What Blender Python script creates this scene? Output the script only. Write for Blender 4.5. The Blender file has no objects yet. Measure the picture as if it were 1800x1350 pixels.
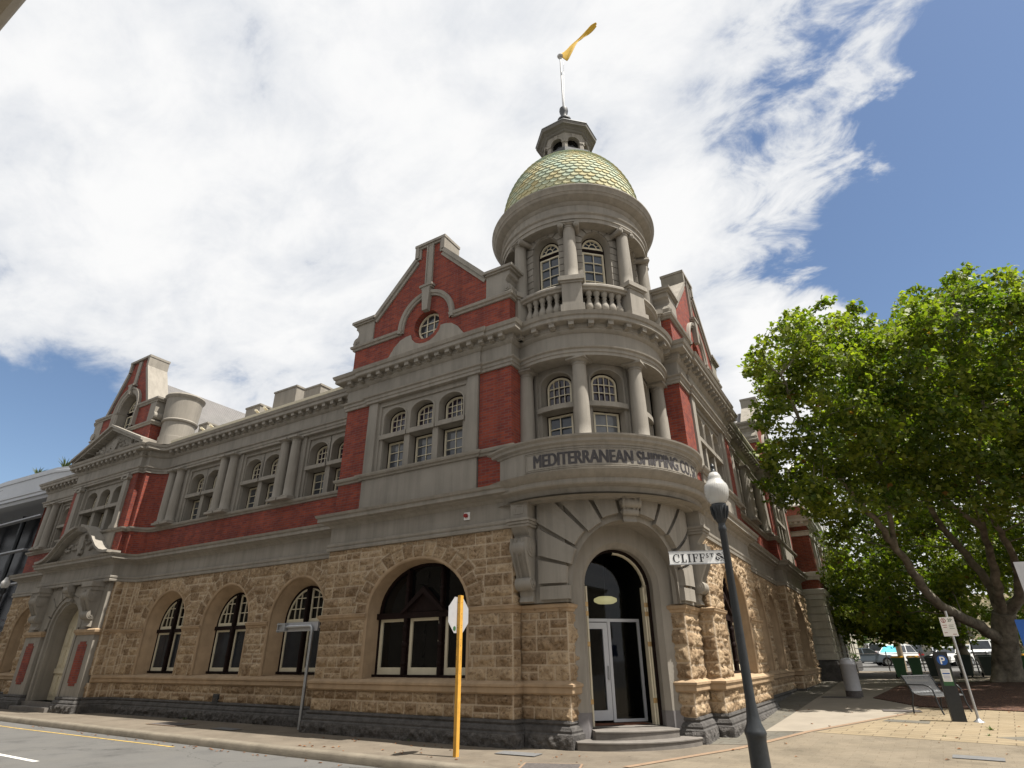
import bpy, math, random
import numpy as np
from mathutils import Vector, Matrix, noise as mnoise
R = math.radians
PI = math.pi
rnd = random.Random(7)

# ------------------------------------------------------------------ camera, sky, sun
S = bpy.context.scene
COL = S.collection
cam_d = bpy.data.cameras.new('camera'); cam = bpy.data.objects.new('camera', cam_d); COL.objects.link(cam)
cam_d.sensor_width = 36.0; cam_d.lens = 1012.5 / 1800 * 36.0
cam_d.clip_start = 0.05; cam_d.clip_end = 3000
CAM = Vector((3.718, -11.906, 1.65))
def cam_matrix(yaw, pitch, roll):
    f = Vector((-math.sin(yaw) * math.cos(pitch), math.cos(yaw) * math.cos(pitch), math.sin(pitch)))
    r = Vector((math.cos(yaw), math.sin(yaw), 0)); u = r.cross(f)
    c, s = math.cos(roll), math.sin(roll)
    r2 = c * r + s * u; u2 = -s * r + c * u
    m = Matrix((r2, u2, -f)).transposed().to_4x4(); m.translation = CAM
    return m
cam.matrix_world = cam_matrix(0.546614, 0.445781, -0.0068)
S.camera = cam

SUN_EL, SUN_AZ = R(65.5), R(5.0)          # azimuth measured from +x towards +y
sd = Vector((math.cos(SUN_EL) * math.cos(SUN_AZ), math.cos(SUN_EL) * math.sin(SUN_AZ), math.sin(SUN_EL)))
sun_d = bpy.data.lights.new('sun', 'SUN'); sun = bpy.data.objects.new('sun', sun_d); COL.objects.link(sun)
sun_d.energy = 5.0; sun_d.angle = R(0.55); sun_d.color = (1.0, 0.95, 0.87)
sun.rotation_euler = sd.to_track_quat('Z', 'Y').to_euler()

W = bpy.data.worlds.new('World'); S.world = W; W.use_nodes = True
def build_world():
    nt = W.node_tree; nt.nodes.clear(); N = nt.nodes; L = nt.links
    out = N.new('ShaderNodeOutputWorld'); bg = N.new('ShaderNodeBackground')
    sky = N.new('ShaderNodeTexSky'); sky.sky_type = 'NISHITA'; sky.sun_disc = False
    sky.sun_elevation = SUN_EL; sky.sun_rotation = PI / 2 - SUN_AZ
    sky.air_density = 1.0; sky.dust_density = 0.6; sky.ozone_density = 2.0
    tc = N.new('ShaderNodeTexCoord')
    def math_(op, a, b=None, clamp=False):
        n = N.new('ShaderNodeMath'); n.operation = op; n.use_clamp = clamp
        for i, v in enumerate((a, b)):
            if v is None: continue
            if isinstance(v, (int, float)): n.inputs[i].default_value = v
            else: L.new(v, n.inputs[i])
        return n.outputs[0]
    def dot(v):
        n = N.new('ShaderNodeVectorMath'); n.operation = 'DOT_PRODUCT'
        L.new(tc.outputs['Generated'], n.inputs[0]); n.inputs[1].default_value = Vector(v).normalized()
        return n.outputs['Value']
    def smooth(v, a, b):
        n = N.new('ShaderNodeMapRange'); n.interpolation_type = 'SMOOTHSTEP'
        L.new(v, n.inputs['Value']); n.inputs['From Min'].default_value = a; n.inputs['From Max'].default_value = b
        return n.outputs['Result']
    sep = N.new('ShaderNodeSeparateXYZ'); L.new(tc.outputs['Generated'], sep.inputs[0])
    den = math_('ADD', math_('MAXIMUM', sep.outputs['Z'], 0.0), 0.22)
    px = math_('DIVIDE', sep.outputs['X'], den); py = math_('DIVIDE', sep.outputs['Y'], den)
    cmb = N.new('ShaderNodeCombineXYZ'); L.new(px, cmb.inputs[0]); L.new(py, cmb.inputs[1])
    def fbm(scale, detail, rough, off, dist=0.0):
        mp = N.new('ShaderNodeMapping'); L.new(cmb.outputs[0], mp.inputs[0]); mp.inputs['Location'].default_value = off
        mp.inputs['Rotation'].default_value = (0, 0, 0.5); mp.inputs['Scale'].default_value = (1.0, 1.35, 1.0)
        n = N.new('ShaderNodeTexNoise'); n.inputs['Scale'].default_value = scale; n.inputs['Detail'].default_value = detail
        n.inputs['Roughness'].default_value = rough; n.inputs['Distortion'].default_value = dist
        L.new(mp.outputs[0], n.inputs['Vector']); return n.outputs['Fac']
    big = fbm(1.5, 3, 0.5, (3.1, 1.7, 0)); fine = fbm(3.0, 10, 0.6, (0.4, 5.2, 0), 0.25)
    # clear gaps towards fixed compass directions, the rest overcast
    gapR = math_('MAXIMUM', smooth(dot(CLEAR_R), 0.974, 0.998), smooth(dot(CLEAR_R2), 0.978, 0.999)); gapL = smooth(dot(CLEAR_L), 0.980, 1.0); gapR2 = smooth(dot(CLEAR_R), 0.890, 0.962)
    wisp = fbm(7.0, 8, 0.62, (2.4, 0.3, 0), 0.5)
    cov = math_('ADD', math_('MULTIPLY', math_('SUBTRACT', fine, 0.5), 1.5), math_('MULTIPLY', math_('SUBTRACT', big, 0.5), 0.8))
    cov = math_('ADD', cov, math_('MULTIPLY', math_('SUBTRACT', wisp, 0.5), 0.75))
    cov = math_('ADD', cov, 1.0)
    cov = math_('SUBTRACT', cov, math_('MULTIPLY', gapR, 1.02))
    cov = math_('SUBTRACT', cov, math_('MULTIPLY', gapL, 1.05))
    cov = math_('SUBTRACT', cov, math_('MULTIPLY', gapR2, 0.40))
    cov = math_('ADD', cov, math_('MULTIPLY', math_('MULTIPLY', gapR2, math_('SUBTRACT', wisp, 0.5)), 1.7))
    cov = math_('SUBTRACT', cov, math_('MULTIPLY', smooth(dot(GAP_LOW), 0.990, 0.998), 0.28))
    cov = math_('ADD', cov, math_('MULTIPLY', smooth(dot(CLOUD_LOW), 0.992, 0.999), 0.55))
    mask = smooth(cov, 0.30, 0.80)
    thick = smooth(cov, 0.55, 1.25)
    cc = N.new('ShaderNodeMix'); cc.data_type = 'RGBA'; L.new(thick, cc.inputs['Factor'])
    cc.inputs['A'].default_value = (0.74, 0.77, 0.82, 1); cc.inputs['B'].default_value = (0.99, 0.99, 0.99, 1)
    sc = N.new('ShaderNodeVectorMath'); sc.operation = 'SCALE'; L.new(sky.outputs[0], sc.inputs[0]); sc.inputs['Scale'].default_value = SKY_K
    mx = N.new('ShaderNodeMix'); mx.data_type = 'RGBA'; L.new(mask, mx.inputs['Factor'])
    L.new(sc.outputs[0], mx.inputs['A']); L.new(cc.outputs['Result'], mx.inputs['B'])
    sc2 = N.new('ShaderNodeVectorMath'); sc2.operation = 'SCALE'; L.new(mx.outputs['Result'], sc2.inputs[0]); sc2.inputs['Scale'].default_value = 0.525 / 0.1
    L.new(sc2.outputs[0], bg.inputs['Color']); bg.inputs['Strength'].default_value = 0.1
    L.new(bg.outputs[0], out.inputs['Surface'])
CLEAR_R = (0.303, 0.752, 0.586); CLEAR_R2 = (0.198, 0.846, 0.495); CLEAR_L = (-0.927, 0.282, 0.247); CLOUD_LOW = (-0.03, 0.903, 0.43); GAP_LOW = (-0.102, 0.855, 0.508)
SKY_K = 0.135
build_world()
S.view_settings.view_transform = 'Standard'; S.view_settings.look = 'None'
S.view_settings.exposure = 0.9; S.view_settings.gamma = 1.0; S.view_settings.use_curve_mapping = False
S.render.resolution_x = 1024; S.render.resolution_y = 768
S.cycles.max_bounces = 8; S.cycles.transparent_max_bounces = 12

# ------------------------------------------------------------------ materials
def new_mat(name):
    m = bpy.data.materials.new(name); m.use_nodes = True
    nt = m.node_tree; b = nt.nodes['Principled BSDF']
    return m, nt, nt.nodes, nt.links, b
def noise_n(N, L, scale, detail=4, rough=0.55, coord='Object', vec=None):
    n = N.new('ShaderNodeTexNoise'); n.inputs['Scale'].default_value = scale
    n.inputs['Detail'].default_value = detail; n.inputs['Roughness'].default_value = rough
    if vec is None:
        tc = N.new('ShaderNodeTexCoord'); vec = tc.outputs[coord]
    L.new(vec, n.inputs['Vector']); return n
def ramp(N, L, fac, stops):
    r = N.new('ShaderNodeValToRGB'); L.new(fac, r.inputs[0])
    e = r.color_ramp.elements
    while len(e) < len(stops): e.new(0.5)
    for el, (p, c) in zip(e, stops): el.position = p; el.color = (*c, 1)
    return r
def bump(N, L, b, height, strength=0.3, dist=0.02):
    n = N.new('ShaderNodeBump'); n.inputs['Strength'].default_value = strength; n.inputs['Distance'].default_value = dist
    L.new(height, n.inputs['Height']); L.new(n.outputs[0], b.inputs['Normal']); return n
def mul(c, k): return tuple(x * k for x in c)
def paint(name, base, rough=0.6, var=0.12, scale=3.0, bscale=60.0, bstr=0.25, bdist=0.01, metal=0.0, streak=0.0, spec=0.4):
    m, nt, N, L, b = new_mat(name)
    n = noise_n(N, L, scale, 6, 0.6)
    r = ramp(N, L, n.outputs['Fac'], [(0.3, mul(base, 1 - var)), (0.5, base), (0.7, mul(base, 1 + var))])
    col = r.outputs[0]
    if streak:
        tc = N.new('ShaderNodeTexCoord'); mp = N.new('ShaderNodeMapping'); mp.inputs['Scale'].default_value = (5, 5, 0.35)
        L.new(tc.outputs['Object'], mp.inputs[0]); s = noise_n(N, L, 1.0, 6, 0.65, vec=mp.outputs[0])
        r2 = ramp(N, L, s.outputs['Fac'], [(0.42, (1, 1, 1)), (0.75, (1 - streak,) * 3)])
        mx = N.new('ShaderNodeMix'); mx.data_type = 'RGBA'; mx.blend_type = 'MULTIPLY'; mx.inputs['Factor'].default_value = 1
        L.new(col, mx.inputs['A']); L.new(r2.outputs[0], mx.inputs['B']); col = mx.outputs['Result']
    L.new(col, b.inputs['Base Color']); b.inputs['Roughness'].default_value = rough; b.inputs['Metallic'].default_value = metal
    b.inputs['Specular IOR Level'].default_value = spec
    if bstr: bump(N, L, b, noise_n(N, L, bscale, 5, 0.6).outputs['Fac'], bstr, bdist)
    return m
def emis_free(name, base, rough=0.4, **k): return paint(name, base, rough, var=0.04, bstr=0, **k)

M = {}
M['render'] = paint('grey_render', (0.272, 0.248, 0.212), 0.8, 0.09, 1.1, 55, 0.5, 0.012, streak=0.26, spec=0.2)
M['render_top'] = M['render']
M['cream'] = paint('cream_paint', (0.60, 0.54, 0.40), 0.45, 0.06, 6, 40, 0.05)
M['brown'] = paint('dark_brown_timber', (0.012, 0.006, 0.005), 0.7, 0.3, 8, 50, 0.2, spec=0.12)
M['plinth'] = paint('dark_granite', (0.075, 0.070, 0.066), 0.8, 0.35, 5, 14, 0.9, 0.04, spec=0.3)
M['plinth_rock'] = paint('rock_faced_granite', (0.095, 0.088, 0.082), 0.85, 0.5, 9, 30, 1.0, 0.04, spec=0.25)
M['plinth_paint'] = paint('slate_paint', (0.16, 0.15, 0.15), 0.7, 0.15, 4, 30, 0.3)
M['dressed'] = paint('dressed_sandstone', (0.36, 0.26, 0.165), 0.85, 0.14, 3, 70, 0.3, streak=0.2, spec=0.2)
M['lantern_dark'] = paint('dark_grey_render', (0.13, 0.12, 0.105), 0.8, 0.1, 2, 50, 0.3)
M['lead'] = paint('lead_sheet', (0.065, 0.068, 0.07), 0.55, 0.2, 6, 20, 0.2)
M['black'] = paint('black_metal', (0.022, 0.025, 0.028), 0.42, 0.2, 20, 90, 0.12)
M['steel'] = paint('galvanised_steel', (0.42, 0.43, 0.44), 0.42, 0.12, 25, 60, 0.08, metal=0.75)
M['benchsteel'] = paint('bench_steel', (0.16, 0.165, 0.17), 0.4, 0.15, 25, 60, 0.08, metal=0.5)
M['signgrey'] = paint('grey_sign_back', (0.42, 0.42, 0.43), 0.5, 0.06, 12, 60, 0.05, metal=0.2)
M['yellowpost'] = paint('yellow_post_paint', (0.62, 0.33, 0.055), 0.5, 0.15, 9, 40, 0.15, streak=0.25)
M['white'] = paint('white_paint', (0.78, 0.78, 0.76), 0.45, 0.04, 8, 50, 0.04)
M['ink'] = emis_free('black_ink', (0.02, 0.02, 0.022), 0.5)
M['letter'] = emis_free('dark_letter_paint', (0.115, 0.107, 0.112), 0.7)
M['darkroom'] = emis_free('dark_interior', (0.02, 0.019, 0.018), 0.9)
M['doorpaint'] = paint('white_aluminium', (0.55, 0.56, 0.58), 0.35, 0.03, 8, 60, 0.02)
M['brass'] = emis_free('brass', (0.45, 0.30, 0.14), 0.35, metal=0.7)
M['mat'] = paint('coir_mat', (0.16, 0.06, 0.03), 0.95, 0.3, 60, 200, 0.6)
M['step'] = paint('stone_step', (0.15, 0.135, 0.12), 0.8, 0.22, 3, 60, 0.3)
M['zinc'] = paint('roof_zinc', (0.34, 0.33, 0.32), 0.5, 0.1, 3, 30, 0.1, metal=0.3)
M['flag'] = paint('yellow_flag_cloth', (0.55, 0.34, 0.035), 0.8, 0.12, 8, 30, 0.2)
M['pole'] = emis_free('white_pole', (0.45, 0.45, 0.45), 0.4)
M['red'] = emis_free('red_plastic', (0.25, 0.015, 0.015), 0.3)
M['blue'] = emis_free('blue_sign', (0.02, 0.09, 0.33), 0.45)
M['green'] = emis_free('green_plastic', (0.03, 0.10, 0.04), 0.45)
M['binyellow'] = emis_free('yellow_lid', (0.70, 0.36, 0.02), 0.5)
M['bindark'] = emis_free('dark_green_plastic', (0.022, 0.035, 0.03), 0.5)
M['rubber'] = paint('rubber', (0.018, 0.018, 0.018), 0.85, 0.2, 20, 60, 0.2)
M['timber'] = paint('weathered_timber', (0.30, 0.24, 0.17), 0.85, 0.25, 6, 40, 0.4, streak=0.3)
M['concrete'] = paint('pale_concrete', (0.259, 0.228, 0.185), 0.85, 0.10, 1.4, 90, 0.2, spec=0.2)
M['kerb'] = paint('kerb_concrete', (0.176, 0.153, 0.119), 0.9, 0.22, 2.5, 45, 0.5, 0.02, spec=0.2)
M['iron'] = paint('cast_iron', (0.09, 0.08, 0.075), 0.7, 0.3, 15, 60, 0.7, 0.02)
M['cover'] = paint('grey_cover', (0.13, 0.13, 0.13), 0.8, 0.15, 10, 60, 0.3)
M['orange'] = paint('terracotta_paver', (0.231, 0.158, 0.103), 0.85, 0.15, 6, 60, 0.2)
M['bark'] = None

def glass_dark(name, base, rough=0.04, spec=0.5):
    m, nt, N, L, b = new_mat(name)
    n = noise_n(N, L, 1.3, 2)
    r = ramp(N, L, n.outputs['Fac'], [(0.35, mul(base, 0.7)), (0.7, mul(base, 1.3))]); L.new(r.outputs[0], b.inputs['Base Color'])
    b.inputs['Roughness'].default_value = rough; b.inputs['Specular IOR Level'].default_value = spec
    bump(N, L, b, noise_n(N, L, 2.2, 2).outputs['Fac'], 0.06, 0.05)
    return m
M['glass'] = glass_dark('window_glass', (0.030, 0.034, 0.040))
M['glass_blue'] = glass_dark('blue_window_glass', (0.035, 0.045, 0.062))
M['glass_black'] = glass_dark('black_window_glass', (0.006, 0.006, 0.006), 0.02, 0.28)
M['glass_purple'] = glass_dark('stained_glass', (0.018, 0.010, 0.024))
M['glass_dusk'] = glass_dark('dusky_window_glass', (0.022, 0.025, 0.031), 0.05, 0.4)
M['blind'] = glass_dark('blind_behind_glass', (0.13, 0.135, 0.14), 0.08)
M['glass_tower'] = glass_dark('tinted_tower_glass', (0.006, 0.007, 0.009), 0.25, 0.06)
M['glass_grey'] = glass_dark('grey_window_glass', (0.06, 0.065, 0.075), 0.08)
def clear_glass():
    m, nt, N, L, b = new_mat('clear_glass'); nt.nodes.remove(b)
    o = N['Material Output']; t = N.new('ShaderNodeBsdfTransparent'); g = N.new('ShaderNodeBsdfGlossy'); mx = N.new('ShaderNodeMixShader'); f = N.new('ShaderNodeFresnel')
    f.inputs['IOR'].default_value = 1.45; g.inputs['Roughness'].default_value = 0.02; t.inputs[0].default_value = (0.85, 0.88, 0.87, 1)
    L.new(f.outputs[0], mx.inputs[0]); L.new(t.outputs[0], mx.inputs[1]); L.new(g.outputs[0], mx.inputs[2]); L.new(mx.outputs[0], o.inputs['Surface'])
    return m
M['clear'] = clear_glass()
def globe_glass():
    m, nt, N, L, b = new_mat('frosted_lamp_glass')
    b.inputs['Base Color'].default_value = (0.58, 0.57, 0.54, 1); b.inputs['Roughness'].default_value = 0.25
    b.inputs['Transmission Weight'].default_value = 0.35; b.inputs['Subsurface Weight'].default_value = 0.0
    w = N.new('ShaderNodeTexWave'); w.inputs['Scale'].default_value = 14; w.bands_direction = 'X'
    tc = N.new('ShaderNodeTexCoord'); L.new(tc.outputs['UV'], w.inputs['Vector']); bump(N, L, b, w.outputs['Fac'], 0.3, 0.004)
    return m
M['globe'] = globe_glass()

def brick_mat(name, c1, c2, mortar, bw=0.235, bh=0.078, mw=0.008, rough=0.85):
    m, nt, N, L, b = new_mat(name)
    tc = N.new('ShaderNodeTexCoord'); br = N.new('ShaderNodeTexBrick'); L.new(tc.outputs['UV'], br.inputs['Vector'])
    br.inputs['Scale'].default_value = 1.0; br.inputs['Brick Width'].default_value = bw; br.inputs['Row Height'].default_value = bh
    br.inputs['Mortar Size'].default_value = mw; br.inputs['Mortar Smooth'].default_value = 0.2; br.inputs['Bias'].default_value = 0.0
    br.inputs['Color1'].default_value = (*c1, 1); br.inputs['Color2'].default_value = (*c2, 1); br.inputs['Mortar'].default_value = (*mortar, 1)
    n = noise_n(N, L, 2.0, 6, 0.6); r = ramp(N, L, n.outputs['Fac'], [(0.3, (0.88, 0.88, 0.9)), (0.7, (1.08, 1.06, 1.04))])
    mx = N.new('ShaderNodeMix'); mx.data_type = 'RGBA'; mx.blend_type = 'MULTIPLY'; mx.inputs['Factor'].default_value = 1
    L.new(br.outputs['Color'], mx.inputs['A']); L.new(r.outputs[0], mx.inputs['B'])
    tc2 = N.new('ShaderNodeTexCoord'); mp2 = N.new('ShaderNodeMapping'); mp2.inputs['Scale'].default_value = (3.2, 3.2, 0.3); L.new(tc2.outputs['Object'], mp2.inputs[0]); sn = noise_n(N, L, 1.0, 7, 0.7, vec=mp2.outputs[0]); sr = ramp(N, L, sn.outputs['Fac'], [(0.28, (1.14, 1.12, 1.1)), (0.5, (1, 1, 1)), (0.72, (0.66, 0.66, 0.68))])
    m2 = N.new('ShaderNodeMix'); m2.data_type = 'RGBA'; m2.blend_type = 'MULTIPLY'; m2.inputs['Factor'].default_value = 1; L.new(mx.outputs['Result'], m2.inputs['A']); L.new(sr.outputs[0], m2.inputs['B']); L.new(m2.outputs['Result'], b.inputs['Base Color'])
    b.inputs['Roughness'].default_value = rough; b.inputs['Specular IOR Level'].default_value = 0.25
    inv = N.new('ShaderNodeMath'); inv.operation = 'SUBTRACT'; inv.inputs[0].default_value = 1; L.new(br.outputs['Fac'], inv.inputs[1])
    ad = N.new('ShaderNodeMath'); ad.operation = 'ADD'; L.new(inv.outputs[0], ad.inputs[0])
    nn = noise_n(N, L, 40, 4); sc = N.new('ShaderNodeMath'); sc.operation = 'MULTIPLY'; sc.inputs[1].default_value = 0.4; L.new(nn.outputs['Fac'], sc.inputs[0]); L.new(sc.outputs[0], ad.inputs[1])
    bump(N, L, b, ad.outputs[0], 0.6, 0.01)
    return m
M['brick'] = brick_mat('red_brick', (0.265, 0.056, 0.030), (0.160, 0.034, 0.026), (0.150, 0.085, 0.075))
M['brick2'] = brick_mat('orange_brick', (0.30, 0.075, 0.045), (0.20, 0.05, 0.035), (0.2, 0.15, 0.12))
def stone_mat():
    m, nt, N, L, b = new_mat('rock_faced_sandstone')
    at = N.new('ShaderNodeAttribute'); at.attribute_name = 'tint'
    sp = N.new('ShaderNodeSeparateColor'); L.new(at.outputs['Color'], sp.inputs[0])
    n = noise_n(N, L, 6, 8, 0.65)
    ad = N.new('ShaderNodeMath'); ad.operation = 'ADD'; L.new(n.outputs['Fac'], ad.inputs[0])
    m1 = N.new('ShaderNodeMath'); m1.operation = 'MULTIPLY_ADD'; L.new(sp.outputs[0], m1.inputs[0]); m1.inputs[1].default_value = 0.42; m1.inputs[2].default_value = -0.21
    L.new(m1.outputs[0], ad.inputs[1])
    r = ramp(N, L, ad.outputs[0], [(0.18, (0.215, 0.146, 0.088)), (0.5, (0.352, 0.255, 0.160)), (0.82, (0.50, 0.38, 0.25))])
    mx = N.new('ShaderNodeMix'); mx.data_type = 'RGBA'; L.new(sp.outputs[1], mx.inputs['Factor'])
    L.new(r.outputs[0], mx.inputs['A']); mx.inputs['B'].default_value = (0.53, 0.43, 0.315, 1)
    pit = noise_n(N, L, 17, 8, 0.72); pr = ramp(N, L, pit.outputs['Fac'], [(0.34, (0.36, 0.32, 0.28)), (0.47, (1, 1, 1)), (0.75, (1.12, 1.1, 1.06))])
    mp_ = N.new('ShaderNodeMix'); mp_.data_type = 'RGBA'; mp_.blend_type = 'MULTIPLY'; iv = N.new('ShaderNodeMath'); iv.operation = 'SUBTRACT'; iv.inputs[0].default_value = 1; L.new(sp.outputs[1], iv.inputs[1]); L.new(iv.outputs[0], mp_.inputs['Factor'])
    L.new(mx.outputs['Result'], mp_.inputs['A']); L.new(pr.outputs[0], mp_.inputs['B'])
    L.new(mp_.outputs['Result'], b.inputs['Base Color']); b.inputs['Roughness'].default_value = 0.92; b.inputs['Specular IOR Level'].default_value = 0.15
    bump(N, L, b, pit.outputs['Fac'], 1.0, 0.05)
    return m
M['stone'] = stone_mat()
def asphalt_mat(name, c, big=0.35):
    m, nt, N, L, b = new_mat(name)
    a = noise_n(N, L, 0.5, 5, 0.6); f = noise_n(N, L, 90, 4, 0.85)
    mp = N.new('ShaderNodeMath'); mp.operation = 'MULTIPLY_ADD'; L.new(f.outputs['Fac'], mp.inputs[0]); mp.inputs[1].default_value = 1.1; L.new(a.outputs['Fac'], mp.inputs[2])
    r = ramp(N, L, mp.outputs[0], [(0.72, mul(c, 1 - big)), (1.38, mul(c, 1 + big))]); L.new(r.outputs[0], b.inputs['Base Color'])
    tc = N.new('ShaderNodeTexCoord'); wn = noise_n(N, L, 1.3, 5, 0.6); vm = N.new('ShaderNodeVectorMath'); vm.operation = 'MULTIPLY_ADD'; L.new(wn.outputs['Color'], vm.inputs[0]); vm.inputs[1].default_value = (1.2, 1.2, 0); L.new(tc.outputs['Object'], vm.inputs[2])
    vo = N.new('ShaderNodeTexVoronoi'); vo.feature = 'DISTANCE_TO_EDGE'; vo.inputs['Scale'].default_value = 0.22; L.new(vm.outputs[0], vo.inputs['Vector'])
    cr = ramp(N, L, vo.outputs['Distance'], [(0.0, (0.45, 0.45, 0.45)), (0.004, (1, 1, 1))])
    st = noise_n(N, L, 0.9, 6, 0.7); sr = ramp(N, L, st.outputs['Fac'], [(0.30, (0.72, 0.72, 0.73)), (0.46, (1, 1, 1)), (0.66, (1.08, 1.07, 1.05))])
    col = r.outputs[0]
    for q in (cr, sr):
        mx = N.new('ShaderNodeMix'); mx.data_type = 'RGBA'; mx.blend_type = 'MULTIPLY'; mx.inputs['Factor'].default_value = 1; L.new(col, mx.inputs['A']); L.new(q.outputs[0], mx.inputs['B']); col = mx.outputs['Result']
    L.new(col, b.inputs['Base Color'])
    b.inputs['Roughness'].default_value = 0.9; b.inputs['Specular IOR Level'].default_value = 0.2
    bump(N, L, b, f.outputs['Fac'], 0.5, 0.012)
    return m
M['asphalt'] = asphalt_mat('asphalt', (0.086, 0.084, 0.080))
def paver_mat(name, c1, c2, mort, bw, bh, mw, rot=0.0, grain=0.35):
    m, nt, N, L, b = new_mat(name)
    tc = N.new('ShaderNodeTexCoord'); mp = N.new('ShaderNodeMapping'); L.new(tc.outputs['Object'], mp.inputs[0]); mp.inputs['Rotation'].default_value = (0, 0, rot)
    br = N.new('ShaderNodeTexBrick'); L.new(mp.outputs[0], br.inputs['Vector']); br.inputs['Scale'].default_value = 1
    br.inputs['Brick Width'].default_value = bw; br.inputs['Row Height'].default_value = bh; br.inputs['Mortar Size'].default_value = mw
    br.inputs['Color1'].default_value = (*c1, 1); br.inputs['Color2'].default_value = (*c2, 1); br.inputs['Mortar'].default_value = (*mort, 1)
    a = noise_n(N, L, 0.7, 6, 0.65); f = noise_n(N, L, 70, 3, 0.75)
    ma = N.new('ShaderNodeMath'); ma.operation = 'MULTIPLY_ADD'; L.new(f.outputs['Fac'], ma.inputs[0]); ma.inputs[1].default_value = 0.8; L.new(a.outputs['Fac'], ma.inputs[2])
    r = ramp(N, L, ma.outputs[0], [(0.5, (1 - grain,) * 3), (1.3, (1 + grain,) * 3)])
    mx = N.new('ShaderNodeMix'); mx.data_type = 'RGBA'; mx.blend_type = 'MULTIPLY'; mx.inputs['Factor'].default_value = 1
    L.new(br.outputs['Color'], mx.inputs['A']); L.new(r.outputs[0], mx.inputs['B'])
    vo = N.new('ShaderNodeTexVoronoi'); vo.inputs['Scale'].default_value = 1.7; L.new(tc.outputs['Object'], vo.inputs['Vector']); gm = ramp(N, L, vo.outputs['Distance'], [(0.035, (0.5, 0.48, 0.46)), (0.055, (1, 1, 1))])
    st = noise_n(N, L, 1.6, 7, 0.7); sr = ramp(N, L, st.outputs['Fac'], [(0.30, (0.74, 0.73, 0.72)), (0.45, (1, 1, 1)), (0.7, (1.07, 1.06, 1.04))]); col = mx.outputs['Result']
    for q in (gm, sr):
        m2_ = N.new('ShaderNodeMix'); m2_.data_type = 'RGBA'; m2_.blend_type = 'MULTIPLY'; m2_.inputs['Factor'].default_value = 1; L.new(col, m2_.inputs['A']); L.new(q.outputs[0], m2_.inputs['B']); col = m2_.outputs['Result']
    L.new(col, b.inputs['Base Color'])
    b.inputs['Roughness'].default_value = 0.88; b.inputs['Specular IOR Level'].default_value = 0.2
    bump(N, L, b, f.outputs['Fac'], 0.4, 0.008)
    return m
M['pave'] = paver_mat('footpath_pavers', (0.126, 0.107, 0.083), (0.117, 0.098, 0.076), (0.097, 0.081, 0.061), 0.42, 0.21, 0.006, 0.05)
M['pave2'] = paver_mat('plaza_pavers', (0.148, 0.124, 0.092), (0.133, 0.113, 0.084), (0.112, 0.092, 0.067), 0.40, 0.20, 0.006, 0.05)
M['pave_cream'] = paver_mat('cream_pavers', (0.227, 0.184, 0.122), (0.203, 0.162, 0.105), (0.105, 0.081, 0.053), 0.62, 0.31, 0.011, 0.12, 0.15)
M['pave_grey'] = paver_mat('grey_pavers', (0.122, 0.112, 0.091), (0.105, 0.099, 0.084), (0.069, 0.057, 0.045), 0.62, 0.31, 0.011, 0.12, 0.2)
def mulch_mat():
    m, nt, N, L, b = new_mat('bark_mulch')
    v = N.new('ShaderNodeTexVoronoi'); v.inputs['Scale'].default_value = 26; tc = N.new('ShaderNodeTexCoord'); L.new(tc.outputs['Object'], v.inputs['Vector'])
    r = ramp(N, L, v.outputs['Color'], [(0.1, (0.030, 0.014, 0.009)), (0.6, (0.085, 0.036, 0.020)), (0.95, (0.20, 0.10, 0.055))]); L.new(r.outputs[0], b.inputs['Base Color'])
    b.inputs['Roughness'].default_value = 0.95; bump(N, L, b, v.outputs['Distance'], 1.0, 0.04)
    return m
M['mulch'] = mulch_mat()
def scrub_mat():
    m, nt, N, L, b = new_mat('dry_scrub')
    n = noise_n(N, L, 0.9, 8, 0.7)
    r = ramp(N, L, n.outputs['Fac'], [(0.35, (0.035, 0.042, 0.016)), (0.5, (0.10, 0.085, 0.045)), (0.62, (0.26, 0.21, 0.14)), (0.8, (0.38, 0.33, 0.25))]); L.new(r.outputs[0], b.inputs['Base Color'])
    b.inputs['Roughness'].default_value = 1.0; bump(N, L, b, n.outputs['Fac'], 1.0, 0.6)
    return m
M['scrub'] = scrub_mat()
def leaf_mat(name, dark, light, tr=0.35):
    m, nt, N, L, b = new_mat(name)
    at = N.new('ShaderNodeAttribute'); at.attribute_name = 'tint'
    r = ramp(N, L, at.outputs['Fac'], [(0.0, dark), (0.55, tuple((a + c) / 2 for a, c in zip(dark, light))), (0.93, light), (1.0, (0.16, 0.085, 0.02))])
    L.new(r.outputs[0], b.inputs['Base Color']); b.inputs['Roughness'].default_value = 0.5; b.inputs['Specular IOR Level'].default_value = 0.35
    t = N.new('ShaderNodeBsdfTranslucent'); mxc = N.new('ShaderNodeMix'); mxc.data_type = 'RGBA'; mxc.blend_type = 'MULTIPLY'; mxc.inputs['Factor'].default_value = 1
    L.new(r.outputs[0], mxc.inputs['A']); mxc.inputs['B'].default_value = (1.6, 1.9, 0.5, 1); L.new(mxc.outputs['Result'], t.inputs['Color'])
    mx = N.new('ShaderNodeMixShader'); mx.inputs[0].default_value = tr
    o = N['Material Output']; L.new(b.outputs[0], mx.inputs[1]); L.new(t.outputs[0], mx.inputs[2]); L.new(mx.outputs[0], o.inputs['Surface'])
    return m
M['leaf'] = leaf_mat('plane_tree_leaf', (0.055, 0.088, 0.013), (0.215, 0.235, 0.034), 0.45)
M['leaf2'] = leaf_mat('shrub_leaf', (0.030, 0.055, 0.014), (0.075, 0.105, 0.030), 0.25)
M['bark'] = paint('plane_tree_bark', (0.20, 0.18, 0.14), 0.9, 0.55, 3.2, 14, 0.8, 0.04)
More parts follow.
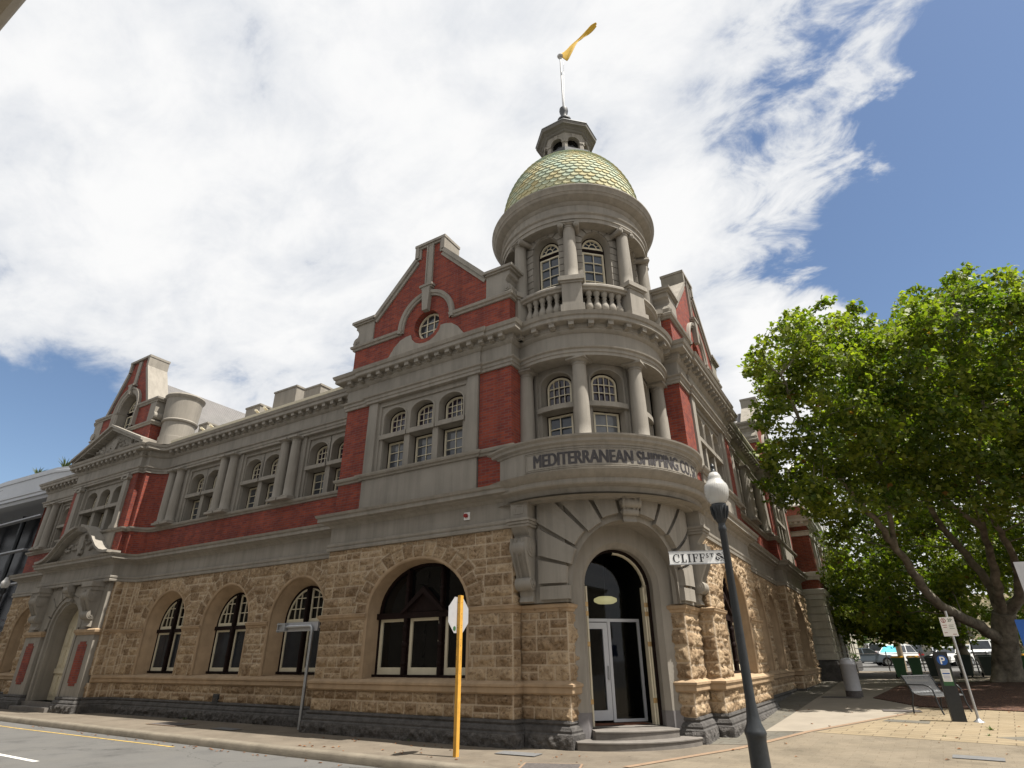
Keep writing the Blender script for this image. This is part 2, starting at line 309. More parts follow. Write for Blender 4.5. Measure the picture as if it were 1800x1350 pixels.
def tile_mat():
    m, nt, N, L, b = new_mat('weathered_copper_tiles')
    at = N.new('ShaderNodeAttribute'); at.attribute_name = 'tint'
    n = noise_n(N, L, 1.1, 5, 0.6)
    ad = N.new('ShaderNodeMath'); ad.operation = 'MULTIPLY_ADD'; L.new(at.outputs['Fac'], ad.inputs[0]); ad.inputs[1].default_value = 0.42
    sc = N.new('ShaderNodeMath'); sc.operation = 'MULTIPLY_ADD'; L.new(n.outputs['Fac'], sc.inputs[0]); sc.inputs[1].default_value = 1.3; sc.inputs[2].default_value = -0.36; L.new(sc.outputs[0], ad.inputs[2])
    r = ramp(N, L, ad.outputs[0], [(0.14, (0.30, 0.39, 0.33)), (0.42, (0.39, 0.42, 0.30)), (0.62, (0.45, 0.43, 0.27)), (0.92, (0.42, 0.35, 0.18))]); L.new(r.outputs[0], b.inputs['Base Color'])
    b.inputs['Roughness'].default_value = 0.88; b.inputs['Specular IOR Level'].default_value = 0.15; bump(N, L, b, noise_n(N, L, 18, 5).outputs['Fac'], 0.4, 0.01)
    return m
M['tile'] = tile_mat()
def corr_mat():
    m, nt, N, L, b = new_mat('corrugated_roof')
    tc = N.new('ShaderNodeTexCoord'); w = N.new('ShaderNodeTexWave'); w.inputs['Scale'].default_value = 2.2; w.bands_direction = 'X'; L.new(tc.outputs['UV'], w.inputs['Vector'])
    n = noise_n(N, L, 2, 4); r = ramp(N, L, n.outputs['Fac'], [(0.3, (0.115, 0.108, 0.102)), (0.7, (0.15, 0.14, 0.132))]); L.new(r.outputs[0], b.inputs['Base Color'])
    b.inputs['Roughness'].default_value = 0.5; bump(N, L, b, w.outputs['Fac'], 1.0, 0.03)
    return m
M['corr'] = corr_mat()

# ------------------------------------------------------------------ mesh helpers
class MB:
    def __init__(s): s.v = []; s.f = []
    def add(s, vs, fs):
        o = len(s.v); s.v.extend(vs); s.f.extend([tuple(i + o for i in f) for f in fs])
    def build(s, name, mat, parent=None, smooth=None, tint=None, loc=None):
        me = bpy.data.meshes.new(name); me.from_pydata([tuple(map(float, p)) for p in s.v], [], s.f)
        return finish(name, me, mat, parent, smooth, tint, loc)
def finish(name, me, mat, parent=None, smooth=None, tint=None, loc=None):
    o = bpy.data.objects.new(name, me); COL.objects.link(o)
    if mat is not None: me.materials.append(M[mat] if isinstance(mat, str) else mat)
    nl = len(me.loops); co = np.empty(len(me.vertices) * 3, 'f'); me.vertices.foreach_get('co', co); co = co.reshape(-1, 3)
    npoly = len(me.polygons)
    nr = np.empty(npoly * 3, 'f'); me.polygons.foreach_get('normal', nr); nr = nr.reshape(-1, 3)
    lt = np.empty(npoly, 'i'); me.polygons.foreach_get('loop_total', lt)
    lv = np.empty(nl, 'i'); me.loops.foreach_get('vertex_index', lv)
    ln = np.repeat(nr, lt, axis=0); P = co[lv]
    uv = np.empty((nl, 2), 'f'); hz = np.hypot(ln[:, 0], ln[:, 1]) + 1e-6; flat = np.abs(ln[:, 2]) > 0.8
    tx, ty = -ln[:, 1] / hz, ln[:, 0] / hz
    uv[:, 0] = np.where(flat, P[:, 0], P[:, 0] * tx + P[:, 1] * ty); uv[:, 1] = np.where(flat, P[:, 1], P[:, 2])
    ul = me.uv_layers.new(name='UVMap'); ul.data.foreach_set('uv', uv.ravel())
    if tint is not None:
        at = me.color_attributes.new('tint', 'FLOAT_COLOR', 'POINT'); c = np.ones((len(me.vertices), 4), 'f')
        t = np.asarray(tint, 'f'); t = t.reshape(len(me.vertices), -1); c[:, :t.shape[1]] = t
        if t.shape[1] == 1: c[:, 1] = t[:, 0]; c[:, 2] = t[:, 0]
        at.data.foreach_set('color', c.ravel())
    if smooth:
        me.shade_smooth(); me.set_sharp_from_angle(angle=R(smooth))
    if parent is not None:
        o.parent = parent; o.matrix_parent_inverse = Matrix.Translation(-root_loc(parent))
    if loc: o.location = loc
    return o
def root_loc(o):
    v = Vector((0, 0, 0))
    while o is not None: v = v + o.location + o.matrix_parent_inverse.translation; o = o.parent
    return v
def tag(o, label, cat, group=None, kind=None):
    if label: o['label'] = label
    if cat: o['category'] = cat
    if group: o['group'] = group
    if kind: o['kind'] = kind
    return o
def empty(name, loc, label, cat, group=None, rz=0.0):
    o = bpy.data.objects.new(name, None); COL.objects.link(o); o.location = loc; o.rotation_euler = (0, 0, rz); o.empty_display_size = 0.2
    return tag(o, label, cat, group)
def copy_tree(o, parent=None):
    c = o.copy(); COL.objects.link(c)
    if parent is not None: c.parent = parent
    for ch in list(o.children): copy_tree(ch, c)
    return c

# frames: facade coordinates (u to the right seen from outside, n outwards, z up) -> world
class Flat:
    def __init__(s, ox, oy, ang): s.o = (ox, oy); s.c = math.cos(ang); s.s = math.sin(ang)   # u axis direction
    def p(s, u, n, z): return (s.o[0] + u * s.c + n * s.s, s.o[1] + u * s.s - n * s.c, z)
    seg = 0
TX, TY = -2.71, 2.71
class Cyl:
    def __init__(s, r, th0=-45.0): s.r = r; s.t = R(th0)
    def p(s, u, n, z):
        a = s.t + u / s.r; return (TX + (s.r + n) * np.cos(a), TY + (s.r + n) * np.sin(a), z)
    seg = 0.12
def FL(y0): return Flat(0, y0, 0)            # left street: u = x
def FR(x0): return Flat(x0, 0, PI / 2)       # right street: u = y
def nseg(F, u0, u1): return max(1, int(abs(u1 - u0) / F.seg) + 1) if F.seg else 1

def box(m, F, u0, u1, n0, n1, z0, z1):
    k = nseg(F, u0, u1); vs = []; fs = []
    for i in range(k + 1):
        u = u0 + (u1 - u0) * i / k
        vs += [F.p(u, n0, z0), F.p(u, n1, z0), F.p(u, n1, z1), F.p(u, n0, z1)]
    for i in range(k):
        a = 4 * i; b = a + 4
        for q in range(4): fs.append((a + q, b + q, b + (q + 1) % 4, a + (q + 1) % 4))
    fs += [(0, 1, 2, 3), (4 * k + 3, 4 * k + 2, 4 * k + 1, 4 * k)]
    m.add(vs, fs)
def wbox(m, x0, x1, y0, y1, z0, z1): box(m, FL(0), x0, x1, -y0, -y1, z0, z1)
def quad(m, F, u0, u1, n, z0, z1):
    k = nseg(F, u0, u1); vs = []; fs = []
    for i in range(k + 1):
        u = u0 + (u1 - u0) * i / k; vs += [F.p(u, n, z0), F.p(u, n, z1)]
    for i in range(k): fs.append((2 * i, 2 * i + 2, 2 * i + 3, 2 * i + 1))
    m.add(vs, fs)
def prism(m, F, poly, n0, n1):
    k = len(poly); vs = [F.p(u, n1, z) for u, z in poly] + [F.p(u, n0, z) for u, z in poly]
    fs = [tuple(range(k)), tuple(range(2 * k - 1, k - 1, -1))] + [(i, i + k, (i + 1) % k + k, (i + 1) % k) for i in range(k)]
    m.add(vs, fs)
def sweep(m, prof, path, caps=True):
    """profile [(n,z)] swept along plan polyline; outwards is to the right of travel"""
    P = [Vector(p) for p in path]; k = len(P); nrm = []
    for i in range(k):
        d = []
        if i > 0: d.append((P[i] - P[i - 1]).normalized())
        if i < k - 1: d.append((P[i + 1] - P[i]).normalized())
        ns = [Vector((q.y, -q.x)) for q in d]
        if len(ns) == 1: nrm.append(ns[0])
        else:
            b = ns[0] + ns[1]; nrm.append(b / max(0.35, (b.length_squared / 2)))
    vs = []; fs = []; q = len(prof)
    for i in range(k):
        for n, z in prof: vs.append((P[i].x + nrm[i].x * n, P[i].y + nrm[i].y * n, z))
    for i in range(k - 1):
        for j in range(q - 1):
            a = i * q + j; fs.append((a, a + q, a + q + 1, a + 1))
    if caps: fs += [tuple(range(q)), tuple(range(k * q - 1, (k - 1) * q - 1, -1))]
    m.add(vs, fs)
def arcpts(cx, cy, r, a0, a1, k):
    return [(cx + r * math.cos(R(a0 + (a1 - a0) * i / k)), cy + r * math.sin(R(a0 + (a1 - a0) * i / k))) for i in range(k + 1)]
def lathe(m, cx, cy, prof, seg=16, a0=0, a1=360):
    full = abs(a1 - a0) >= 360; k = seg if full else seg + 1; vs = []; fs = []; q = len(prof)
    for i in range(k):
        a = R(a0 + (a1 - a0) * i / seg)
        for r, z in prof: vs.append((cx + r * math.cos(a), cy + r * math.sin(a), z))
    for i in range(seg):
        b = ((i + 1) % k) * q; a = i * q
        for j in range(q - 1): fs.append((a + j, b + j, b + j + 1, a + j + 1))
    if full:
        if prof[0][0] > 1e-4: fs.append(tuple(i * q for i in range(k))[::-1])
        if prof[-1][0] > 1e-4: fs.append(tuple(i * q + q - 1 for i in range(k)))
    m.add(vs, fs)
def tube(m, pts, rad, seg=8, caps=True):
    P = [Vector(p) for p in pts]; k = len(P); vs = []; fs = []
    rr = rad if isinstance(rad, (list, tuple)) else [rad] * k
    up = None
    for i in range(k):
        t = (P[min(i + 1, k - 1)] - P[max(i - 1, 0)]).normalized()
        if up is None: up = t.orthogonal().normalized()
        up = (up - t * up.dot(t)).normalized(); w = t.cross(up)
        for j in range(seg):
            a = 2 * PI * j / seg; vs.append(tuple(P[i] + (up * math.cos(a) + w * math.sin(a)) * rr[i]))
    for i in range(k - 1):
        for j in range(seg):
            a = i * seg + j; b = i * seg + (j + 1) % seg; fs.append((a, b, b + seg, a + seg))
    if caps: fs += [tuple(range(seg))[::-1], tuple(range((k - 1) * seg, k * seg))]
    m.add(vs, fs)
def arch_line(uc, hw, zb, zs, rise, k=14):
    """outline from bottom left, up, over, down to bottom right"""
    pts = [(uc - hw, zb)]
    for i in range(k + 1):
        a = PI - PI * i / k; pts.append((uc + hw * math.cos(a), zs + rise * math.sin(a)))
    pts.append((uc + hw, zb)); return pts
def strip(m, F, A, B, na, nb):
    """quads between two point lists [(u,z)] at depths na, nb"""
    k = len(A); vs = [F.p(u, na, z) for u, z in A] + [F.p(u, nb, z) for u, z in B]
    m.add(vs, [(i, i + 1, i + 1 + k, i + k) for i in range(k - 1)])
def arch_band(m, F, uc, hw, zb, zs, rise, prof, k=16):
    """moulding round an arch: profile [(outset, n)]"""
    for (a, na), (b, nb) in zip(prof[:-1], prof[1:]):
        strip(m, F, arch_line(uc, hw + a, zb, zs, rise + a, k), arch_line(uc, hw + b, zb, zs, rise + b, k), na, nb)
def arch_panel(m, F, u0, u1, z0, z1, n, uc, hw, zb, zs, rise, depth, k=14):
    """flat panel with one arched opening and its reveal"""
    A = arch_line(uc, hw, zb, zs, rise, k)
    if zb > z0 + 1e-4: quad(m, F, u0, u1, n, z0, zb)
    vs = []; fs = []
    quad(m, F, u0, uc - hw, n, zb, z1); quad(m, F, uc + hw, u1, n, zb, z1)
    inner = A[1:-1]; top = [(u, z1) for u, z in inner]
    strip(m, F, inner, top, n, n)
    strip(m, F, A, A, n, n - depth)
    strip(m, F, [(uc - hw, zb), (uc + hw, zb)], [(uc - hw, zb), (uc + hw, zb)], n, n - depth)
def arch_height(u, uc, hw, zs, rise):
    t = max(-1, min(1, (u - uc) / hw)); return zs + rise * math.sqrt(max(0, 1 - t * t))
def window(F, parent, n, uc, hw, zb, zs, rise, cols, rows, glass='glass', fw=0.055, mw=0.022, name='window', frame='cream', casing=0.05, d=0.05):
    """sash: frame mesh (a part) with pane and casing sub-parts"""
    m = MB(); k = 10 if rise > 0 else 1
    def outline(g):
        if rise > 0: return arch_line(uc, hw - g, zb + g, zs, rise - g, k)
        return [(uc - hw + g, zb + g), (uc - hw + g, zs - g), (uc + hw - g, zs - g), (uc + hw - g, zb + g)]
    def border(mb, a, b, n1):
        A, B = outline(a), outline(b); A = A + [A[0]]; B = B + [B[0]]
        strip(mb, F, A, B, n1, n1); strip(mb, F, B, B, n1, n1 - d); strip(mb, F, A, A, n1, n1 - d)
    border(m, casing, casing + fw, n)
    g = casing + fw * 0.9; w = hw - g
    for i in range(1, cols):
        u = uc - w + 2 * w * i / cols
        zt = arch_height(u, uc, hw - g, zs, rise - g) if rise > 0 else zs - g
        box(m, F, u - mw / 2, u + mw / 2, n - d, n - 0.012, zb + g, zt)
    zt = zs + rise - g if rise > 0 else zs - g
    for j in range(1, rows):
        z = zb + g + (zt - zb - g) * j / rows
        ww = w
        if rise > 0 and z > zs: ww = (hw - g) * math.sqrt(max(0, 1 - ((z - zs) / (rise - g)) ** 2))
        box(m, F, uc - ww, uc + ww, n - d, n - 0.014, z - mw / 2, z + mw / 2)
    o = m.build(name, frame, parent)
    p = MB(); A = outline(casing); p.add([F.p(u, n - d * 0.8, z) for u, z in A], [tuple(range(len(A)))]); p.build('pane', glass, o)
    if rise == 0 and rows >= 3 and zs - zb < 1.6 and rnd.random() < 0.6:
        bl = MB(); zl = zs - casing - (zs - zb) * rnd.choice((0.25, 0.4, 0.62)); quad(bl, F, uc - hw + casing, uc + hw - casing, n - d * 0.8 + 0.004, zl, zs - casing); bl.build('blind', 'blind', o)
    if casing > 0.005:
        c = MB(); border(c, -0.012, casing + 0.003, n - 0.006); c.build('casing', 'brown', o)
    return o
def column(parent, cx, cy, z0, z1, r, ionic=None, name='column', seg=20, mat='render'):
    m = MB(); h = z1 - z0; f = FL(0)
    wbox(m, cx - r * 1.38, cx + r * 1.38, cy - r * 1.38, cy + r * 1.38, z0, z0 + r * 0.45) if ionic is None else None
    b = z0 + (r * 0.45 if ionic is None else 0)
    pr = [(r * 1.35, b), (r * 1.40, b + r * 0.12), (r * 1.35, b + r * 0.26), (r * 1.12, b + r * 0.32), (r * 1.10, b + r * 0.42), (r, b + r * 0.55)]
    t = z1 - r * 0.9
    for i in range(1, 7): pr.append((r * (1 - 0.16 * (i / 6) ** 1.6), b + r * 0.55 + (t - b - r * 0.55) * i / 6))
    q = r * 0.84
    pr += [(q * 1.1, t + r * 0.03), (q * 1.1, t + r * 0.12), (q, t + r * 0.14), (q, t + r * 0.36), (q * 1.12, t + r * 0.38), (q * 1.36, t + r * 0.6)]
    lathe(m, cx, cy, pr, seg)
    if ionic is None:
        wbox(m, cx - r * 1.25, cx + r * 1.25, cy - r * 1.25, cy + r * 1.25, z1 - r * 0.3, z1)
    else:                                       # ionic volutes turned to the given bearing
        a = ionic; F = Flat(cx, cy, a + PI / 2)
        box(m, F, -r * 1.25, r * 1.25, -r * 1.1, r * 1.1, z1 - r * 0.22, z1)
        box(m, F, -r * 1.2, r * 1.2, -r * 0.95, r * 0.95, z1 - r * 0.45, z1 - r * 0.22)
        for s in (-1, 1):
            for rr_, dn in ((0.42, 1.05), (0.30, 1.13), (0.12, 1.2)):
                vs = []
                for q_, nn in ((0, -dn), (1, dn)):
                    for i in range(12):
                        t_ = 2 * PI * i / 12; vs.append(F.p(s * r * 1.15 + r * rr_ * math.cos(t_), r * nn, z1 - r * 0.62 + r * rr_ * math.sin(t_)))
                m.add(vs, [tuple(range(11, -1, -1)), tuple(range(12, 24))] + [(i, (i + 1) % 12, 12 + (i + 1) % 12, 12 + i) for i in range(12)])
    return m.build(name, mat, parent, smooth=40)
def console(parent, F, uc, w, z0, z1, n0, nt, name='console', mat='render'):
    """scroll bracket: S-shaped side profile, ribbed front, volutes top and bottom"""
    m = MB(); k = 22; h = z1 - z0
    def prof(t):                               # t 0 bottom .. 1 top, projection
        return n0 + nt * (0.42 + 0.20 * math.sin((t - 0.08) * PI * 1.15) ** 2 * 0.2 + 0.58 * (0.5 - 0.5 * math.cos(PI * min(1, t / 0.86))) ** 1.3)
    us = [-0.5, -0.40, -0.36, -0.14, -0.10, 0.10, 0.14, 0.36, 0.40, 0.5]; dn = [0.0, 0.03, -0.035, 0.0, -0.055, -0.055, 0.0, -0.035, 0.03, 0.0]
    vs = []; fs = []; q = len(us)
    for i in range(k + 1):
        t = i / k
        for uu, d in zip(us, dn): vs.append(F.p(uc + uu * w * (0.82 + 0.18 * t), prof(t) + d, z0 + h * t))
    for i in range(k):
        for j in range(q - 1): a = i * q + j; fs.append((a, a + 1, a + 1 + q, a + q))
    m.add(vs, fs)
    for s in (-1, 1):
        A = [(prof(i / k), z0 + h * i / k, uc + s * 0.5 * w * (0.82 + 0.18 * i / k)) for i in range(k + 1)]
        vs = [F.p(u, n, z) for n, z, u in A] + [F.p(u, n0, z) for n, z, u in A]
        m.add(vs, [(i, i + 1, i + 2 + k, i + 1 + k) for i in range(k)])
    vs = [F.p(uc + uu * w, prof(1) + d, z1) for uu, d in zip(us, dn)] + [F.p(uc + 0.5 * w, n0, z1), F.p(uc - 0.5 * w, n0, z1)]; m.add(vs, [tuple(range(len(vs)))])
    def drum(nc, zc, r, ww):
        for rr, e in ((r, 0.0), (r * 0.66, 0.018), (r * 0.32, 0.036)):
            vs = []
            for s in (-1, 1):
                for i in range(16): a = 2 * PI * i / 16; vs.append(F.p(uc + s * (ww / 2 + e), nc + rr * math.cos(a), zc + rr * math.sin(a)))
            m.add(vs, [tuple(range(16)), tuple(range(31, 15, -1))] + [(i, (i + 1) % 16, 16 + (i + 1) % 16, 16 + i) for i in range(16)])
    drum(n0 + nt * 0.58, z1 - nt * 0.46, nt * 0.46, w * 1.04)
    drum(n0 + nt * 0.36, z0 + nt * 0.34, nt * 0.32, w * 0.90)
    # foot leaf
    prism_side = [(n0, z0 - nt * 0.55), (n0 + nt * 0.34, z0 - nt * 0.5), (n0 + nt * 0.22, z0 - nt * 0.25), (n0 + nt * 0.30, z0 + 0.02), (n0, z0 + 0.02)]
    vs = [F.p(uc - w * 0.38, n, z) for n, z in prism_side] + [F.p(uc + w * 0.38, n, z) for n, z in prism_side]; c = len(prism_side)
    m.add(vs, [tuple(range(c)), tuple(range(2 * c - 1, c - 1, -1))] + [(i, i + c, (i + 1) % c + c, (i + 1) % c) for i in range(c)])
    return m.build(name, mat, parent, smooth=35)
def text_mesh(body, size, extrude=0.0, offset=0.0):
    cu = bpy.data.curves.new('txt', 'FONT'); cu.body = body; cu.size = size; cu.extrude = extrude; cu.offset = offset; cu.align_x = 'CENTER'
    o = bpy.data.objects.new('txt', cu); COL.objects.link(o); bpy.context.view_layer.update()
    me = bpy.data.meshes.new_from_object(o.evaluated_get(bpy.context.evaluated_depsgraph_get()))
    v = np.empty(len(me.vertices) * 3, 'f'); me.vertices.foreach_get('co', v); v = v.reshape(-1, 3)
    fs = [tuple(p.vertices) for p in me.polygons]
    bpy.data.objects.remove(o); bpy.data.curves.remove(cu); bpy.data.meshes.remove(me)
    return v, fs
def put_text(m, F, body, size, uc, n, zc, extrude=0.004, offset=0.0, sx=1.0, width=None):
    v, fs = text_mesh(body, size, extrude, offset)
    if width: sx = width / (v[:, 0].max() - v[:, 0].min())
    m.add([F.p(uc + float(p[0]) * sx, n + float(p[2]), zc + float(p[1])) for p in v], fs)

# ------------------------------------------------------------------ rock-faced ashlar
def vnoise(x, y, seed):
    rs = np.random.RandomState(seed); T = rs.rand(64, 64).astype('f')
    xi = np.floor(x).astype(int); yi = np.floor(y).astype(int); fx = x - xi; fy = y - yi
    fx = fx * fx * (3 - 2 * fx); fy = fy * fy * (3 - 2 * fy)
    a = T[xi % 64, yi % 64]; b = T[(xi + 1) % 64, yi % 64]; c = T[xi % 64, (yi + 1) % 64]; d = T[(xi + 1) % 64, (yi + 1) % 64]
    return (a * (1 - fx) + b * fx) * (1 - fy) + (c * (1 - fx) + d * fx) * fy - 0.5
def fnoise(x, y, seed, o=4):
    s = 0; a = 1.0
    for i in range(o): s = s + a * vnoise(x * 2 ** i + 3.7 * i, y * 2 ** i + 1.3 * i, seed + i); a *= 0.55
    return s
def stone_patch(parent, F, u0, u1, z0, z1, cell=0.03, openings=(), seed=1, coarse=0.31, amp=1.0, name='stone_wall', mat='stone', quoin=0.0):
    rs = np.random.RandomState(seed)
    nu = max(3, int((u1 - u0) / cell) + 1); nz = max(3, int((z1 - z0) / cell) + 1)
    us = np.linspace(u0, u1, nu); zs_ = np.linspace(z0, z1, nz); U, Z = np.meshgrid(us, zs_)
    de = np.zeros_like(U); bid = np.zeros_like(U); bul = np.zeros_like(U)
    def fill(a, b, c, d, val, bb):
        i0, i1 = np.searchsorted(us, a - 1e-6), np.searchsorted(us, b + 1e-6); j0, j1 = np.searchsorted(zs_, c - 1e-6), np.searchsorted(zs_, d + 1e-6)
        if i1 <= i0 or j1 <= j0: return
        uu = U[j0:j1, i0:i1]; zz = Z[j0:j1, i0:i1]
        de[j0:j1, i0:i1] = np.minimum(np.minimum(uu - a, b - uu), np.minimum(zz - c, d - zz)); bid[j0:j1, i0:i1] = val; bul[j0:j1, i0:i1] = bb
    n_c = max(1, round((z1 - z0) / coarse)); hs = rs.uniform(0.8, 1.2, n_c); hs = hs / hs.sum() * (z1 - z0); z = z0
    for h in hs:
        u = u0
        while u < u1 - 0.02:
            w = rs.uniform(0.30, 0.78)
            if u + w > u1 - 0.22: w = u1 - u
            if h > 0.24 and rs.rand() < 0.30 and w > 0.42:
                hh = h * rs.uniform(0.42, 0.58); cut = w * rs.uniform(0.35, 0.65)
                fill(u, u + cut, z, z + hh, rs.rand(), rs.uniform(0.5, 1)); fill(u + cut, u + w, z, z + hh, rs.rand(), rs.uniform(0.5, 1))
                fill(u, u + w, z + hh, z + h, rs.rand(), rs.uniform(0.5, 1))
            else: fill(u, u + w, z, z + h, rs.rand(), rs.uniform(0.6, 1.25))
            u += w
        z += h
    keep = np.ones(U.shape, bool)
    for (uc, hw, zb, zsp, rise) in openings:
        ex = (U - uc) / hw; ez = np.where(Z >= zsp, (Z - zsp) / rise, 0.0); rho = np.hypot(ex, ez); rr = rho * (hw + rise) / 2
        inn = np.where(Z >= zsp, rho < 1.0 + 0.05 / hw, np.abs(U - uc) < hw + 0.05) & (Z > zb - 0.02)
        keep &= ~inn
        nv = int(PI * hw / 0.30) | 1; ang = np.arctan2(ez, ex); seg = np.floor(ang / PI * nv); da = np.minimum(ang / PI * nv - seg, seg + 1 - ang / PI * nv) * PI / nv * rr
        vo = 0.40 + 0.10 * (seg % 2); r0 = (hw + rise) / 2
        zone = (Z >= zsp) & (rr >= r0) & (rr < r0 + vo)
        dv = np.minimum(np.minimum(da, rr - r0), r0 + vo - rr)
        de = np.where(zone, dv, de); bid = np.where(zone, rs.rand(200)[np.clip(seg.astype(int), 0, 199)], bid); bul = np.where(zone, 0.9, bul)
        near = (Z >= zsp) & (rr >= r0 + vo) & (rr < r0 + vo + 0.02); de = np.where(near, 0.0, de)
    t = np.clip((de - 0.012) / 0.075, 0, 1); t = t * t * (3 - 2 * t); t2 = np.clip(de / 0.03, 0, 1)
    h = (0.012 * t2 + t * (0.030 * bul + 0.090 * fnoise(U * 5.5 + bid * 37, Z * 5.5 + bid * 13, seed + 5, 3) + 0.055 * fnoise(U * 20, Z * 20, seed + 9, 3))) * amp
    h = np.maximum(h, -0.004 + 0.012 * t2)
    for (uc, hw, zb, zsp, rise) in openings:
        d_ = np.where(Z >= zsp, (np.hypot((U - uc) / hw, np.maximum(Z - zsp, 0) / rise) - 1) * (hw + rise) / 2, np.where(Z > zb - 0.05, np.abs(U - uc) - hw, 9.0)); h = np.where(d_ < 0.14, h * np.clip((d_ - 0.05) / 0.09, 0, 1) + 0.004, h)
    mort = 1 - np.clip((de - 0.008) / 0.010, 0, 1)
    X = F.p(U, h, Z); co = np.stack([np.broadcast_to(np.asarray(q, 'f'), U.shape) for q in X], -1).reshape(-1, 3)
    idx = np.arange(nu * nz).reshape(nz, nu)
    q = np.stack([idx[:-1, :-1], idx[:-1, 1:], idx[1:, 1:], idx[1:, :-1]], -1).reshape(-1, 4)
    kk = (keep[:-1, :-1] & keep[:-1, 1:] & keep[1:, 1:] & keep[1:, :-1]).ravel(); q = q[kk]
    me = bpy.data.meshes.new(name); me.vertices.add(len(co)); me.vertices.foreach_set('co', co.astype('f').ravel())
    me.loops.add(q.size); me.loops.foreach_set('vertex_index', q.astype('i').ravel())
    me.polygons.add(len(q)); me.polygons.foreach_set('loop_start', np.arange(0, q.size, 4, dtype='i')); me.update(calc_edges=True); me.validate()
    tint = np.stack([bid.ravel(), mort.ravel(), np.zeros(bid.size)], -1)
    o = finish(name, me, mat, parent, None, tint); me.shade_smooth(); return o

# ------------------------------------------------------------------ the corner building
B = empty('corner_building', (0, 0, 0), 'grey and red brick heritage corner building with rusticated stone base and domed corner turret', 'building')
PX = -24.75                                    # centre of the door pavilion on the left street
A0, A1 = -81.6, -8.4
# plan lines of the wall faces, left street to right street
def portal_side(s):
    q = [(PX + s * 2.70, 0.0), (PX + s * 2.70, 0.18), (PX + s * 3.0, 0.18)] + arcpts(PX + s * 3.62, 0.18, 0.62, 180 if s > 0 else 0, 90, 7)[1:]
    return q
LEFT = [(-32.4, 4.0), (-32.4, 0.8)] + portal_side(-1)[::-1] + portal_side(1)
PAVL = [(-9.75, 0.8), (-9.75, 0.0)]; PAVR = [(-3.55, 0.0)]
RIGHT = [(0, 3.55), (0, 9.75), (-0.3, 9.75), (-0.3, 16.9), (0.05, 16.9), (0.05, 23.1), (-0.3, 23.1), (-0.3, 23.5)]
arcG = arcpts(TX, TY, 2.4, A0, A1, 14)
GROUND = LEFT + PAVL + PAVR + [(-3.55, 0.35), (-2.36, 0.35)] + [(-0.35, 2.36), (-0.35, 3.55)] + RIGHT
arcF = arcpts(TX, TY, 2.4, -110.4, 20.4, 30)
def jogL(u0, u1, d): return [(u0, 0), (u0, -d), (u1, -d), (u1, 0)]
UPPER = LEFT + PAVL + jogL(-8.78, -4.55, 0.06) + PAVR + arcF + [(0, 3.55), (0, 4.55), (0.06, 4.55), (0.06, 8.78), (0, 8.78)] + RIGHT[1:]

# plinth of dark granite: left run and right run (broken by the doorways)
PL = [(0.0, 0.50), (0.05, 0.50), (0.07, 0.45), (0.05, 0.41), (0.09, 0.38), (0.12, 0.32), (0.115, 0.28), (0.15, 0.25), (0.155, -0.3)]
def plinth(path, seed):
    m = MB(); sweep(m, PL, path)
    return m.build('plinth', 'plinth', B)
def split_from(path, a, b): return path[a:b]
leftA = [(-32.4, 4.0), (-32.4, 0.8)] + portal_side(-1)[::-1][:-1] + [(PX - 2.83, 0.0), (PX - 2.83, -0.02), (PX - 1.45, -0.02), (PX - 1.45, 0.5)]
leftB = [(PX + 1.45, 0.5), (PX + 1.45, -0.02), (PX + 2.83, -0.02), (PX + 2.83, 0.18)] + portal_side(1)[2:] + [(-9.75, 0.8), (-9.75, 0), (-3.55, 0), (-3.55, 0.35), (-2.42, 0.35), (-2.40, 0.75)]
rightA = [(-0.75, 2.40), (-0.35, 2.42), (-0.35, 3.55)] + RIGHT
for i, p_ in enumerate((leftA, leftB, rightA)): plinth(p_, i)
def rough_plinth(F, u0, u1, sd): stone_patch(B, F, u0, u1, -0.15, 0.245, 0.028, (), sd, 0.5, 0.75, 'plinth_block', 'plinth_rock')
for F_, a, b, sd in ((FL(-0.15), -9.88, -3.42, 61), (FL(0.2), -3.42, -2.28, 62), (FL(0.65), -21.1, -9.88, 63), (Flat(-3.40, -0.15, PI / 2), 0.0, 0.35, 64), (FL(-0.18), PX + 1.42, PX + 2.98, 65), (FR(-0.2), 2.28, 3.42, 66), (FR(0.15), 3.42, 9.88, 67), (FR(-0.15), 9.88, 16.8, 68), (Flat(-0.2, 3.40, 0), 0.0, 0.35, 69), (Flat(-0.7, 2.27, 0), 0.0, 0.5, 70)): rough_plinth(F_, a, b, sd)
# sandstone sill band and impost band
SILL = [(0.0, 0.96), (0.06, 0.97), (0.09, 1.0), (0.09, 1.10), (0.12, 1.12), (0.12, 1.165), (0.0, 1.23)]
IMP = [(0.0, 2.60), (0.03, 2.61), (0.04, 2.66), (0.08, 2.69), (0.09, 2.735), (0.10, 2.75), (0.0, 2.79)]
def band(prof, path, name='sandstone_band', mat='dressed'):
    m = MB(); sweep(m, prof, path); return m.build(name, mat, B)
band(SILL, leftA[:-4] + [(PX - 2.83, 0.18)] if False else [(-32.4, 4.0), (-32.4, 0.8)] + portal_side(-1)[::-1][:-2])
band(SILL, portal_side(1)[2:] + [(-9.75, 0.8), (-9.75, 0), (-3.55, 0), (-3.55, 0.35), (-2.36, 0.35), (-2.36, 0.75)])
band(SILL, [(-0.75, 2.36), (-0.35, 2.36), (-0.35, 3.55)] + RIGHT)
WL = [-18.88, -15.33, -11.78]                 # arched ground windows of the left wing
BIG = 6.42
WR = [11.9, 14.75]                            # right wing
def imposts(lo, hi, ops, ret=(), F=None):
    cuts = [(uc - hw - 0.02, uc + hw + 0.02) for uc, hw in ops]; a = lo; out = []
    for c, d in cuts: out.append((a, c)); a = d
    out.append((a, hi)); return out
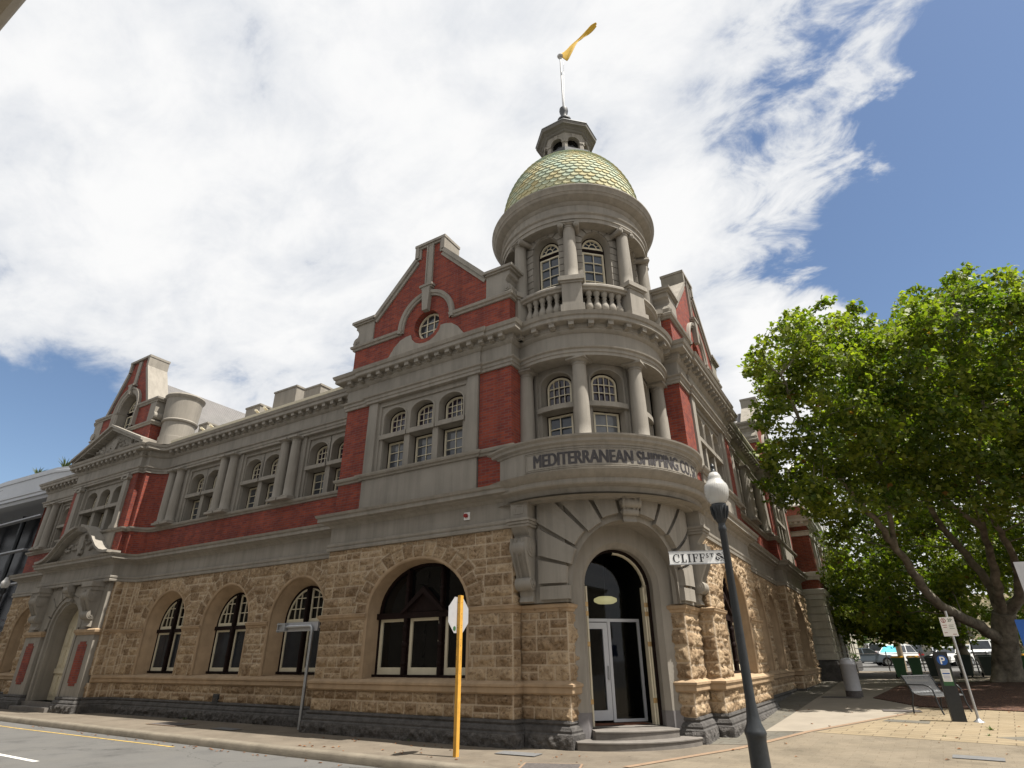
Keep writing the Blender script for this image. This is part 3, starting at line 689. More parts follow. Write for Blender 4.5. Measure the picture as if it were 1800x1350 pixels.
for (a, b) in imposts(-21.13, -9.75, [(u, 1.22) for u in WL]):
    p_ = [(a, 0.8), (b, 0.8)]
    if a < -21: p_ = portal_side(1)[2:] + p_[1:]
    if b > -9.9: p_ = p_
    band(IMP, p_)
band(IMP, [(-9.75, 0.8), (-9.75, 0), (-BIG - 1.6 - 0.02, 0)])
band(IMP, [(-BIG + 1.62, 0), (-3.55, 0), (-3.55, 0.35), (-2.36, 0.35), (-2.36, 0.72)])
band(IMP, [(-0.72, 2.36), (-0.35, 2.36), (-0.35, 3.55), (0, 3.55), (0, BIG - 1.62)])
band(IMP, [(0, BIG + 1.62), (0, 9.75), (-0.3, 9.75), (-0.3, WR[0] - 1.02)])
band(IMP, [(-0.3, WR[0] + 1.02), (-0.3, WR[1] - 1.02)]); band(IMP, [(-0.3, WR[1] + 1.02), (-0.3, 16.9), (0.05, 16.9), (0.05, 20.0 - 1.55)])
band(IMP, [(0.05, 20 + 1.55), (0.05, 23.1), (-0.3, 23.1), (-0.3, 23.5)])
band(IMP, [(-32.4, 3.0), (-32.4, 0.8), (-31.75, 0.8)])

# rock-faced stone, above the sill band and below it
big_op = (-BIG, 1.60, 1.2, 2.75, 1.25); rb_op = (BIG, 1.60, 1.2, 2.75, 1.25)
def stones(F, u0, u1, ops=(), cell=0.03, seed=1):
    stone_patch(B, F, u0, u1, 1.22, 4.52, cell, ops, seed)
    stone_patch(B, F, u0, u1, 0.48, 0.97, cell, (), seed + 50, 0.25)
stones(FL(0), -9.75, -3.55, [big_op], 0.024, 11)
stones(Flat(-3.55, 0, PI / 2), 0, 0.35, (), 0.024, 12)
stones(FL(0.35), -3.55, -2.36, (), 0.024, 13)
[stone_patch(B, Flat(-2.36, 0.35, PI / 2), 0, 0.55, z0_, z1_, 0.024, (), 14, c_) for z0_, z1_, c_ in ((1.22, 2.60, 0.31), (0.48, 0.97, 0.25))]
stones(FL(0.8), -21.13, -9.75, [(u, 1.22, 1.2, 2.75, 1.25) for u in WL], 0.033, 15)
stones(FL(0.18), PX + 2.83, PX + 3.0, (), 0.035, 16)
for i in range(5):                             # concave corner of the door pavilion
    P_ = portal_side(1)[2:]; P_ = [P_[0], P_[2], P_[3], P_[5], P_[6], P_[7]]
    a, b = P_[i], P_[i + 1]; stones(Flat(a[0], a[1], math.atan2(b[1] - a[1], b[0] - a[0])), 0, math.hypot(b[0] - a[0], b[1] - a[1]), (), 0.035, 20 + i)
stones(FL(0.8), -32.4, PX - 3.6, [(-30.2, 1.15, 1.2, 2.75, 1.2)], 0.05, 27)
stones(FL(0.18), PX - 3.7, PX - 2.8, (), 0.05, 28)
stones(FR(-0.35), 2.36, 3.55, (), 0.028, 31); stones(Flat(-0.35, 3.55, 0), 0, 0.35, (), 0.028, 32); [stone_patch(B, Flat(-0.75, 2.36, 0), 0, 0.40, z0_, z1_, 0.028, (), 33, c_) for z0_, z1_, c_ in ((1.22, 2.60, 0.31), (0.48, 0.97, 0.25))]
stones(FR(0), 3.55, 9.75, [rb_op], 0.03, 34)
stones(FR(-0.3), 9.75, 16.9, [(u, 1.0, 1.2, 2.75, 1.2) for u in WR], 0.04, 35)
stones(Flat(-0.3, 16.9, 0), 0, 0.35, (), 0.04, 36); stones(FR(0.05), 16.9, 23.1, [(20.0, 1.5, 1.2, 2.75, 1.25)], 0.045, 37)

def stone_arch(F, uc, hw, zb, zs, rise, depth, splay=0.0):
    m = MB()
    arch_band(m, F, uc, hw, zb, zs, rise, [(0.085, -0.02), (0.085, 0.022), (0.035, 0.026), (0.0, 0.0), (0.0, -0.06), (-splay, -depth)], 22)
    A = arch_line(uc, hw - splay, zb, zs, rise - splay, 22)
    quad(m, F, uc - hw, uc + hw, -depth, zb - 0.02, zb)
    m.add([F.p(uc - hw, 0.0, zb - 0.01), F.p(uc + hw, 0.0, zb - 0.01), F.p(uc + hw, -depth - 0.1, zb + 0.07), F.p(uc - hw, -depth - 0.1, zb + 0.07)], [(0, 1, 2, 3)])
    m.build('arch_reveal', 'dressed', B, smooth=40)
def turned(m, F, u, n, z0, z1, r):
    pr = []; k = 26
    for i in range(k + 1):
        t = i / k; w = 1 + 0.28 * math.sin(t * 40) * (0.35 < (t * 3) % 1 < 0.8)
        pr.append((r * w, z0 + (z1 - z0) * t))
    x, y, _ = F.p(u, n, 0); lathe(m, x, y, pr, 10)
def fan_window(F, uc, hw, zb, zs, rise, n):
    """two-light timber window under an arch: lower sashes, transom, arched upper light"""
    m = MB(); arch_band(m, F, uc, hw, zb, zs, rise, [(0.0, n - 0.08), (0.0, n), (-0.07, n), (-0.07, n - 0.1)], 18)
    box(m, F, uc - hw, uc + hw, n - 0.1, n + 0.05, zs - 0.14, zs - 0.02); box(m, F, uc - hw, uc + hw, n - 0.1, n + 0.06, zb, zb + 0.06)
    box(m, F, uc - 0.07, uc + 0.07, n - 0.06, n + 0.02, zb, zs + rise - 0.02); turned(m, F, uc, n + 0.06, zb + 0.05, zs + rise * 0.9, 0.065)
    o = m.build('window', 'brown', B)
    f = MB(); g = MB()
    for s in (-1, 1):
        a, b = sorted((uc + s * 0.08, uc + s * (hw - 0.07)))
        for (p0, p1, q0, q1) in ((a, a + 0.055, zb + 0.06, zs - 0.14), (b - 0.055, b, zb + 0.06, zs - 0.14), (a + 0.055, b - 0.055, zs - 0.20, zs - 0.14), (a + 0.055, b - 0.055, zb + 0.06, zb + 0.17)):
            box(f, F, p0, p1, n - 0.06, n - 0.01, q0, q1)
        c, d = (a, b)
        box(f, F, c, d, n - 0.06, n - 0.012, zs - 0.02, zs + 0.08)
        x = uc + s * 0.11; box(f, F, min(x - 0.03, x + 0.03), max(x - 0.03, x + 0.03), n - 0.06, n - 0.013, zs + 0.08, zs + rise - 0.10)
        for t in (0.36, 0.62):
            u = uc + s * (0.08 + (hw - 0.15) * t); box(f, F, u - 0.012, u + 0.012, n - 0.06, n - 0.014, zs + 0.08, arch_height(u, uc, hw - 0.08, zs, rise - 0.08))
        for t in (0.36, 0.66):
            z = zs + rise * t; w = (hw - 0.08) * math.sqrt(1 - ((z - zs) / (rise - 0.08)) ** 2); lo, hi = sorted((uc + s * 0.10, uc + s * w)); box(f, F, lo, hi, n - 0.06, n - 0.015, z - 0.012, z + 0.012)
    arch_band(f, F, uc, hw - 0.07, zs, zs, rise - 0.07, [(0.0, n - 0.06), (0.0, n - 0.013), (-0.05, n - 0.013), (-0.05, n - 0.06)], 18)
    f.build('sash', 'cream', o)
    A = arch_line(uc, hw - 0.02, zb + 0.02, zs, rise - 0.02, 18); g.add([F.p(u, n - 0.05, z) for u, z in A], [tuple(range(len(A)))]); g.build('pane', 'glass_black', o)
    for s in (-1, 1): g = MB(); quad(g, F, *sorted((uc + s * 0.10, uc + s * (hw - 0.10))), n - 0.045, zb + 0.1, zs - 0.16); g.build('pane', 'glass_dusk', o)
for u in WL: stone_arch(FL(0.8), u, 1.22, 1.22, 2.75, 1.25, 0.42, 0.20); fan_window(FL(0.8), u, 1.02, 1.29, 2.75, 1.05, -0.42)
stone_arch(FL(0.8), -30.2, 1.15, 1.22, 2.75, 1.2, 0.42, 0.18); fan_window(FL(0.8), -30.2, 0.97, 1.29, 2.75, 1.02, -0.42)
for u in WR: stone_arch(FR(-0.3), u, 1.0, 1.22, 2.75, 1.2, 0.42, 0.15); fan_window(FR(-0.3), u, 0.85, 1.29, 2.75, 1.05, -0.42)
stone_arch(FR(0.05), 20.0, 1.5, 1.22, 2.75, 1.25, 0.5, 0.15)
def big_window(F, uc, hw=1.6, zb=1.22, zs=2.75, rise=1.25):
    stone_arch(F, uc, hw, zb, zs, rise, 0.40, 0.04); n = -0.40; h = hw - 0.03
    m = MB(); arch_band(m, F, uc, h, zb, zs, rise - 0.03, [(0.0, n - 0.1), (0.0, n), (-0.08, n), (-0.08, n - 0.1)], 24)
    zt = 2.62; box(m, F, uc - h, uc + h, n - 0.12, n + 0.08, zt, zt + 0.14); box(m, F, uc - h, uc + h, n - 0.1, n + 0.09, zb + 0.0, zb + 0.10)
    for s in (-1, 1):
        u = uc + s * 0.57; box(m, F, u - 0.10, u + 0.10, n - 0.08, n + 0.0, zb + 0.1, zt); turned(m, F, u - s * 0.0, n + 0.05, zb + 0.1, zt, 0.06)
        box(m, F, u - 0.045, u + 0.045, n - 0.08, n, zt + 0.14, arch_height(u, uc, h, zs, rise) - 0.03); turned(m, F, u, n + 0.05, zt + 0.14, arch_height(u, uc, h, zs, rise) - 0.10, 0.05)
    ap = zt + 0.70
    prism(m, F, [(uc - 0.72, zt + 0.14), (uc - 0.60, zt + 0.14), (uc, ap - 0.12), (uc + 0.60, zt + 0.14), (uc + 0.72, zt + 0.14), (uc, ap + 0.05)], n - 0.02, n + 0.14)
    prism(m, F, [(uc - 0.60, zt + 0.15), (uc + 0.60, zt + 0.15), (uc, ap - 0.12)], n - 0.02, n + 0.06)
    o = m.build('window', 'brown', B); f = MB()
    for a, b in ((uc - h + 0.08, uc - 0.67), (uc - 0.47, uc + 0.47), (uc + 0.67, uc + h - 0.08)):
        for p0, p1, q0, q1 in ((a, a + 0.075, zb + 0.1, zt), (b - 0.02, b, zb + 0.1, zt), (a + 0.075, b - 0.02, zt - 0.07, zt), (a + 0.075, b - 0.02, zb + 0.10, zb + 0.26)): box(f, F, p0, p1, n - 0.07, n - 0.015, q0, q1)
    f.build('sash', 'cream', o); g = MB(); A = arch_line(uc, h - 0.03, zb + 0.05, zs, rise - 0.06, 20); g.add([F.p(u, n - 0.06, z) for u, z in A], [tuple(range(len(A)))]); g.build('pane', 'glass_black', o)
big_window(FL(0), -BIG); big_window(FR(0), BIG)
m = MB(); A = arch_line(20.0, 1.34, 1.22, 2.75, 1.09, 18); m.add([FR(0.05).p(u, -0.45, z) for u, z in A], [tuple(range(len(A)))]); m.build('pane', 'glass_black', B)
# vents low in the stone
for u in (-14.94, -10.15):
    m = MB(); box(m, FL(0.8), u - 0.14, u + 0.14, 0.02, 0.06, 0.42, 0.72)
    for k in range(5): box(m, FL(0.8), u - 0.11, u + 0.11, 0.06, 0.075, 0.46 + k * 0.05, 0.48 + k * 0.05)
    m.build('wall_vent', 'black', B)

# ---- ground-floor frieze and cornice
FRZ = [(0.0, 4.48), (0.07, 4.49), (0.08, 4.55), (0.05, 4.58), (0.08, 4.62), (0.085, 4.68), (0.02, 4.71), (0.02, 5.14), (0.06, 5.17), (0.09, 5.22), (0.20, 5.26), (0.22, 5.29), (0.33, 5.31), (0.33, 5.41), (0.37, 5.43), (0.40, 5.50), (0.0, 5.53)]
seg_left = [p for p in LEFT]
PORT = [(PX - 2.95, 0.18), (PX - 2.95, -0.05), (PX + 2.95, -0.05), (PX + 2.95, 0.18)]
i0 = LEFT.index((PX - 2.70, 0.18)); i1 = LEFT.index((PX + 2.70, 0.18))
G_LEFT = LEFT[:i0 - 1] + PORT + LEFT[i1 + 2:]
m = MB(); sweep(m, FRZ, G_LEFT + PAVL + [(-3.55, 0.0), (-3.55, 0.34)]); m.build('ground_cornice', 'render', B, smooth=25)
m = MB(); sweep(m, FRZ, [(-0.34, 3.55), (0, 3.55)] + RIGHT[1:]); m.build('ground_cornice', 'render', B, smooth=25)
# ---- brick and render of the first floor
def wall(F, u0, u1, z0, z1, n=0.0, mat='brick', name='brick_wall'):
    m = MB(); quad(m, F, u0, u1, n, z0, z1); return m.build(name, mat, B)
def path_wall(path, z0, z1, mat, name):
    m = MB(); sweep(m, [(0.0, z0), (0.0, z1)], path, False); return m.build(name, mat, B)
path_wall([(-32.4, 4.0)] + LEFT[1:i0 + 1][:0] + [(-32.4, 0.8), (PX - 3.62, 0.8)], 5.5, 6.5, 'brick', 'brick_wall')
path_wall(LEFT[2:], 5.5, 6.5, 'brick', 'brick_wall')
path_wall([(-21.13, 0.8), (-9.75, 0.8)], 5.5, 6.5, 'brick', 'brick_wall')
path_wall([(-9.75, 0.8), (-9.75, 0), (-8.72, 0)], 5.5, 8.92, 'brick', 'brick_wall')
path_wall([(-4.58, 0), (-3.55, 0), (-3.55, 0.75)], 5.5, 8.92, 'brick', 'brick_wall')
path_wall([(-0.75, 3.55), (0, 3.55), (0, 4.58)], 5.5, 8.92, 'brick', 'brick_wall')
path_wall([(0, 8.72), (0, 9.75), (-0.3, 9.75)], 5.5, 8.92, 'brick', 'brick_wall')
path_wall([(-0.3, 9.75), (-0.3, 16.9)], 5.5, 6.5, 'brick', 'brick_wall')
path_wall([(-0.3, 16.9), (0.05, 16.9), (0.05, 18.0)], 5.5, 8.92, 'brick', 'brick_wall')
path_wall([(0.05, 22.0), (0.05, 23.1), (-0.3, 23.1), (-0.3, 23.5)], 5.5, 8.92, 'brick', 'brick_wall')
path_wall(portal_side(1), 6.5, 8.92, 'brick', 'brick_wall'); path_wall(portal_side(-1)[::-1], 6.5, 8.92, 'brick', 'brick_wall')
wall(FL(0.8), PX - 4.1, PX - 3.4, 6.5, 8.92)
STR = [(0.0, 6.43), (0.04, 6.44), (0.05, 6.49), (0.10, 6.51), (0.12, 6.55), (0.13, 6.595), (0.0, 6.62)]
band(STR, LEFT + PAVL + jogL(-8.78, -4.55, 0.06) + [(-3.55, 0.0), (-3.55, 0.3)], 'string_course', 'render')
band(STR, [(-0.3, 3.55), (0, 3.55), (0, 4.55), (0.06, 4.55), (0.06, 8.78), (0, 8.78)] + RIGHT[1:], 'string_course', 'render')
# pavilion centre panels with three-light windows
def tri_window(F, uc, hw=2.06, pitch=1.06, lw=0.43, rows=3, n0=0.03):
    m = MB()
    box(m, F, uc - hw, uc + hw, -0.05, 0.05, 5.5, 6.45)                               # apron panel
    for s in (-1, 1):
        a, b = sorted((uc + s * hw, uc + s * (hw - 0.36))); box(m, F, a, b, -0.4, n0 + 0.03, 6.6, 8.9)
        a, b = sorted((uc + s * (hw - 0.36), uc + s * (hw - 0.46))); box(m, F, a, b, -0.4, n0 - 0.05, 6.6, 8.72)
    box(m, F, uc - hw + 0.36, uc + hw - 0.36, -0.4, n0 - 0.05, 8.72, 8.9)
    m.build('window_surround', 'render', B)
    t = MB(); w = pitch
    for k in (-1, 0, 1):
        c = uc + k * pitch; a = c - w / 2 - (0.10 if k == -1 else 0); b = c + w / 2 + (0.10 if k == 1 else 0)
        arch_panel(t, F, a, b, 7.74, 8.72, -0.07, c, lw, 7.80, 8.32, 0.28, 0.34)
        arch_band(t, F, c, lw, 7.80, 8.32, 0.28, [(0.0, -0.07), (0.0, -0.05), (0.05, -0.05), (0.05, -0.07)])
        quad(t, F, a, c - lw, -0.07, 6.6, 7.74); quad(t, F, c + lw, b, -0.07, 6.6, 7.74)
        strip(t, F, [(c - lw, 6.6), (c - lw, 7.62), (c + lw, 7.62), (c + lw, 6.6)], [(c - lw, 6.6), (c - lw, 7.62), (c + lw, 7.62), (c + lw, 6.6)], -0.07, -0.41)
        box(t, F, c - lw - 0.08, c + lw + 0.08, -0.38, 0.0, 7.64, 7.78)
        window(F, B, -0.33, c, lw, 7.80, 8.32, 0.28, 4, 3, 'glass_purple'); window(F, B, -0.33, c, lw, 6.62, 7.63, 0, 2, rows, 'glass_grey')
    t.build('window_mullions', 'render', B, smooth=30)
tri_window(FL(0), -6.665); tri_window(FR(0), 6.665); tri_window(FR(0.05), 20.0)
# wing bays: paired half columns and two-light windows
def bay(F, uc, half=1.78, pitch=1.10, lw=0.44, cols=True):
    t = MB(); 
    box(t, F, uc - half, uc - 1.12, -0.5, -0.02, 6.6, 8.9); box(t, F, uc + 1.12, uc + half, -0.5, -0.02, 6.6, 8.9)
    for s in (-1, 1): a, b = sorted((uc + s * 1.12, uc + s * 1.02)); box(t, F, a, b, -0.5, -0.09, 6.6, 8.74)
    box(t, F, uc - 1.12, uc + 1.12, -0.5, -0.09, 8.74, 8.9)
    for k in (-0.5, 0.5):
        c = uc + k * pitch; a = c - pitch / 2 + (0.06 if k < 0 else 0); b = c + pitch / 2 - (0.06 if k > 0 else 0)
        arch_panel(t, F, a - 0.02, b + 0.02, 7.70, 8.74, -0.16, c, lw, 7.78, 8.30, 0.28, 0.34)
        arch_band(t, F, c, lw, 7.78, 8.30, 0.28, [(0.0, -0.16), (0.0, -0.14), (0.05, -0.14), (0.05, -0.16)])
        quad(t, F, a, c - lw, -0.16, 6.6, 7.70); quad(t, F, c + lw, b, -0.16, 6.6, 7.70)
        P_ = [(c - lw, 6.6), (c - lw, 7.60), (c + lw, 7.60), (c + lw, 6.6)]; strip(t, F, P_, P_, -0.16, -0.5)
        box(t, F, c - lw - 0.07, c + lw + 0.07, -0.48, -0.05, 7.62, 7.75)
        window(F, B, -0.43, c, lw, 7.78, 8.30, 0.28, 4, 3, 'glass_purple'); window(F, B, -0.43, c, lw, 6.62, 7.61, 0, 2, 3, 'glass_grey')
    t.build('window_bay', 'render', B, smooth=30)
def pair(F, uc):
    for s in (-1, 1):
        x, y, _ = F.p(uc + s * 0.29, 0.10, 0); column(B, x, y, 6.6, 8.88, 0.185)
for u in (-18.58, -15.03, -11.48): bay(FL(0.8), u)
for u in (-20.33, -16.80, -13.25): pair(FL(0.8), u)
bay(FL(0.8), -29.4); pair(FL(0.8), -31.1)
for u in (11.55, 15.1): bay(FR(-0.3), u)
pair(FR(-0.3), 13.33); pair(FR(-0.3), 10.2); pair(FR(-0.3), 16.5)
# ---- first-floor entablature and main cornice with modillions
ENT = [(-0.45, 8.88), (0.06, 8.88), (0.06, 8.96), (0.09, 8.98), (0.09, 9.06), (0.14, 9.09), (0.15, 9.13), (0.03, 9.16), (0.03, 9.56), (0.07, 9.58), (0.12, 9.64), (0.12, 9.68), (0.14, 9.69), (0.14, 9.81), (0.34, 9.82), (0.36, 9.84), (0.36, 9.94), (0.40, 9.96), (0.44, 10.06), (0.0, 10.12)]
def along(path, step, skip=0.0):
    out = []
    for a, b in zip(path[:-1], path[1:]):
        d = Vector(b) - Vector(a); l = d.length
        if l < 0.14: continue
        k = max(1, round(l / step)); t = d / l
        for i in range(k):
            s = (i + 0.5) * l / k; out.append((Vector(a) + t * s, t))
    return out
def entablature(path, name='main_cornice', ms=0.40):
    m = MB(); sweep(m, ENT, path)
    pts = along(path, ms)
    if path is arcF: pts = [(Vector((TX + 2.4 * math.cos(R(a)), TY + 2.4 * math.sin(R(a)))), Vector((-math.sin(R(a)), math.cos(R(a))))) for a in np.arange(-104, 16, 11.4)]
    for p_, t in pts:
        f = Flat(p_.x, p_.y, math.atan2(t.y, t.x)); box(m, f, -0.075, 0.075, 0.10, 0.31, 9.705, 9.825); box(m, f, -0.075, 0.075, 0.10, 0.24, 9.675, 9.71)
        box(m, f, -0.09, 0.09, 0.10, 0.325, 9.80, 9.835)
    return m.build(name, 'render', B, smooth=25)
iL = LEFT.index((PX + 2.70, 0.0))
entablature(LEFT + PAVL + jogL(-8.78, -4.55, 0.06) + PAVR + [(-3.55, 0.46)])
entablature(arcF, ms=0.36)
entablature([(-0.46, 3.55), (0, 3.55), (0, 4.55), (0.06, 4.55), (0.06, 8.78), (0, 8.78)] + RIGHT[1:])
m = MB(); sweep(m, [(0.30, 10.10), (0.40, 10.10), (0.42, 10.19), (0.36, 10.19), (0.34, 10.13)], [(-20.9, 0.8), (-9.85, 0.8)]); m.build('gutter', 'cream', B); m = MB(); sweep(m, [(0.30, 10.10), (0.40, 10.10), (0.42, 10.19), (0.36, 10.19)], [(-0.3, 9.9), (-0.3, 16.8)]); m.build('gutter', 'cream', B)

# ------------------------------------------------------------------ the rounded corner: doorway, balcony with the sign, bay, turret
def dpt(d): return (TX + d * math.cos(R(-45)), TY + d * math.sin(R(-45)))
CG = Cyl(2.4); D0 = dpt(1.71); DF = Flat(D0[0], D0[1], PI / 4)
for F_, s in ((FL(0.35), -1), (FR(-0.35), 1)):          # flanking piers above the impost, brackets
    a, b = (-3.52, -2.30) if s < 0 else (2.30, 3.52)
    m = MB(); box(m, F_, a, b, -0.2, 0.075, 2.79, 5.04); m.build('door_pier', 'render', B)
    u0, u1 = (-3.50, -3.04) if s < 0 else (3.04, 3.50); uc = (u0 + u1) / 2
    m = MB(); box(m, F_, u0, u1, 0.07, 0.50, 4.66, 5.04)
    for q in range(3): box(m, F_, u0 - 0.03 - 0.025 * q, u1 + 0.03 + 0.025 * q, 0.07, 0.53 + 0.03 * q, 4.46 + 0.065 * q, 4.52 + 0.065 * q)
    box(m, F_, u0 + 0.10, u1 - 0.10, 0.50, 0.51, 4.76, 4.80); box(m, F_, u0 + 0.10, u1 - 0.10, 0.50, 0.51, 4.94, 4.98); box(m, F_, u0 + 0.10, u0 + 0.14, 0.50, 0.51, 4.80, 4.94); box(m, F_, u1 - 0.14, u1 - 0.10, 0.50, 0.51, 4.80, 4.94)
    m.build('bracket_block', 'render', B)
    m = MB(); pr = [(0.07, 4.20), (0.34, 4.20), (0.37, 4.28), (0.44, 4.36), (0.52, 4.46), (0.07, 4.46)]; vs = [F_.p(u0 + 0.02, n, z) for n, z in pr] + [F_.p(u1 - 0.02, n, z) for n, z in pr]; c = 6
    m.add(vs, [tuple(range(c)), tuple(range(2 * c - 1, c - 1, -1))] + [(i, i + c, (i + 1) % c + c, (i + 1) % c) for i in range(c)]); m.build('bracket_corbel', 'render', B)
    console(B, F_, uc, 0.46, 3.05, 4.20, 0.07, 0.46)
# curved wall with the arch opening
UH = 1.75; OU, OZ, OR = 1.37, 3.15, 1.42
m = MB(); arch_panel(m, CG, -UH, UH, 2.79, 5.05, 0.0, 0.0, OU, 2.79, OZ, OR, 0.0, 24)
for s_ in (-1, 1): quad(m, DF, *sorted((s_ * 1.32, s_ * 1.52)), 0.0, 0.1, 2.85); m.add([CG.p(s_ * OU, 0, 2.79), CG.p(s_ * UH, 0, 2.79), DF.p(s_ * 1.55, 0, 2.79), DF.p(s_ * 1.32, 0, 2.79)], [(0, 1, 2, 3)])
A = arch_line(0, OU, 2.79, OZ, OR, 24); Bq = arch_line(0, 1.32, 2.79, OZ, OR, 24)
vs = [CG.p(u, 0, z) for u, z in A] + [DF.p(u, 0, z) for u, z in Bq]; k = len(A); m.add(vs, [(i, i + 1, i + 1 + k, i + k) for i in range(k - 1)])
arch_band(m, DF, 0.86, 0, OZ, OZ, 0, [(0, 0), (0, 0)], 2) if False else None
def ring_pts(hw, rise): return arch_line(0, hw, 0.16, OZ, rise, 24)
for (h0, r0_, n0_), (h1, r1_, n1_) in zip([(1.32, OR, 0.0), (0.97, 1.02, 0.0), (0.86, 0.90, -0.12)], [(0.97, 1.02, 0.0), (0.86, 0.90, -0.12), (0.86, 0.90, -0.45)]):
    strip(m, DF, ring_pts(h0, r0_), ring_pts(h1, r1_), n0_, n1_)
m.build('door_surround', 'render', B, smooth=30)
for s in (-1, 1):                                    # slate painted feet of the jambs
    m = MB(); box(m, DF, *sorted((s * 0.98, s * 1.50)), -0.05, 0.012, 0.14, 0.62); q = [DF.p(s * u_, n_, z_) for u_, n_ in ((0.98, 0.012), (0.852, -0.115), (0.852, -0.40)) for z_ in (0.14, 0.62)]; m.add(q, [(0, 2, 3, 1), (2, 4, 5, 3)]); m.build('jamb_foot', 'plinth_paint', B)
# rusticated voussoirs on the curve
NV = 11; VM = [MB(), MB()]
def rect_r(a, hx, hz):
    c, s = math.cos(a), math.sin(a); t = []
    if abs(c) > 1e-6: t.append(hx / abs(c))
    if s > 1e-6: t.append(hz / s)
    return min(t)
for i in range(NV):
    if i == NV // 2: continue
    m = VM[i > NV // 2]; a0, a1 = PI * i / NV + 0.022, PI * (i + 1) / NV - 0.022; big = 0.07 if i % 2 else 0.0
    ka, kr = 4, 5; G = {}; vs = []; fs = []
    for ia in range(ka + 1):
        a = a0 + (a1 - a0) * ia / ka; ro = rect_r(a, 2.12, 5.04 - OZ); ri = 1.46 + 0.10 * math.sin(a) - big
        for ir in range(kr + 1):
            r_ = ri + (ro - ri) * ir / kr; vs.append(CG.p(r_ * math.cos(a), 0.15, OZ + r_ * math.sin(a)))
        vs.append(CG.p(ri * math.cos(a), -0.02, OZ + ri * math.sin(a)))
    q = kr + 2
    for ia in range(ka):
        for ir in range(kr): a_ = ia * q + ir; fs.append((a_, a_ + 1, a_ + 1 + q, a_ + q))
        fs.append((ia * q, ia * q + q, ia * q + q + kr + 1, ia * q + kr + 1))
    for a in (a0, a1):
        ro = rect_r(a, 2.12, 5.04 - OZ); ri = 1.46 + 0.10 * math.sin(a) - big
        o = len(vs); vs += [CG.p(ri * math.cos(a), n, OZ + ri * math.sin(a)) for n in (0.15, -0.02)] + [CG.p(ro * math.cos(a), n, OZ + ro * math.sin(a)) for n in (-0.02, 0.15)]; fs.append((o, o + 1, o + 2, o + 3))
    m.add(vs, fs)
for q in VM: q.build('voussoirs', 'render', B)
for s in (-1, 1): m = MB(); box(m, CG, *sorted((s * 1.40, s * 2.10)), -0.02, 0.13, 2.85, 3.13); m.build('arch_impost', 'render', B)
console(B, CG, 0.0, 0.40, 4.62, 5.03, 0.08, 0.26, 'keystone')
m = MB(); lathe(m, TX, TY, [(0.2, 5.03), (3.0, 5.03)], 60, -130, 40); m.build('balcony_soffit', 'render', B)
# balcony slab, sign wall and coping
PRB = [(0.0, 5.0), (0.34, 5.0), (0.36, 5.05), (0.50, 5.10), (0.54, 5.17), (0.56, 5.20), (0.70, 5.25), (0.72, 5.28), (0.72, 5.37), (0.76, 5.39), (0.84, 5.46), (0.90, 5.53), (0.58, 5.57), (0.56, 5.60), (0.56, 6.19), (0.59, 6.21), (0.60, 6.25), (0.67, 6.29), (0.68, 6.35), (0.74, 6.40), (0.75, 6.44), (0.3, 6.47), (0.3, 6.44), (0.30, 5.6)]
m = MB(); sweep(m, PRB, arcpts(TX, TY, 2.4, -128, 38, 64)); m.build('balcony', 'render', B, smooth=28)
CS = Cyl(2.96); m = MB(); U0 = 2.96 * R(51.5)
for q, (e, t) in enumerate(((0.0, 0.02), (0.05, 0.012))):
    box(m, CS, -U0 + e, U0 - e, -0.01, t, 5.68 + e * 0.8, 5.695 + e * 0.8); box(m, CS, -U0 + e, U0 - e, -0.01, t, 6.145 - e * 0.8, 6.16 - e * 0.8)
    for s in (-1, 1): box(m, CS, *sorted((s * (U0 - e), s * (U0 - e - 0.018))), -0.01, t, 5.695 + e * 0.8, 6.145 - e * 0.8)
m.build('sign_border', 'render', B)
m = MB()
for q, e in ((-0.017, 0.0), (-0.009, 0.007), (0.0, 0.0), (0.009, -0.007), (0.017, 0.0), (-0.012, -0.007), (0.012, 0.007)): put_text(m, CS, 'MEDITERRANEAN SHIPPING CO. SA', 0.44, 0.03 + q, 0.006 + q * 0.05, 5.77 + e, 0.0, 0.0, width=2.96 * R(94)); m.build('sign_lettering', 'letter', B)
# bay behind the balcony
CB = Cyl(1.92); m = MB(); UW = 1.92 * R(21.3)
for k in (-1, 0, 1):
    uc = k * 2 * UW
    arch_panel(m, CB, uc - UW, uc + UW, 7.72, 8.90, 0.0, uc, 0.46, 7.80, 8.42, 0.30, 0.30)
    arch_band(m, CB, uc, 0.46, 7.80, 8.42, 0.30, [(0.0, 0.0), (0.0, 0.025), (0.05, 0.025), (0.05, 0.0)])
    quad(m, CB, uc - UW, uc - 0.46, 0.0, 6.45, 7.72); quad(m, CB, uc + 0.46, uc + UW, 0.0, 6.45, 7.72)
    P_ = [(uc - 0.46, 6.45), (uc - 0.46, 7.60), (uc + 0.46, 7.60), (uc + 0.46, 6.45)]; strip(m, CB, P_, P_, 0.0, -0.3)
    box(m, CB, uc - 0.55, uc + 0.55, -0.28, 0.09, 7.62, 7.76)
    for s in (-1, 1): box(m, CB, *sorted((uc + s * (UW - 0.04), uc + s * (UW - 0.14))), 0.0, 0.05, 6.45, 8.9)
for s in (-1, 1): quad(m, CB, *sorted((s * 3 * UW, s * 3.7 * UW)), 0.0, 6.45, 8.9)
m.build('bay_wall', 'render', B, smooth=30)
for k in (-1, 0, 1):
    uc = k * 2 * UW; window(CB, B, -0.22, uc, 0.46, 7.80, 8.42, 0.30, 4, 3, 'glass_purple'); window(CB, B, -0.22, uc, 0.46, 6.45, 7.61, 0, 2, 3, 'glass_blue')
AX = -45.8
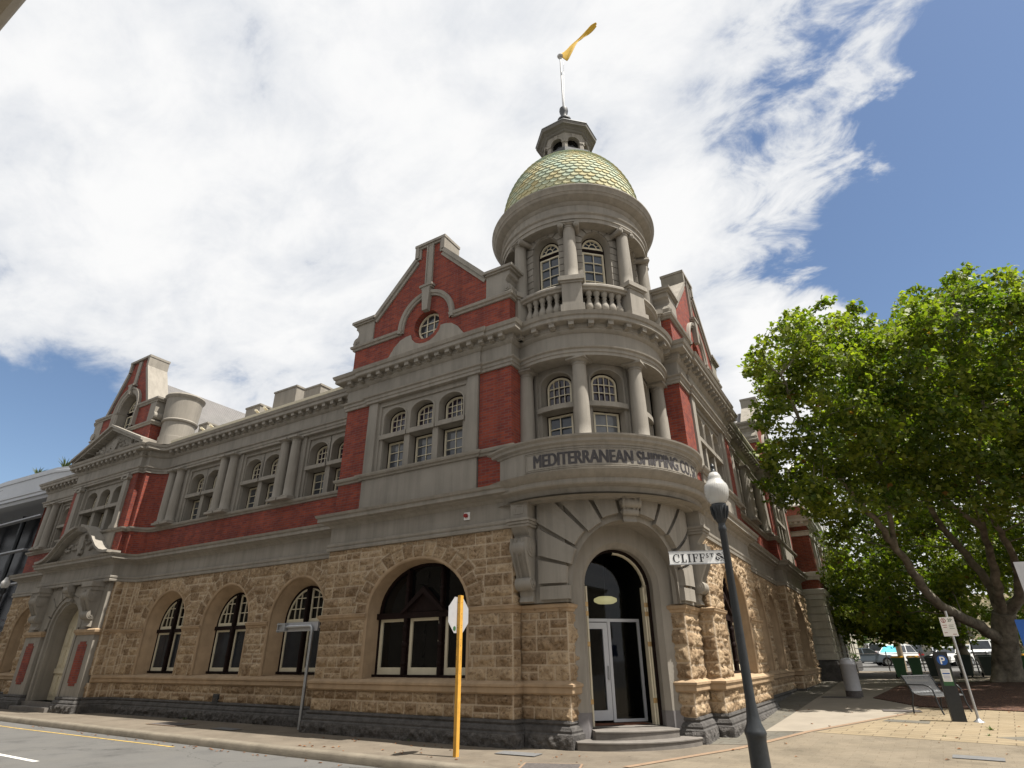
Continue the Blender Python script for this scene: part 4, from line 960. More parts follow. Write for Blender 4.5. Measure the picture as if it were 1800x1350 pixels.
for k in (-1.5, -0.5, 0.5, 1.5):
    a = R(AX + k * 42.4); column(B, TX + 2.2 * math.cos(a), TY + 2.2 * math.sin(a), 6.46, 8.88, 0.215)
# turret: balustrade, drum, columns, entablature
ANG = [AX + 22.5 + 45 * k for k in range(8)]
m = MB(); lathe(m, TX, TY, [(2.02, 10.05), (2.6, 10.05), (2.6, 10.17), (2.50, 10.22), (2.02, 10.22)], 72); m.build('balustrade_base', 'render', B, smooth=30)
m = MB(); lathe(m, TX, TY, [(2.12, 10.98), (2.42, 10.98), (2.44, 11.03), (2.50, 11.06), (2.50, 11.12), (2.46, 11.17), (2.10, 11.19), (2.10, 10.98)], 72); m.build('balustrade_rail', 'render', B, smooth=30)
for a in ANG:
    F_ = Flat(TX + 2.27 * math.cos(R(a)), TY + 2.27 * math.sin(R(a)), R(a) + PI / 2); m = MB()
    box(m, F_, -0.33, 0.33, -0.30, 0.33, 10.18, 10.42); box(m, F_, -0.28, 0.28, -0.27, 0.28, 10.42, 11.16); box(m, F_, -0.32, 0.32, -0.3, 0.32, 11.14, 11.20); box(m, F_, -0.37, 0.37, -0.33, 0.37, 11.20, 11.32); box(m, F_, -0.34, 0.34, -0.3, 0.34, 11.32, 11.37)
    m.build('pedestal', 'render', B)
    column(B, TX + 2.22 * math.cos(R(a)), TY + 2.22 * math.sin(R(a)), 11.36, 13.46, 0.205, ionic=R(a))
BAL = [(0.095, 0.0), (0.095, 0.07), (0.055, 0.09), (0.065, 0.12), (0.105, 0.18), (0.122, 0.25), (0.112, 0.32), (0.070, 0.42), (0.050, 0.52), (0.075, 0.56), (0.052, 0.60), (0.085, 0.66), (0.095, 0.69), (0.095, 0.76)]
for a in ANG[3:8]:
    for q in range(5):
        t = R(a + 22.5 + (q - 2) * 5.6); m = MB(); lathe(m, TX + 2.28 * math.cos(t), TY + 2.28 * math.sin(t), [(r_, 10.22 + h_) for r_, h_ in BAL], 10); m.build('baluster', 'render', B, smooth=50)
CD = Cyl(2.0, AX); UD = 2.0 * R(22.5); m = MB()
for k in range(-2, 3):
    uc = k * 2 * UD
    arch_panel(m, CD, uc - UD, uc + UD, 10.2, 13.5, 0.0, uc, 0.44, 11.0, 12.92, 0.44, 0.34)
    for j in range(7):                              # rusticated courses either side of the opening
        z0, z1 = 11.25 + j * 0.24, 11.25 + j * 0.24 + 0.215
        for s in (-1, 1): box(m, CD, *sorted((uc + s * 0.445, uc + s * (UD - 0.01))), -0.02, 0.045, z0, z1)
    for j in range(7):
        a0, a1 = PI * j / 7 + 0.03, PI * (j + 1) / 7 - 0.03; pl = []
        for a in (a0, (a0 + a1) / 2, a1): pl.append((uc + 0.45 * math.cos(a), 12.93 + 0.45 * math.sin(a)))
        for a in (a1, (a0 + a1) / 2, a0): r_ = min(rect_r(a, UD - 0.01, 0.54), 0.95); pl.append((uc + r_ * math.cos(a), 12.93 + r_ * math.sin(a)))
        prism(m, CD, pl, -0.02, 0.045)
m.build('turret_drum', 'render', B)
m = MB(); lathe(m, TX, TY, [(1.98, 10.2), (1.98, 13.5)], 40, AX + 112, AX + 248); m.build('turret_drum', 'render', B)
for k in range(-2, 3):
    uc = k * 2 * UD
    window(CD, B, -0.25, uc, 0.44, 11.0, 12.86, 0, 2, 5, 'glass_blue')
    window(CD, B, -0.25, uc, 0.44, 12.90, 12.93, 0.43, 1, 1, 'glass_blue')
    m = MB(); arch_band(m, CD, uc, 0.13, 12.95, 12.97, 0.15, [(0.0, -0.27), (0.0, -0.26), (0.03, -0.26), (0.03, -0.27)], 10)
    for j in range(1, 5): a = PI * j / 5; x0, z0, x1, z1 = uc + 0.15 * math.cos(a), 12.97 + 0.16 * math.sin(a), uc + 0.34 * math.cos(a), 12.95 + 0.33 * math.sin(a); tube(m, [CD.p(x0, -0.265, z0), CD.p(x1, -0.265, z1)], 0.011, 6)
    m.build('fanlight_bars', 'cream', B)
m = MB(); lathe(m, TX, TY, [(1.7, 13.44), (2.36, 13.44), (2.37, 13.56), (2.40, 13.57), (2.40, 13.70), (2.45, 13.74), (2.46, 13.78), (2.34, 13.81), (2.34, 14.12), (2.38, 14.15), (2.42, 14.22), (2.50, 14.25), (2.58, 14.31), (2.62, 14.33), (2.66, 14.40), (2.68, 14.41), (2.70, 14.48), (2.76, 14.56), (2.76, 14.60), (2.45, 14.70), (2.36, 14.72)], 96); m.build('turret_cornice', 'render', B, smooth=28)
# dome of fish-scale tiles
RD, ZC, HD = 2.36, 15.25, 2.68
def dome_pt(th, ph): return (TX + RD * math.cos(ph) * math.cos(th), TY + RD * math.cos(ph) * math.sin(th), ZC + HD * math.sin(ph))
m = MB(); pr = [(RD - 0.02, 14.6)] + [((RD - 0.02) * math.cos(R(p)), ZC + (HD - 0.02) * math.sin(R(p))) for p in range(0, 66, 3)]; lathe(m, TX, TY, pr, 64); m.build('dome', 'lead', B, smooth=60)
m = MB(); tint = []; rows = 25; ph0, ph1 = R(-14), R(63)
for i in range(rows):
    ph = ph0 + (ph1 - ph0) * i / rows; dph = (ph1 - ph0) / rows * 1.42; cnt = 56
    for j in range(cnt):
        th = 2 * PI * (j + 0.5 * (i % 2)) / cnt; w = PI / cnt * 0.985; val = rnd.random(); vs = []
        for (a, b, lift) in [(-1, 1.0, 0.0), (-1, 0.42, 0.018), (-0.86, 0.20, 0.026), (-0.5, 0.05, 0.031), (0, 0.0, 0.033), (0.5, 0.05, 0.031), (0.86, 0.20, 0.026), (1, 0.42, 0.018), (1, 1.0, 0.0)]:
            p_ = ph + dph * b; x, y, z = dome_pt(th + a * w, p_); nrm = Vector((math.cos(p_) * math.cos(th), math.cos(p_) * math.sin(th), math.sin(p_))); vs.append(tuple(Vector((x, y, z)) + nrm * lift))
        inn = [tuple(Vector(v) * 1.0 - Vector((math.cos(ph) * math.cos(th), math.cos(ph) * math.sin(th), math.sin(ph))) * 0.045) for v in vs[1:8]]
        m.add(vs + inn, [tuple(range(9))] + [(1 + q, 2 + q, 10 + q, 9 + q) for q in range(6)]); tint += [[val]] * 16
m.build('dome_tiles', 'tile', B, tint=tint)
# lantern
def octp(r, z, off=22.5): return [(TX + r * math.cos(R(AX + off + 45 * k)), TY + r * math.sin(R(AX + off + 45 * k)), z) for k in range(8)]
def octa(m, prof):
    vs = []; q = len(prof)
    for r_, z in prof: vs += octp(r_, z)
    fs = [(i * 8 + k, i * 8 + (k + 1) % 8, i * 8 + 8 + (k + 1) % 8, i * 8 + 8 + k) for i in range(q - 1) for k in range(8)] + [tuple(range(7, -1, -1)), tuple(range((q - 1) * 8, q * 8))]
    m.add(vs, fs)
m = MB(); octa(m, [(1.10, 17.72), (1.12, 17.98), (1.00, 18.05), (0.80, 18.08)]); m.build('lantern_base', 'lead', B)
m = MB(); apo = 0.86 * math.cos(R(22.5)); wf = 0.86 * math.sin(R(22.5))
for k in range(8):
    a = R(AX + 45 * k); F_ = Flat(TX + apo * math.cos(a), TY + apo * math.sin(a), a + PI / 2)
    arch_panel(m, F_, -wf, wf, 18.05, 19.02, 0.0, 0.0, 0.22, 18.06, 18.55, 0.22, 0.14, 10)
    arch_band(m, F_, 0, 0.22, 18.5, 18.55, 0.22, [(0.0, 0.0), (0.0, 0.03), (0.06, 0.03), (0.06, 0.0)], 10)
    for s in (-1, 1): box(m, F_, *sorted((s * 0.235, s * (wf + 0.01))), -0.05, 0.02, 18.06, 18.5); box(m, F_, *sorted((s * 0.22, s * (wf + 0.02))), -0.05, 0.045, 18.48, 18.55)
    prism(m, F_, [(-0.05, 18.74), (0.05, 18.74), (0.07, 18.92), (-0.07, 18.92)], -0.02, 0.05)
m.build('lantern', 'render', B)
m = MB(); octa(m, [(0.70, 18.05), (0.70, 18.9)]); m.build('lantern_glass', 'glass_black', B)
m = MB(); octa(m, [(0.86, 18.96), (0.92, 19.0), (0.94, 19.06), (1.00, 19.10), (1.03, 19.14), (1.13, 19.17), (1.15, 19.29)]); m.build('lantern_cornice', 'lantern_dark', B)
m = MB(); octa(m, [(1.13, 19.27), (1.17, 19.31), (1.15, 19.36), (0.75, 19.72), (0.40, 20.05), (0.22, 20.35)]); lathe(m, TX, TY, [(0.16, 20.3), (0.18, 20.45), (0.27, 20.50), (0.27, 20.56), (0.15, 20.6), (0.12, 20.75), (0.12, 20.85), (0.15, 20.96), (0.175, 21.08), (0.16, 21.2), (0.08, 21.28)], 20); m.build('lantern_roof', 'lead', B, smooth=35)
m = MB(); tube(m, [(TX, TY, 21.2), (TX, TY, 24.35)], [0.042, 0.032], 10); lathe(m, TX, TY, [(0.0, 24.3), (0.10, 24.32), (0.13, 24.38), (0.10, 24.44), (0.0, 24.46)], 14); m.build('flagpole', 'pole', B, smooth=50)
# doorway: frame, leaf, opened timber shutters, room behind
F_ = DF
m = MB(); arch_band(m, F_, 0, 0.86, 0.31, OZ, 0.90, [(0.0, -0.30), (0.0, -0.29), (-0.05, -0.29), (-0.05, -0.5)], 20); m.build('door_casing', 'brown', B)
for s in (-1, 1):
    m = MB()
    for q, off in enumerate((0.0, 0.055)):
        A = [(s * (0.80 - off), 0.32), (s * (0.80 - off), OZ + 0.05)]; box(m, F_, *sorted((s * (0.805 - off), s * (0.765 - off))), -0.52, -0.36, 0.33, OZ + 0.10 - q * 0.05)
    o = m.build('door_shutter', 'cream', B); 
    for z in (0.75, 1.9, 2.55, 2.75): h = MB(); box(h, F_, *sorted((s * 0.80, s * 0.71)), -0.365, -0.35, z, z + 0.10); h.build('hinge', 'brass', o)
m = MB(); A = arch_line(0, 0.80, OZ - 0.1, OZ, 0.84, 16); B2 = arch_line(0, 0.76, OZ - 0.1, OZ, 0.80, 16); strip(m, F_, A[len(A) // 2:], B2[len(B2) // 2:], -0.36, -0.36); strip(m, F_, B2[len(B2) // 2:], B2[len(B2) // 2:], -0.36, -0.45); m.build('arched_shutter_edge', 'cream', B)
m = MB(); n = -1.05
box(m, F_, -0.86, 0.86, n - 0.06, n, 2.46, 2.53)
for a, b in ((-0.86, -0.80), (0.02, 0.09), (0.80, 0.86)): box(m, F_, a, b, n - 0.06, n + 0.001, 0.34, 2.46)
box(m, F_, 0.09, 0.80, n - 0.06, n, 0.34, 0.40); m.build('door_frame', 'doorpaint', B)
m = MB()
for a, b, c, d in ((-0.80, -0.68, 0.38, 2.44), (-0.12, 0.0, 0.38, 2.44), (-0.68, -0.12, 0.38, 0.58), (-0.68, -0.12, 2.30, 2.44)): box(m, F_, a, b, n - 0.05, n + 0.02, c, d)
o = m.build('glazed_door', 'doorpaint', B); m = MB(); tube(m, [F_.p(-0.05, n + 0.06, 1.2), F_.p(-0.05, n + 0.06, 1.5)], 0.014, 8); box(m, F_, -0.06, -0.04, n + 0.02, n + 0.06, 1.22, 1.24); box(m, F_, -0.06, -0.04, n + 0.02, n + 0.06, 1.46, 1.48); m.build('handle', 'steel', o)
m = MB(); quad(m, F_, -0.86, 0.86, n - 0.03, 0.4, 4.1); m.build('door_glass', 'clear', B)
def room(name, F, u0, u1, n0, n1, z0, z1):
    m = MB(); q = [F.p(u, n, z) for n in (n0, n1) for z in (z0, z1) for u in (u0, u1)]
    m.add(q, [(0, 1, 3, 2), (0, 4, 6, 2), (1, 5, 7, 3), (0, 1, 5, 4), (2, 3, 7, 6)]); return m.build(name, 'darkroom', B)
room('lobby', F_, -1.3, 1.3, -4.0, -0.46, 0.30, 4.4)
m = MB(); quad(m, F_, -0.72, 0.72, -0.99, 0, 0) if False else None
m.add([F_.p(u, n_, 0.335) for u, n_ in ((-0.70, -0.98), (0.70, -0.98), (0.70, -0.50), (-0.70, -0.50))], [(0, 1, 2, 3)]); m.build('door_mat', 'mat', B)
m = MB(); m.add([F_.p(u, n_, 0.325) for u, n_ in ((-0.86, -1.1), (0.86, -1.1), (0.86, -0.2), (-0.86, -0.2))], [(0, 1, 2, 3)]); m.build('threshold', 'step', B)
for r_, a, z0, z1 in ((S1R, 47, -0.05, 0.155), (S2R, 26, 0.155, 0.31)) if False else ((2.52, 33.5, -0.05, 0.15), (2.2, 25.5, 0.15, 0.31)):
    m = MB(); pts = arcpts(TX, TY, r_, -45 - a, -45 + a, 24); b0, b1 = dpt(1.5), 0
    pr = [(-0.02, z0), (-0.02, z1 - 0.035), (0.0, z1 - 0.03), (0.0, z1 - 0.008), (-0.012, z1)]; sweep(m, pr, pts, False)
    pin = [(TX + (r_ - 0.012) * math.cos(math.atan2(y - TY, x - TX)), TY + (r_ - 0.012) * math.sin(math.atan2(y - TY, x - TX)), z1) for x, y in pts]
    d0 = 1.62 if z1 < 0.2 else 1.45; wd = 1.38 if z1 < 0.2 else 0.86; c1, c0 = Flat(*dpt(d0), PI / 4).p(wd, 0, z1), Flat(*dpt(d0), PI / 4).p(-wd, 0, z1)
    m.add(pin + [c1, c0], [tuple(range(len(pin) + 2))])
    for e, c in ((pin[0], c0), (pin[-1], c1)): m.add([e, c, (c[0], c[1], z0), (e[0], e[1], z0)], [(0, 1, 2, 3)])
    m.build('door_step', 'step', B, smooth=30)
# alarm on the frieze
m = MB(); box(m, FL(0), -4.95, -4.78, 0.0, 0.05, 4.83, 5.02); o = m.build('alarm_box', 'white', B); m = MB(); x, y, z = FL(0).p(-4.87, 0.09, 4.93); 
lathe(m, x, y, [(0.0, z - 0.055), (0.05, z - 0.04), (0.06, z), (0.05, z + 0.04), (0.0, z + 0.055)], 12); m.build('siren', 'red', o, smooth=60)

# ------------------------------------------------------------------ gables, parapets, roofs
def star_face(m, F, poly, uc, zc, r, n, depth):
    """face of outline poly with a round hole, plus the reveal of the hole"""
    angs = sorted(set([2 * PI * i / 48 for i in range(48)] + [math.atan2(z - zc, u - uc) % (2 * PI) for u, z in poly])); vs = []; k = len(angs)
    for a in angs:
        c, s = math.cos(a), math.sin(a); best = 1e9
        for (u0, z0), (u1, z1) in zip(poly, poly[1:] + poly[:1]):
            ex, ez = u1 - u0, z1 - z0; den = c * ez - s * ex
            if abs(den) < 1e-9: continue
            t = ((u0 - uc) * ez - (z0 - zc) * ex) / den; q = ((u0 - uc) * s - (z0 - zc) * c) / den
            if t > 0 and -1e-6 <= q <= 1 + 1e-6: best = min(best, t)
        vs += [F.p(uc + r * c, n, zc + r * s), F.p(uc + best * c, n, zc + best * s), F.p(uc + r * c, n - depth, zc + r * s)]
    m.add(vs, [f for i in range(k) for f in ((3 * i, 3 * i + 1, 3 * ((i + 1) % k) + 1, 3 * ((i + 1) % k)), (3 * i, 3 * ((i + 1) % k), 3 * ((i + 1) % k) + 2, 3 * i + 2))])
def mir(poly): return poly + [(-u, z) for u, z in poly[::-1]]
def shift(poly, uc): return [(uc + u, z) for u, z in poly]
def moulding(m, F, u0, u1, prof):
    a = F.p(u0, 0, 0)[:2]; b = F.p(u1, 0, 0)[:2]; d = Vector(b) - Vector(a); t = d.normalized(); nn = Vector((-t.y, t.x)) * 0.45
    sweep(m, prof, [tuple(Vector(a) + nn), a, b, tuple(Vector(b) + nn)])
def coping(m, F, uc, pts, th, n0, n1):
    for s in (-1, 1):
        for (a, b) in zip(pts[:-1], pts[1:]):
            d = Vector((b[0] - a[0], b[1] - a[1])).normalized(); nn = Vector((d.y, -d.x)) * th
            if nn.x > 0: nn = -nn
            if abs(d.x) < 1e-6: nn = Vector((-th, 0))
            q = [a, b, (b[0] + nn.x, b[1] + nn.y), (a[0] + nn.x, a[1] + nn.y)]; prism(m, F, [(uc + s * u, z) for u, z in q], n0, n1)
def gable(F, uc, name='gable'):
    z0 = 10.08; poly = mir([(3.08, z0), (3.08, 11.26), (2.88, 11.26), (2.88, 12.1), (2.25, 12.1), (0.58, 13.86), (0.58, 14.40)])
    m = MB(); star_face(m, F, shift(poly, uc), uc, 11.2, 0.50, 0.0, 0.30)
    for s in (-1, 1): m.add([F.p(uc + s * 3.08, 0, z0), F.p(uc + s * 3.08, -0.6, z0), F.p(uc + s * 3.08, -0.6, 11.2), F.p(uc + s * 3.08, 0, 11.2)], [(0, 1, 2, 3)])
    bk = [F.p(u, -0.6, z) for u, z in shift(poly, uc)]; m.add(bk, [tuple(range(len(bk)))]); o = m.build('gable_wall', 'brick', B)
    m = MB(); sc = [(0.0, 10.06), (1.78, 10.06), (1.60, 10.25), (1.25, 10.72), (1.02, 10.90), (0.78, 10.96), (0.60, 10.97), (0.55, 10.80), (0.40, 10.64), (0.20, 10.54), (0.0, 10.52)]
    for s in (-1, 1): prism(m, F, [(uc + s * u, z) for u, z in sc], -0.02, 0.04)
    m.build('gable_apron', 'render', B)
    ST = [(-0.3, 11.10), (0.05, 11.10), (0.06, 11.16), (0.11, 11.18), (0.13, 11.25), (0.10, 11.28), (-0.3, 11.29)]
    for e0, e1 in ((-3.1, -1.06), (1.06, 3.1)): m = MB(); moulding(m, F, uc + e0, uc + e1, ST); m.build('gable_string', 'render', B, smooth=25)
    m = MB(); arch_band(m, F, uc, 0.92, 11.12, 11.24, 0.98, [(0.0, 0.0), (0.0, 0.06), (0.06, 0.07), (0.08, 0.11), (0.17, 0.13), (0.19, 0.09), (0.19, 0.0)], 24); m.build('hood_mould', 'render', B, smooth=25)
    m = MB(); prism(m, F, shift([(-0.10, 11.66), (0.10, 11.66), (0.17, 12.55), (-0.17, 12.55)], uc), 0.0, 0.16); box(m, F, uc - 0.26, uc + 0.26, 0.0, 0.19, 12.55, 12.63); box(m, F, uc - 0.22, uc + 0.22, 0.0, 0.15, 12.49, 12.55)
    box(m, F, uc - 0.14, uc + 0.14, 0.0, 0.05, 12.63, 14.34); box(m, F, uc - 0.14, uc - 0.09, 0.05, 0.075, 12.63, 14.34); box(m, F, uc + 0.09, uc + 0.14, 0.05, 0.075, 12.63, 14.34); m.build('gable_strip', 'render', B)
    m = MB(); coping(m, F, uc, [(2.34, 12.16), (0.62, 13.93), (0.62, 14.36)], 0.14, -0.72, 0.10); coping(m, F, uc, [(2.32, 12.10), (0.60, 13.87), (0.60, 14.36)], 0.20, -0.6, 0.05)
    box(m, F, uc - 0.64, uc + 0.64, -0.74, 0.11, 14.36, 14.46); box(m, F, uc - 0.61, uc + 0.61, -0.7, 0.06, 14.28, 14.36); m.build('gable_coping', 'render', B)
    for s in (-1, 1):
        m = MB(); pier = [(2.28, 11.29), (3.16, 11.29), (3.20, 11.42), (3.12, 11.55), (3.00, 11.62), (2.96, 11.74), (3.02, 11.86), (3.10, 11.92), (3.10, 12.08), (2.28, 12.08)]
        prism(m, F, [(uc + s * u, z) for u, z in pier], -0.66, 0.04)
        box(m, F, *sorted((uc + s * 2.24, uc + s * 3.18)), -0.72, 0.10, 12.07, 12.13); box(m, F, *sorted((uc + s * 2.20, uc + s * 3.24)), -0.76, 0.15, 12.13, 12.22)
        for rr, e in ((0.15, 0.05), (0.10, 0.07), (0.045, 0.09)):
            vs = [F.p(uc + s * 3.02 + rr * math.cos(2 * PI * i / 14), n, 11.44 + rr * math.sin(2 * PI * i / 14)) for n in (0.0, e) for i in range(14)]; m.add(vs, [tuple(range(14, 28))] + [(i, (i + 1) % 14, 14 + (i + 1) % 14, 14 + i) for i in range(14)])
        m.build('gable_pier', 'render', B)
    m = MB(); c = [(math.cos(2 * PI * i / 28), math.sin(2 * PI * i / 28)) for i in range(29)]
    A = [(uc + 0.48 * a, 11.2 + 0.48 * b) for a, b in c]; A2 = [(uc + 0.42 * a, 11.2 + 0.42 * b) for a, b in c]; strip(m, F, A, A2, -0.2, -0.2); strip(m, F, A2, A2, -0.2, -0.26)
    for q in (-0.14, 0.14): w = math.sqrt(0.43 ** 2 - q * q); box(m, F, uc + q - 0.014, uc + q + 0.014, -0.25, -0.205, 11.2 - w, 11.2 + w); box(m, F, uc - w, uc + w, -0.25, -0.207, 11.2 + q - 0.014, 11.2 + q + 0.014)
    o = m.build('round_window', 'cream', B); g = MB(); g.add([F.p(u, -0.24, z) for u, z in A[:-1]], [tuple(range(28))]); g.build('pane', 'glass', o)
gable(FL(0), -6.665); gable(FR(0), 6.665); gable(FR(0.05), 20.0)
# door pavilion of the left street
F0 = FL(0)
for s in (-1, 1): m = MB(); quad(m, F0, *sorted((PX + s * 2.2, PX + s * 2.70)), 0, 6.5, 8.92); m.build('brick_wall', 'brick', B)
for s in (-1, 1):                                    # flat pilasters with scrolled capitals
    uc = PX + s * 2.0; m = MB(); box(m, F0, uc - 0.24, uc + 0.24, -0.3, 0.14, 6.6, 6.72); box(m, F0, uc - 0.21, uc + 0.21, -0.3, 0.12, 6.72, 6.80)
    vs = [F0.p(uc + q * w, n, z) for z, w in ((6.80, 0.19), (8.66, 0.16)) for q, n in ((-1, -0.3), (-1, 0.10), (1, 0.10), (1, -0.3))]; m.add(vs, [(0, 1, 5, 4), (1, 2, 6, 5), (2, 3, 7, 6)])
    box(m, F0, uc - 0.22, uc + 0.22, -0.3, 0.14, 8.66, 8.74); box(m, F0, uc - 0.24, uc + 0.24, -0.3, 0.16, 8.80, 8.90); box(m, F0, uc - 0.17, uc + 0.17, -0.3, 0.11, 8.74, 8.80)
    for e in (-1, 1):
        vs = [F0.p(uc + e * 0.22 + 0.07 * math.cos(2 * PI * i / 12), n, 8.74 + 0.07 * math.sin(2 * PI * i / 12)) for n in (0.0, 0.18) for i in range(12)]; m.add(vs, [tuple(range(12, 24))] + [(i, (i + 1) % 12, 12 + (i + 1) % 12, 12 + i) for i in range(12)])
    m.build('pilaster', 'render', B)
t = MB(); 
for s in (-1, 1): box(t, F0, *sorted((PX + s * 1.78, PX + s * 1.66)), -0.4, -0.04, 6.6, 8.9)
box(t, F0, PX - 1.66, PX + 1.66, -0.4, -0.08, 8.74, 8.9)
for k in (-1, 0, 1):
    c = PX + k * 1.12; a, b = c - 0.56, c + 0.56; lw = 0.43
    arch_panel(t, F0, a, b, 7.70, 8.74, -0.14, c, lw, 7.80, 8.30, 0.28, 0.34); quad(t, F0, a, c - lw, -0.14, 6.6, 7.70); quad(t, F0, c + lw, b, -0.14, 6.6, 7.70)
    P_ = [(c - lw, 6.6), (c - lw, 7.62), (c + lw, 7.62), (c + lw, 6.6)]; strip(t, F0, P_, P_, -0.14, -0.5); box(t, F0, c - lw - 0.1, c + lw + 0.1, -0.46, -0.02, 7.64, 7.78)
    window(F0, B, -0.42, c, lw, 7.80, 8.30, 0.28, 4, 3, 'glass_purple'); window(F0, B, -0.42, c, lw, 6.62, 7.63, 0, 2, 3, 'glass_grey')
t.build('window_bay', 'render', B, smooth=30)
m = MB(); box(m, F0, PX - 2.2, PX + 2.2, -0.1, 0.05, 5.45, 6.44); m.build('apron_panel', 'render', B)
# triangular pediment
m = MB(); AP = 11.28
for (o0, o1, n1) in ((0.0, 0.11, 0.46), (0.11, 0.24, 0.36)):
    for s in (-1, 1): prism(m, F0, [(PX + s * 3.05, 10.08 + 0.20 - o0), (PX, AP + 0.20 - o0), (PX, AP + 0.20 - o1), (PX + s * 3.05, 10.08 + 0.20 - o1)], -0.3, n1)
for i in range(7):
    for s in (-1, 1): t_ = (i + 0.7) / 7.4; u = PX + s * 3.0 * (1 - t_); z = 10.02 + (AP - 10.02) * t_; box(m, F0, u - 0.075, u + 0.075, 0.0, 0.30, z - 0.03, z + 0.08)
m.build('pediment', 'render', B)
m = MB(); prism(m, F0, [(PX - 2.7, 10.1), (PX + 2.7, 10.1), (PX, AP)], -0.1, 0.0); m.build('tympanum', 'render', B)
def carving(m, F, uc, zc, w, h, n, cnt, seed):
    rr = random.Random(seed)
    for i in range(cnt):
        s = 1 if i % 2 else -1; t_ = rr.random(); u = uc + s * w * t_; z = zc + h * (1 - t_ * 0.9) * (rr.random() - 0.2) * 0.8; r_ = 0.05 + 0.05 * rr.random(); ln = 0.10 + 0.16 * rr.random(); a = rr.uniform(0, PI)
        pts = [F.p(u + ln * (q - 0.5) * math.cos(a + q * 0.8), n + 0.03 * math.sin(q * PI), z + ln * (q - 0.5) * math.sin(a + q * 0.8)) for q in (0, 0.33, 0.66, 1)]; tube(m, pts, [r_ * 0.4, r_, r_ * 0.9, r_ * 0.3], 6)
    prism(m, F, [(uc - 0.2, zc + h * 0.55), (uc + 0.2, zc + h * 0.55), (uc + 0.22, zc + 0.05), (uc, zc - h * 0.28), (uc - 0.22, zc + 0.05)], n - 0.02, n + 0.10)
m = MB(); prism(m, F0, [(PX - 2.2, 10.12), (PX + 2.2, 10.12), (PX, 11.05)], -0.05, 0.02); carving(m, F0, PX, 10.45, 1.5, 0.75, 0.0, 36, 3); m.build('pediment_carving', 'render', B)
# broken scrolled pediment over the door
m = MB(); cur = [(3.05, 5.52), (2.7, 5.53), (2.35, 5.60), (2.0, 5.76), (1.65, 6.02), (1.3, 6.33), (0.95, 6.58), (0.6, 6.72), (0.25, 6.80)]
for s in (-1, 1):
    for (o0, o1, n1) in ((0.10, 0.0, 0.52), (0.0, -0.12, 0.40)):
        vs = []; k = len(cur)
        for q, n in ((o0, n1), (o1, n1), (o1, 0.0), (o0, 0.0)): vs += [F0.p(PX + s * u, n, z + q) for u, z in cur]
        m.add(vs, [(j * k + i, j * k + i + 1, ((j + 1) % 4) * k + i + 1, ((j + 1) % 4) * k + i) for i in range(k - 1) for j in range(4)] + [tuple(j * k + e for j in range(4)) for e in (0, k - 1)])
m.build('scrolled_pediment', 'render', B, smooth=40)
m = MB(); prism(m, F0, mir([(2.6, 5.5), (2.0, 5.70), (1.3, 6.25), (0.6, 6.64), (0.0, 6.72)])[::1] and [(PX + u, z) for u, z in mir([(2.6, 5.5), (2.0, 5.70), (1.3, 6.25), (0.6, 6.64)])], 0.0, 0.10); m.build('door_tympanum', 'render', B)
m = MB(); prism(m, F0, [(PX - 1.9, 5.5), (PX + 1.9, 5.5), (PX, 6.5)], 0.0, 0.115); carving(m, F0, PX, 5.95, 1.3, 1.0, 0.12, 34, 5); m.build('door_carving', 'render', B)
# door piers, arch and leaf
for s in (-1, 1):
    uc = PX + s * 2.15; m = MB(); box(m, F0, uc - 0.66, uc + 0.66, -0.6, 0.0, 0.5, 2.62)
    box(m, F0, uc - 0.70, uc + 0.70, -0.6, -0.03, 2.79, 4.5); m.build('door_pier', 'render', B)
    ch = 0.10; a, b, c, d = uc - 0.33, uc + 0.33, 0.86, 2.36; pl = [(a + ch, c), (b - ch, c), (b - ch, c + ch), (b, c + ch), (b, d - ch), (b - ch, d - ch), (b - ch, d), (a + ch, d), (a + ch, d - ch), (a, d - ch), (a, c + ch), (a + ch, c + ch)]
    m = MB(); prism(m, F0, pl, -0.02, 0.012); m.build('brick_panel', 'brick', B)
    m = MB(); moulding(m, F0, uc - 0.70, uc + 0.70, [(-0.4, 2.58), (0.03, 2.59), (0.05, 2.64), (0.09, 2.68), (0.10, 2.76), (0.04, 2.80), (-0.4, 2.80)]); m.build('pier_cap', 'dressed', B)
    console(B, F0, uc, 0.62, 3.12, 4.20, -0.03, 0.48)
    m = MB(); box(m, F0, uc - 0.36, uc + 0.36, -0.1, 0.42, 4.16, 4.30); box(m, F0, uc - 0.40, uc + 0.40, -0.1, 0.47, 4.30, 4.49); m.build('bracket_block', 'render', B)
m = MB(); arch_panel(m, F0, PX - 1.5, PX + 1.5, 0.3, 4.5, -0.14, PX, 0.98, 0.3, 2.85, 0.98, 0.55, 20); arch_band(m, F0, PX, 1.12, 0.3, 2.85, 1.12, [(0.0, -0.14), (0.0, -0.06), (0.14, -0.06), (0.16, -0.14)], 20)
for j in range(9):
    if j == 4: continue
    a0, a1 = PI * j / 9 + 0.02, PI * (j + 1) / 9 - 0.02; pl = [(PX + 1.3 * math.cos(a), 2.85 + 1.3 * math.sin(a)) for a in (a0, (a0 + a1) / 2, a1)] + [(PX + rect_r(a, 1.49, 1.63) * math.cos(a), 2.85 + rect_r(a, 1.49, 1.63) * math.sin(a)) for a in (a1, (a0 + a1) / 2, a0)]; prism(m, F0, pl, -0.16, -0.02)
m.build('door_arch', 'render', B)
console(B, F0, PX, 0.42, 4.05, 4.48, -0.08, 0.34, 'keystone')
m = MB(); A = arch_line(PX, 0.99, 0.3, 2.85, 0.99, 18); m.add([F0.p(u, -0.68, z) for u, z in A], [tuple(range(len(A)))])
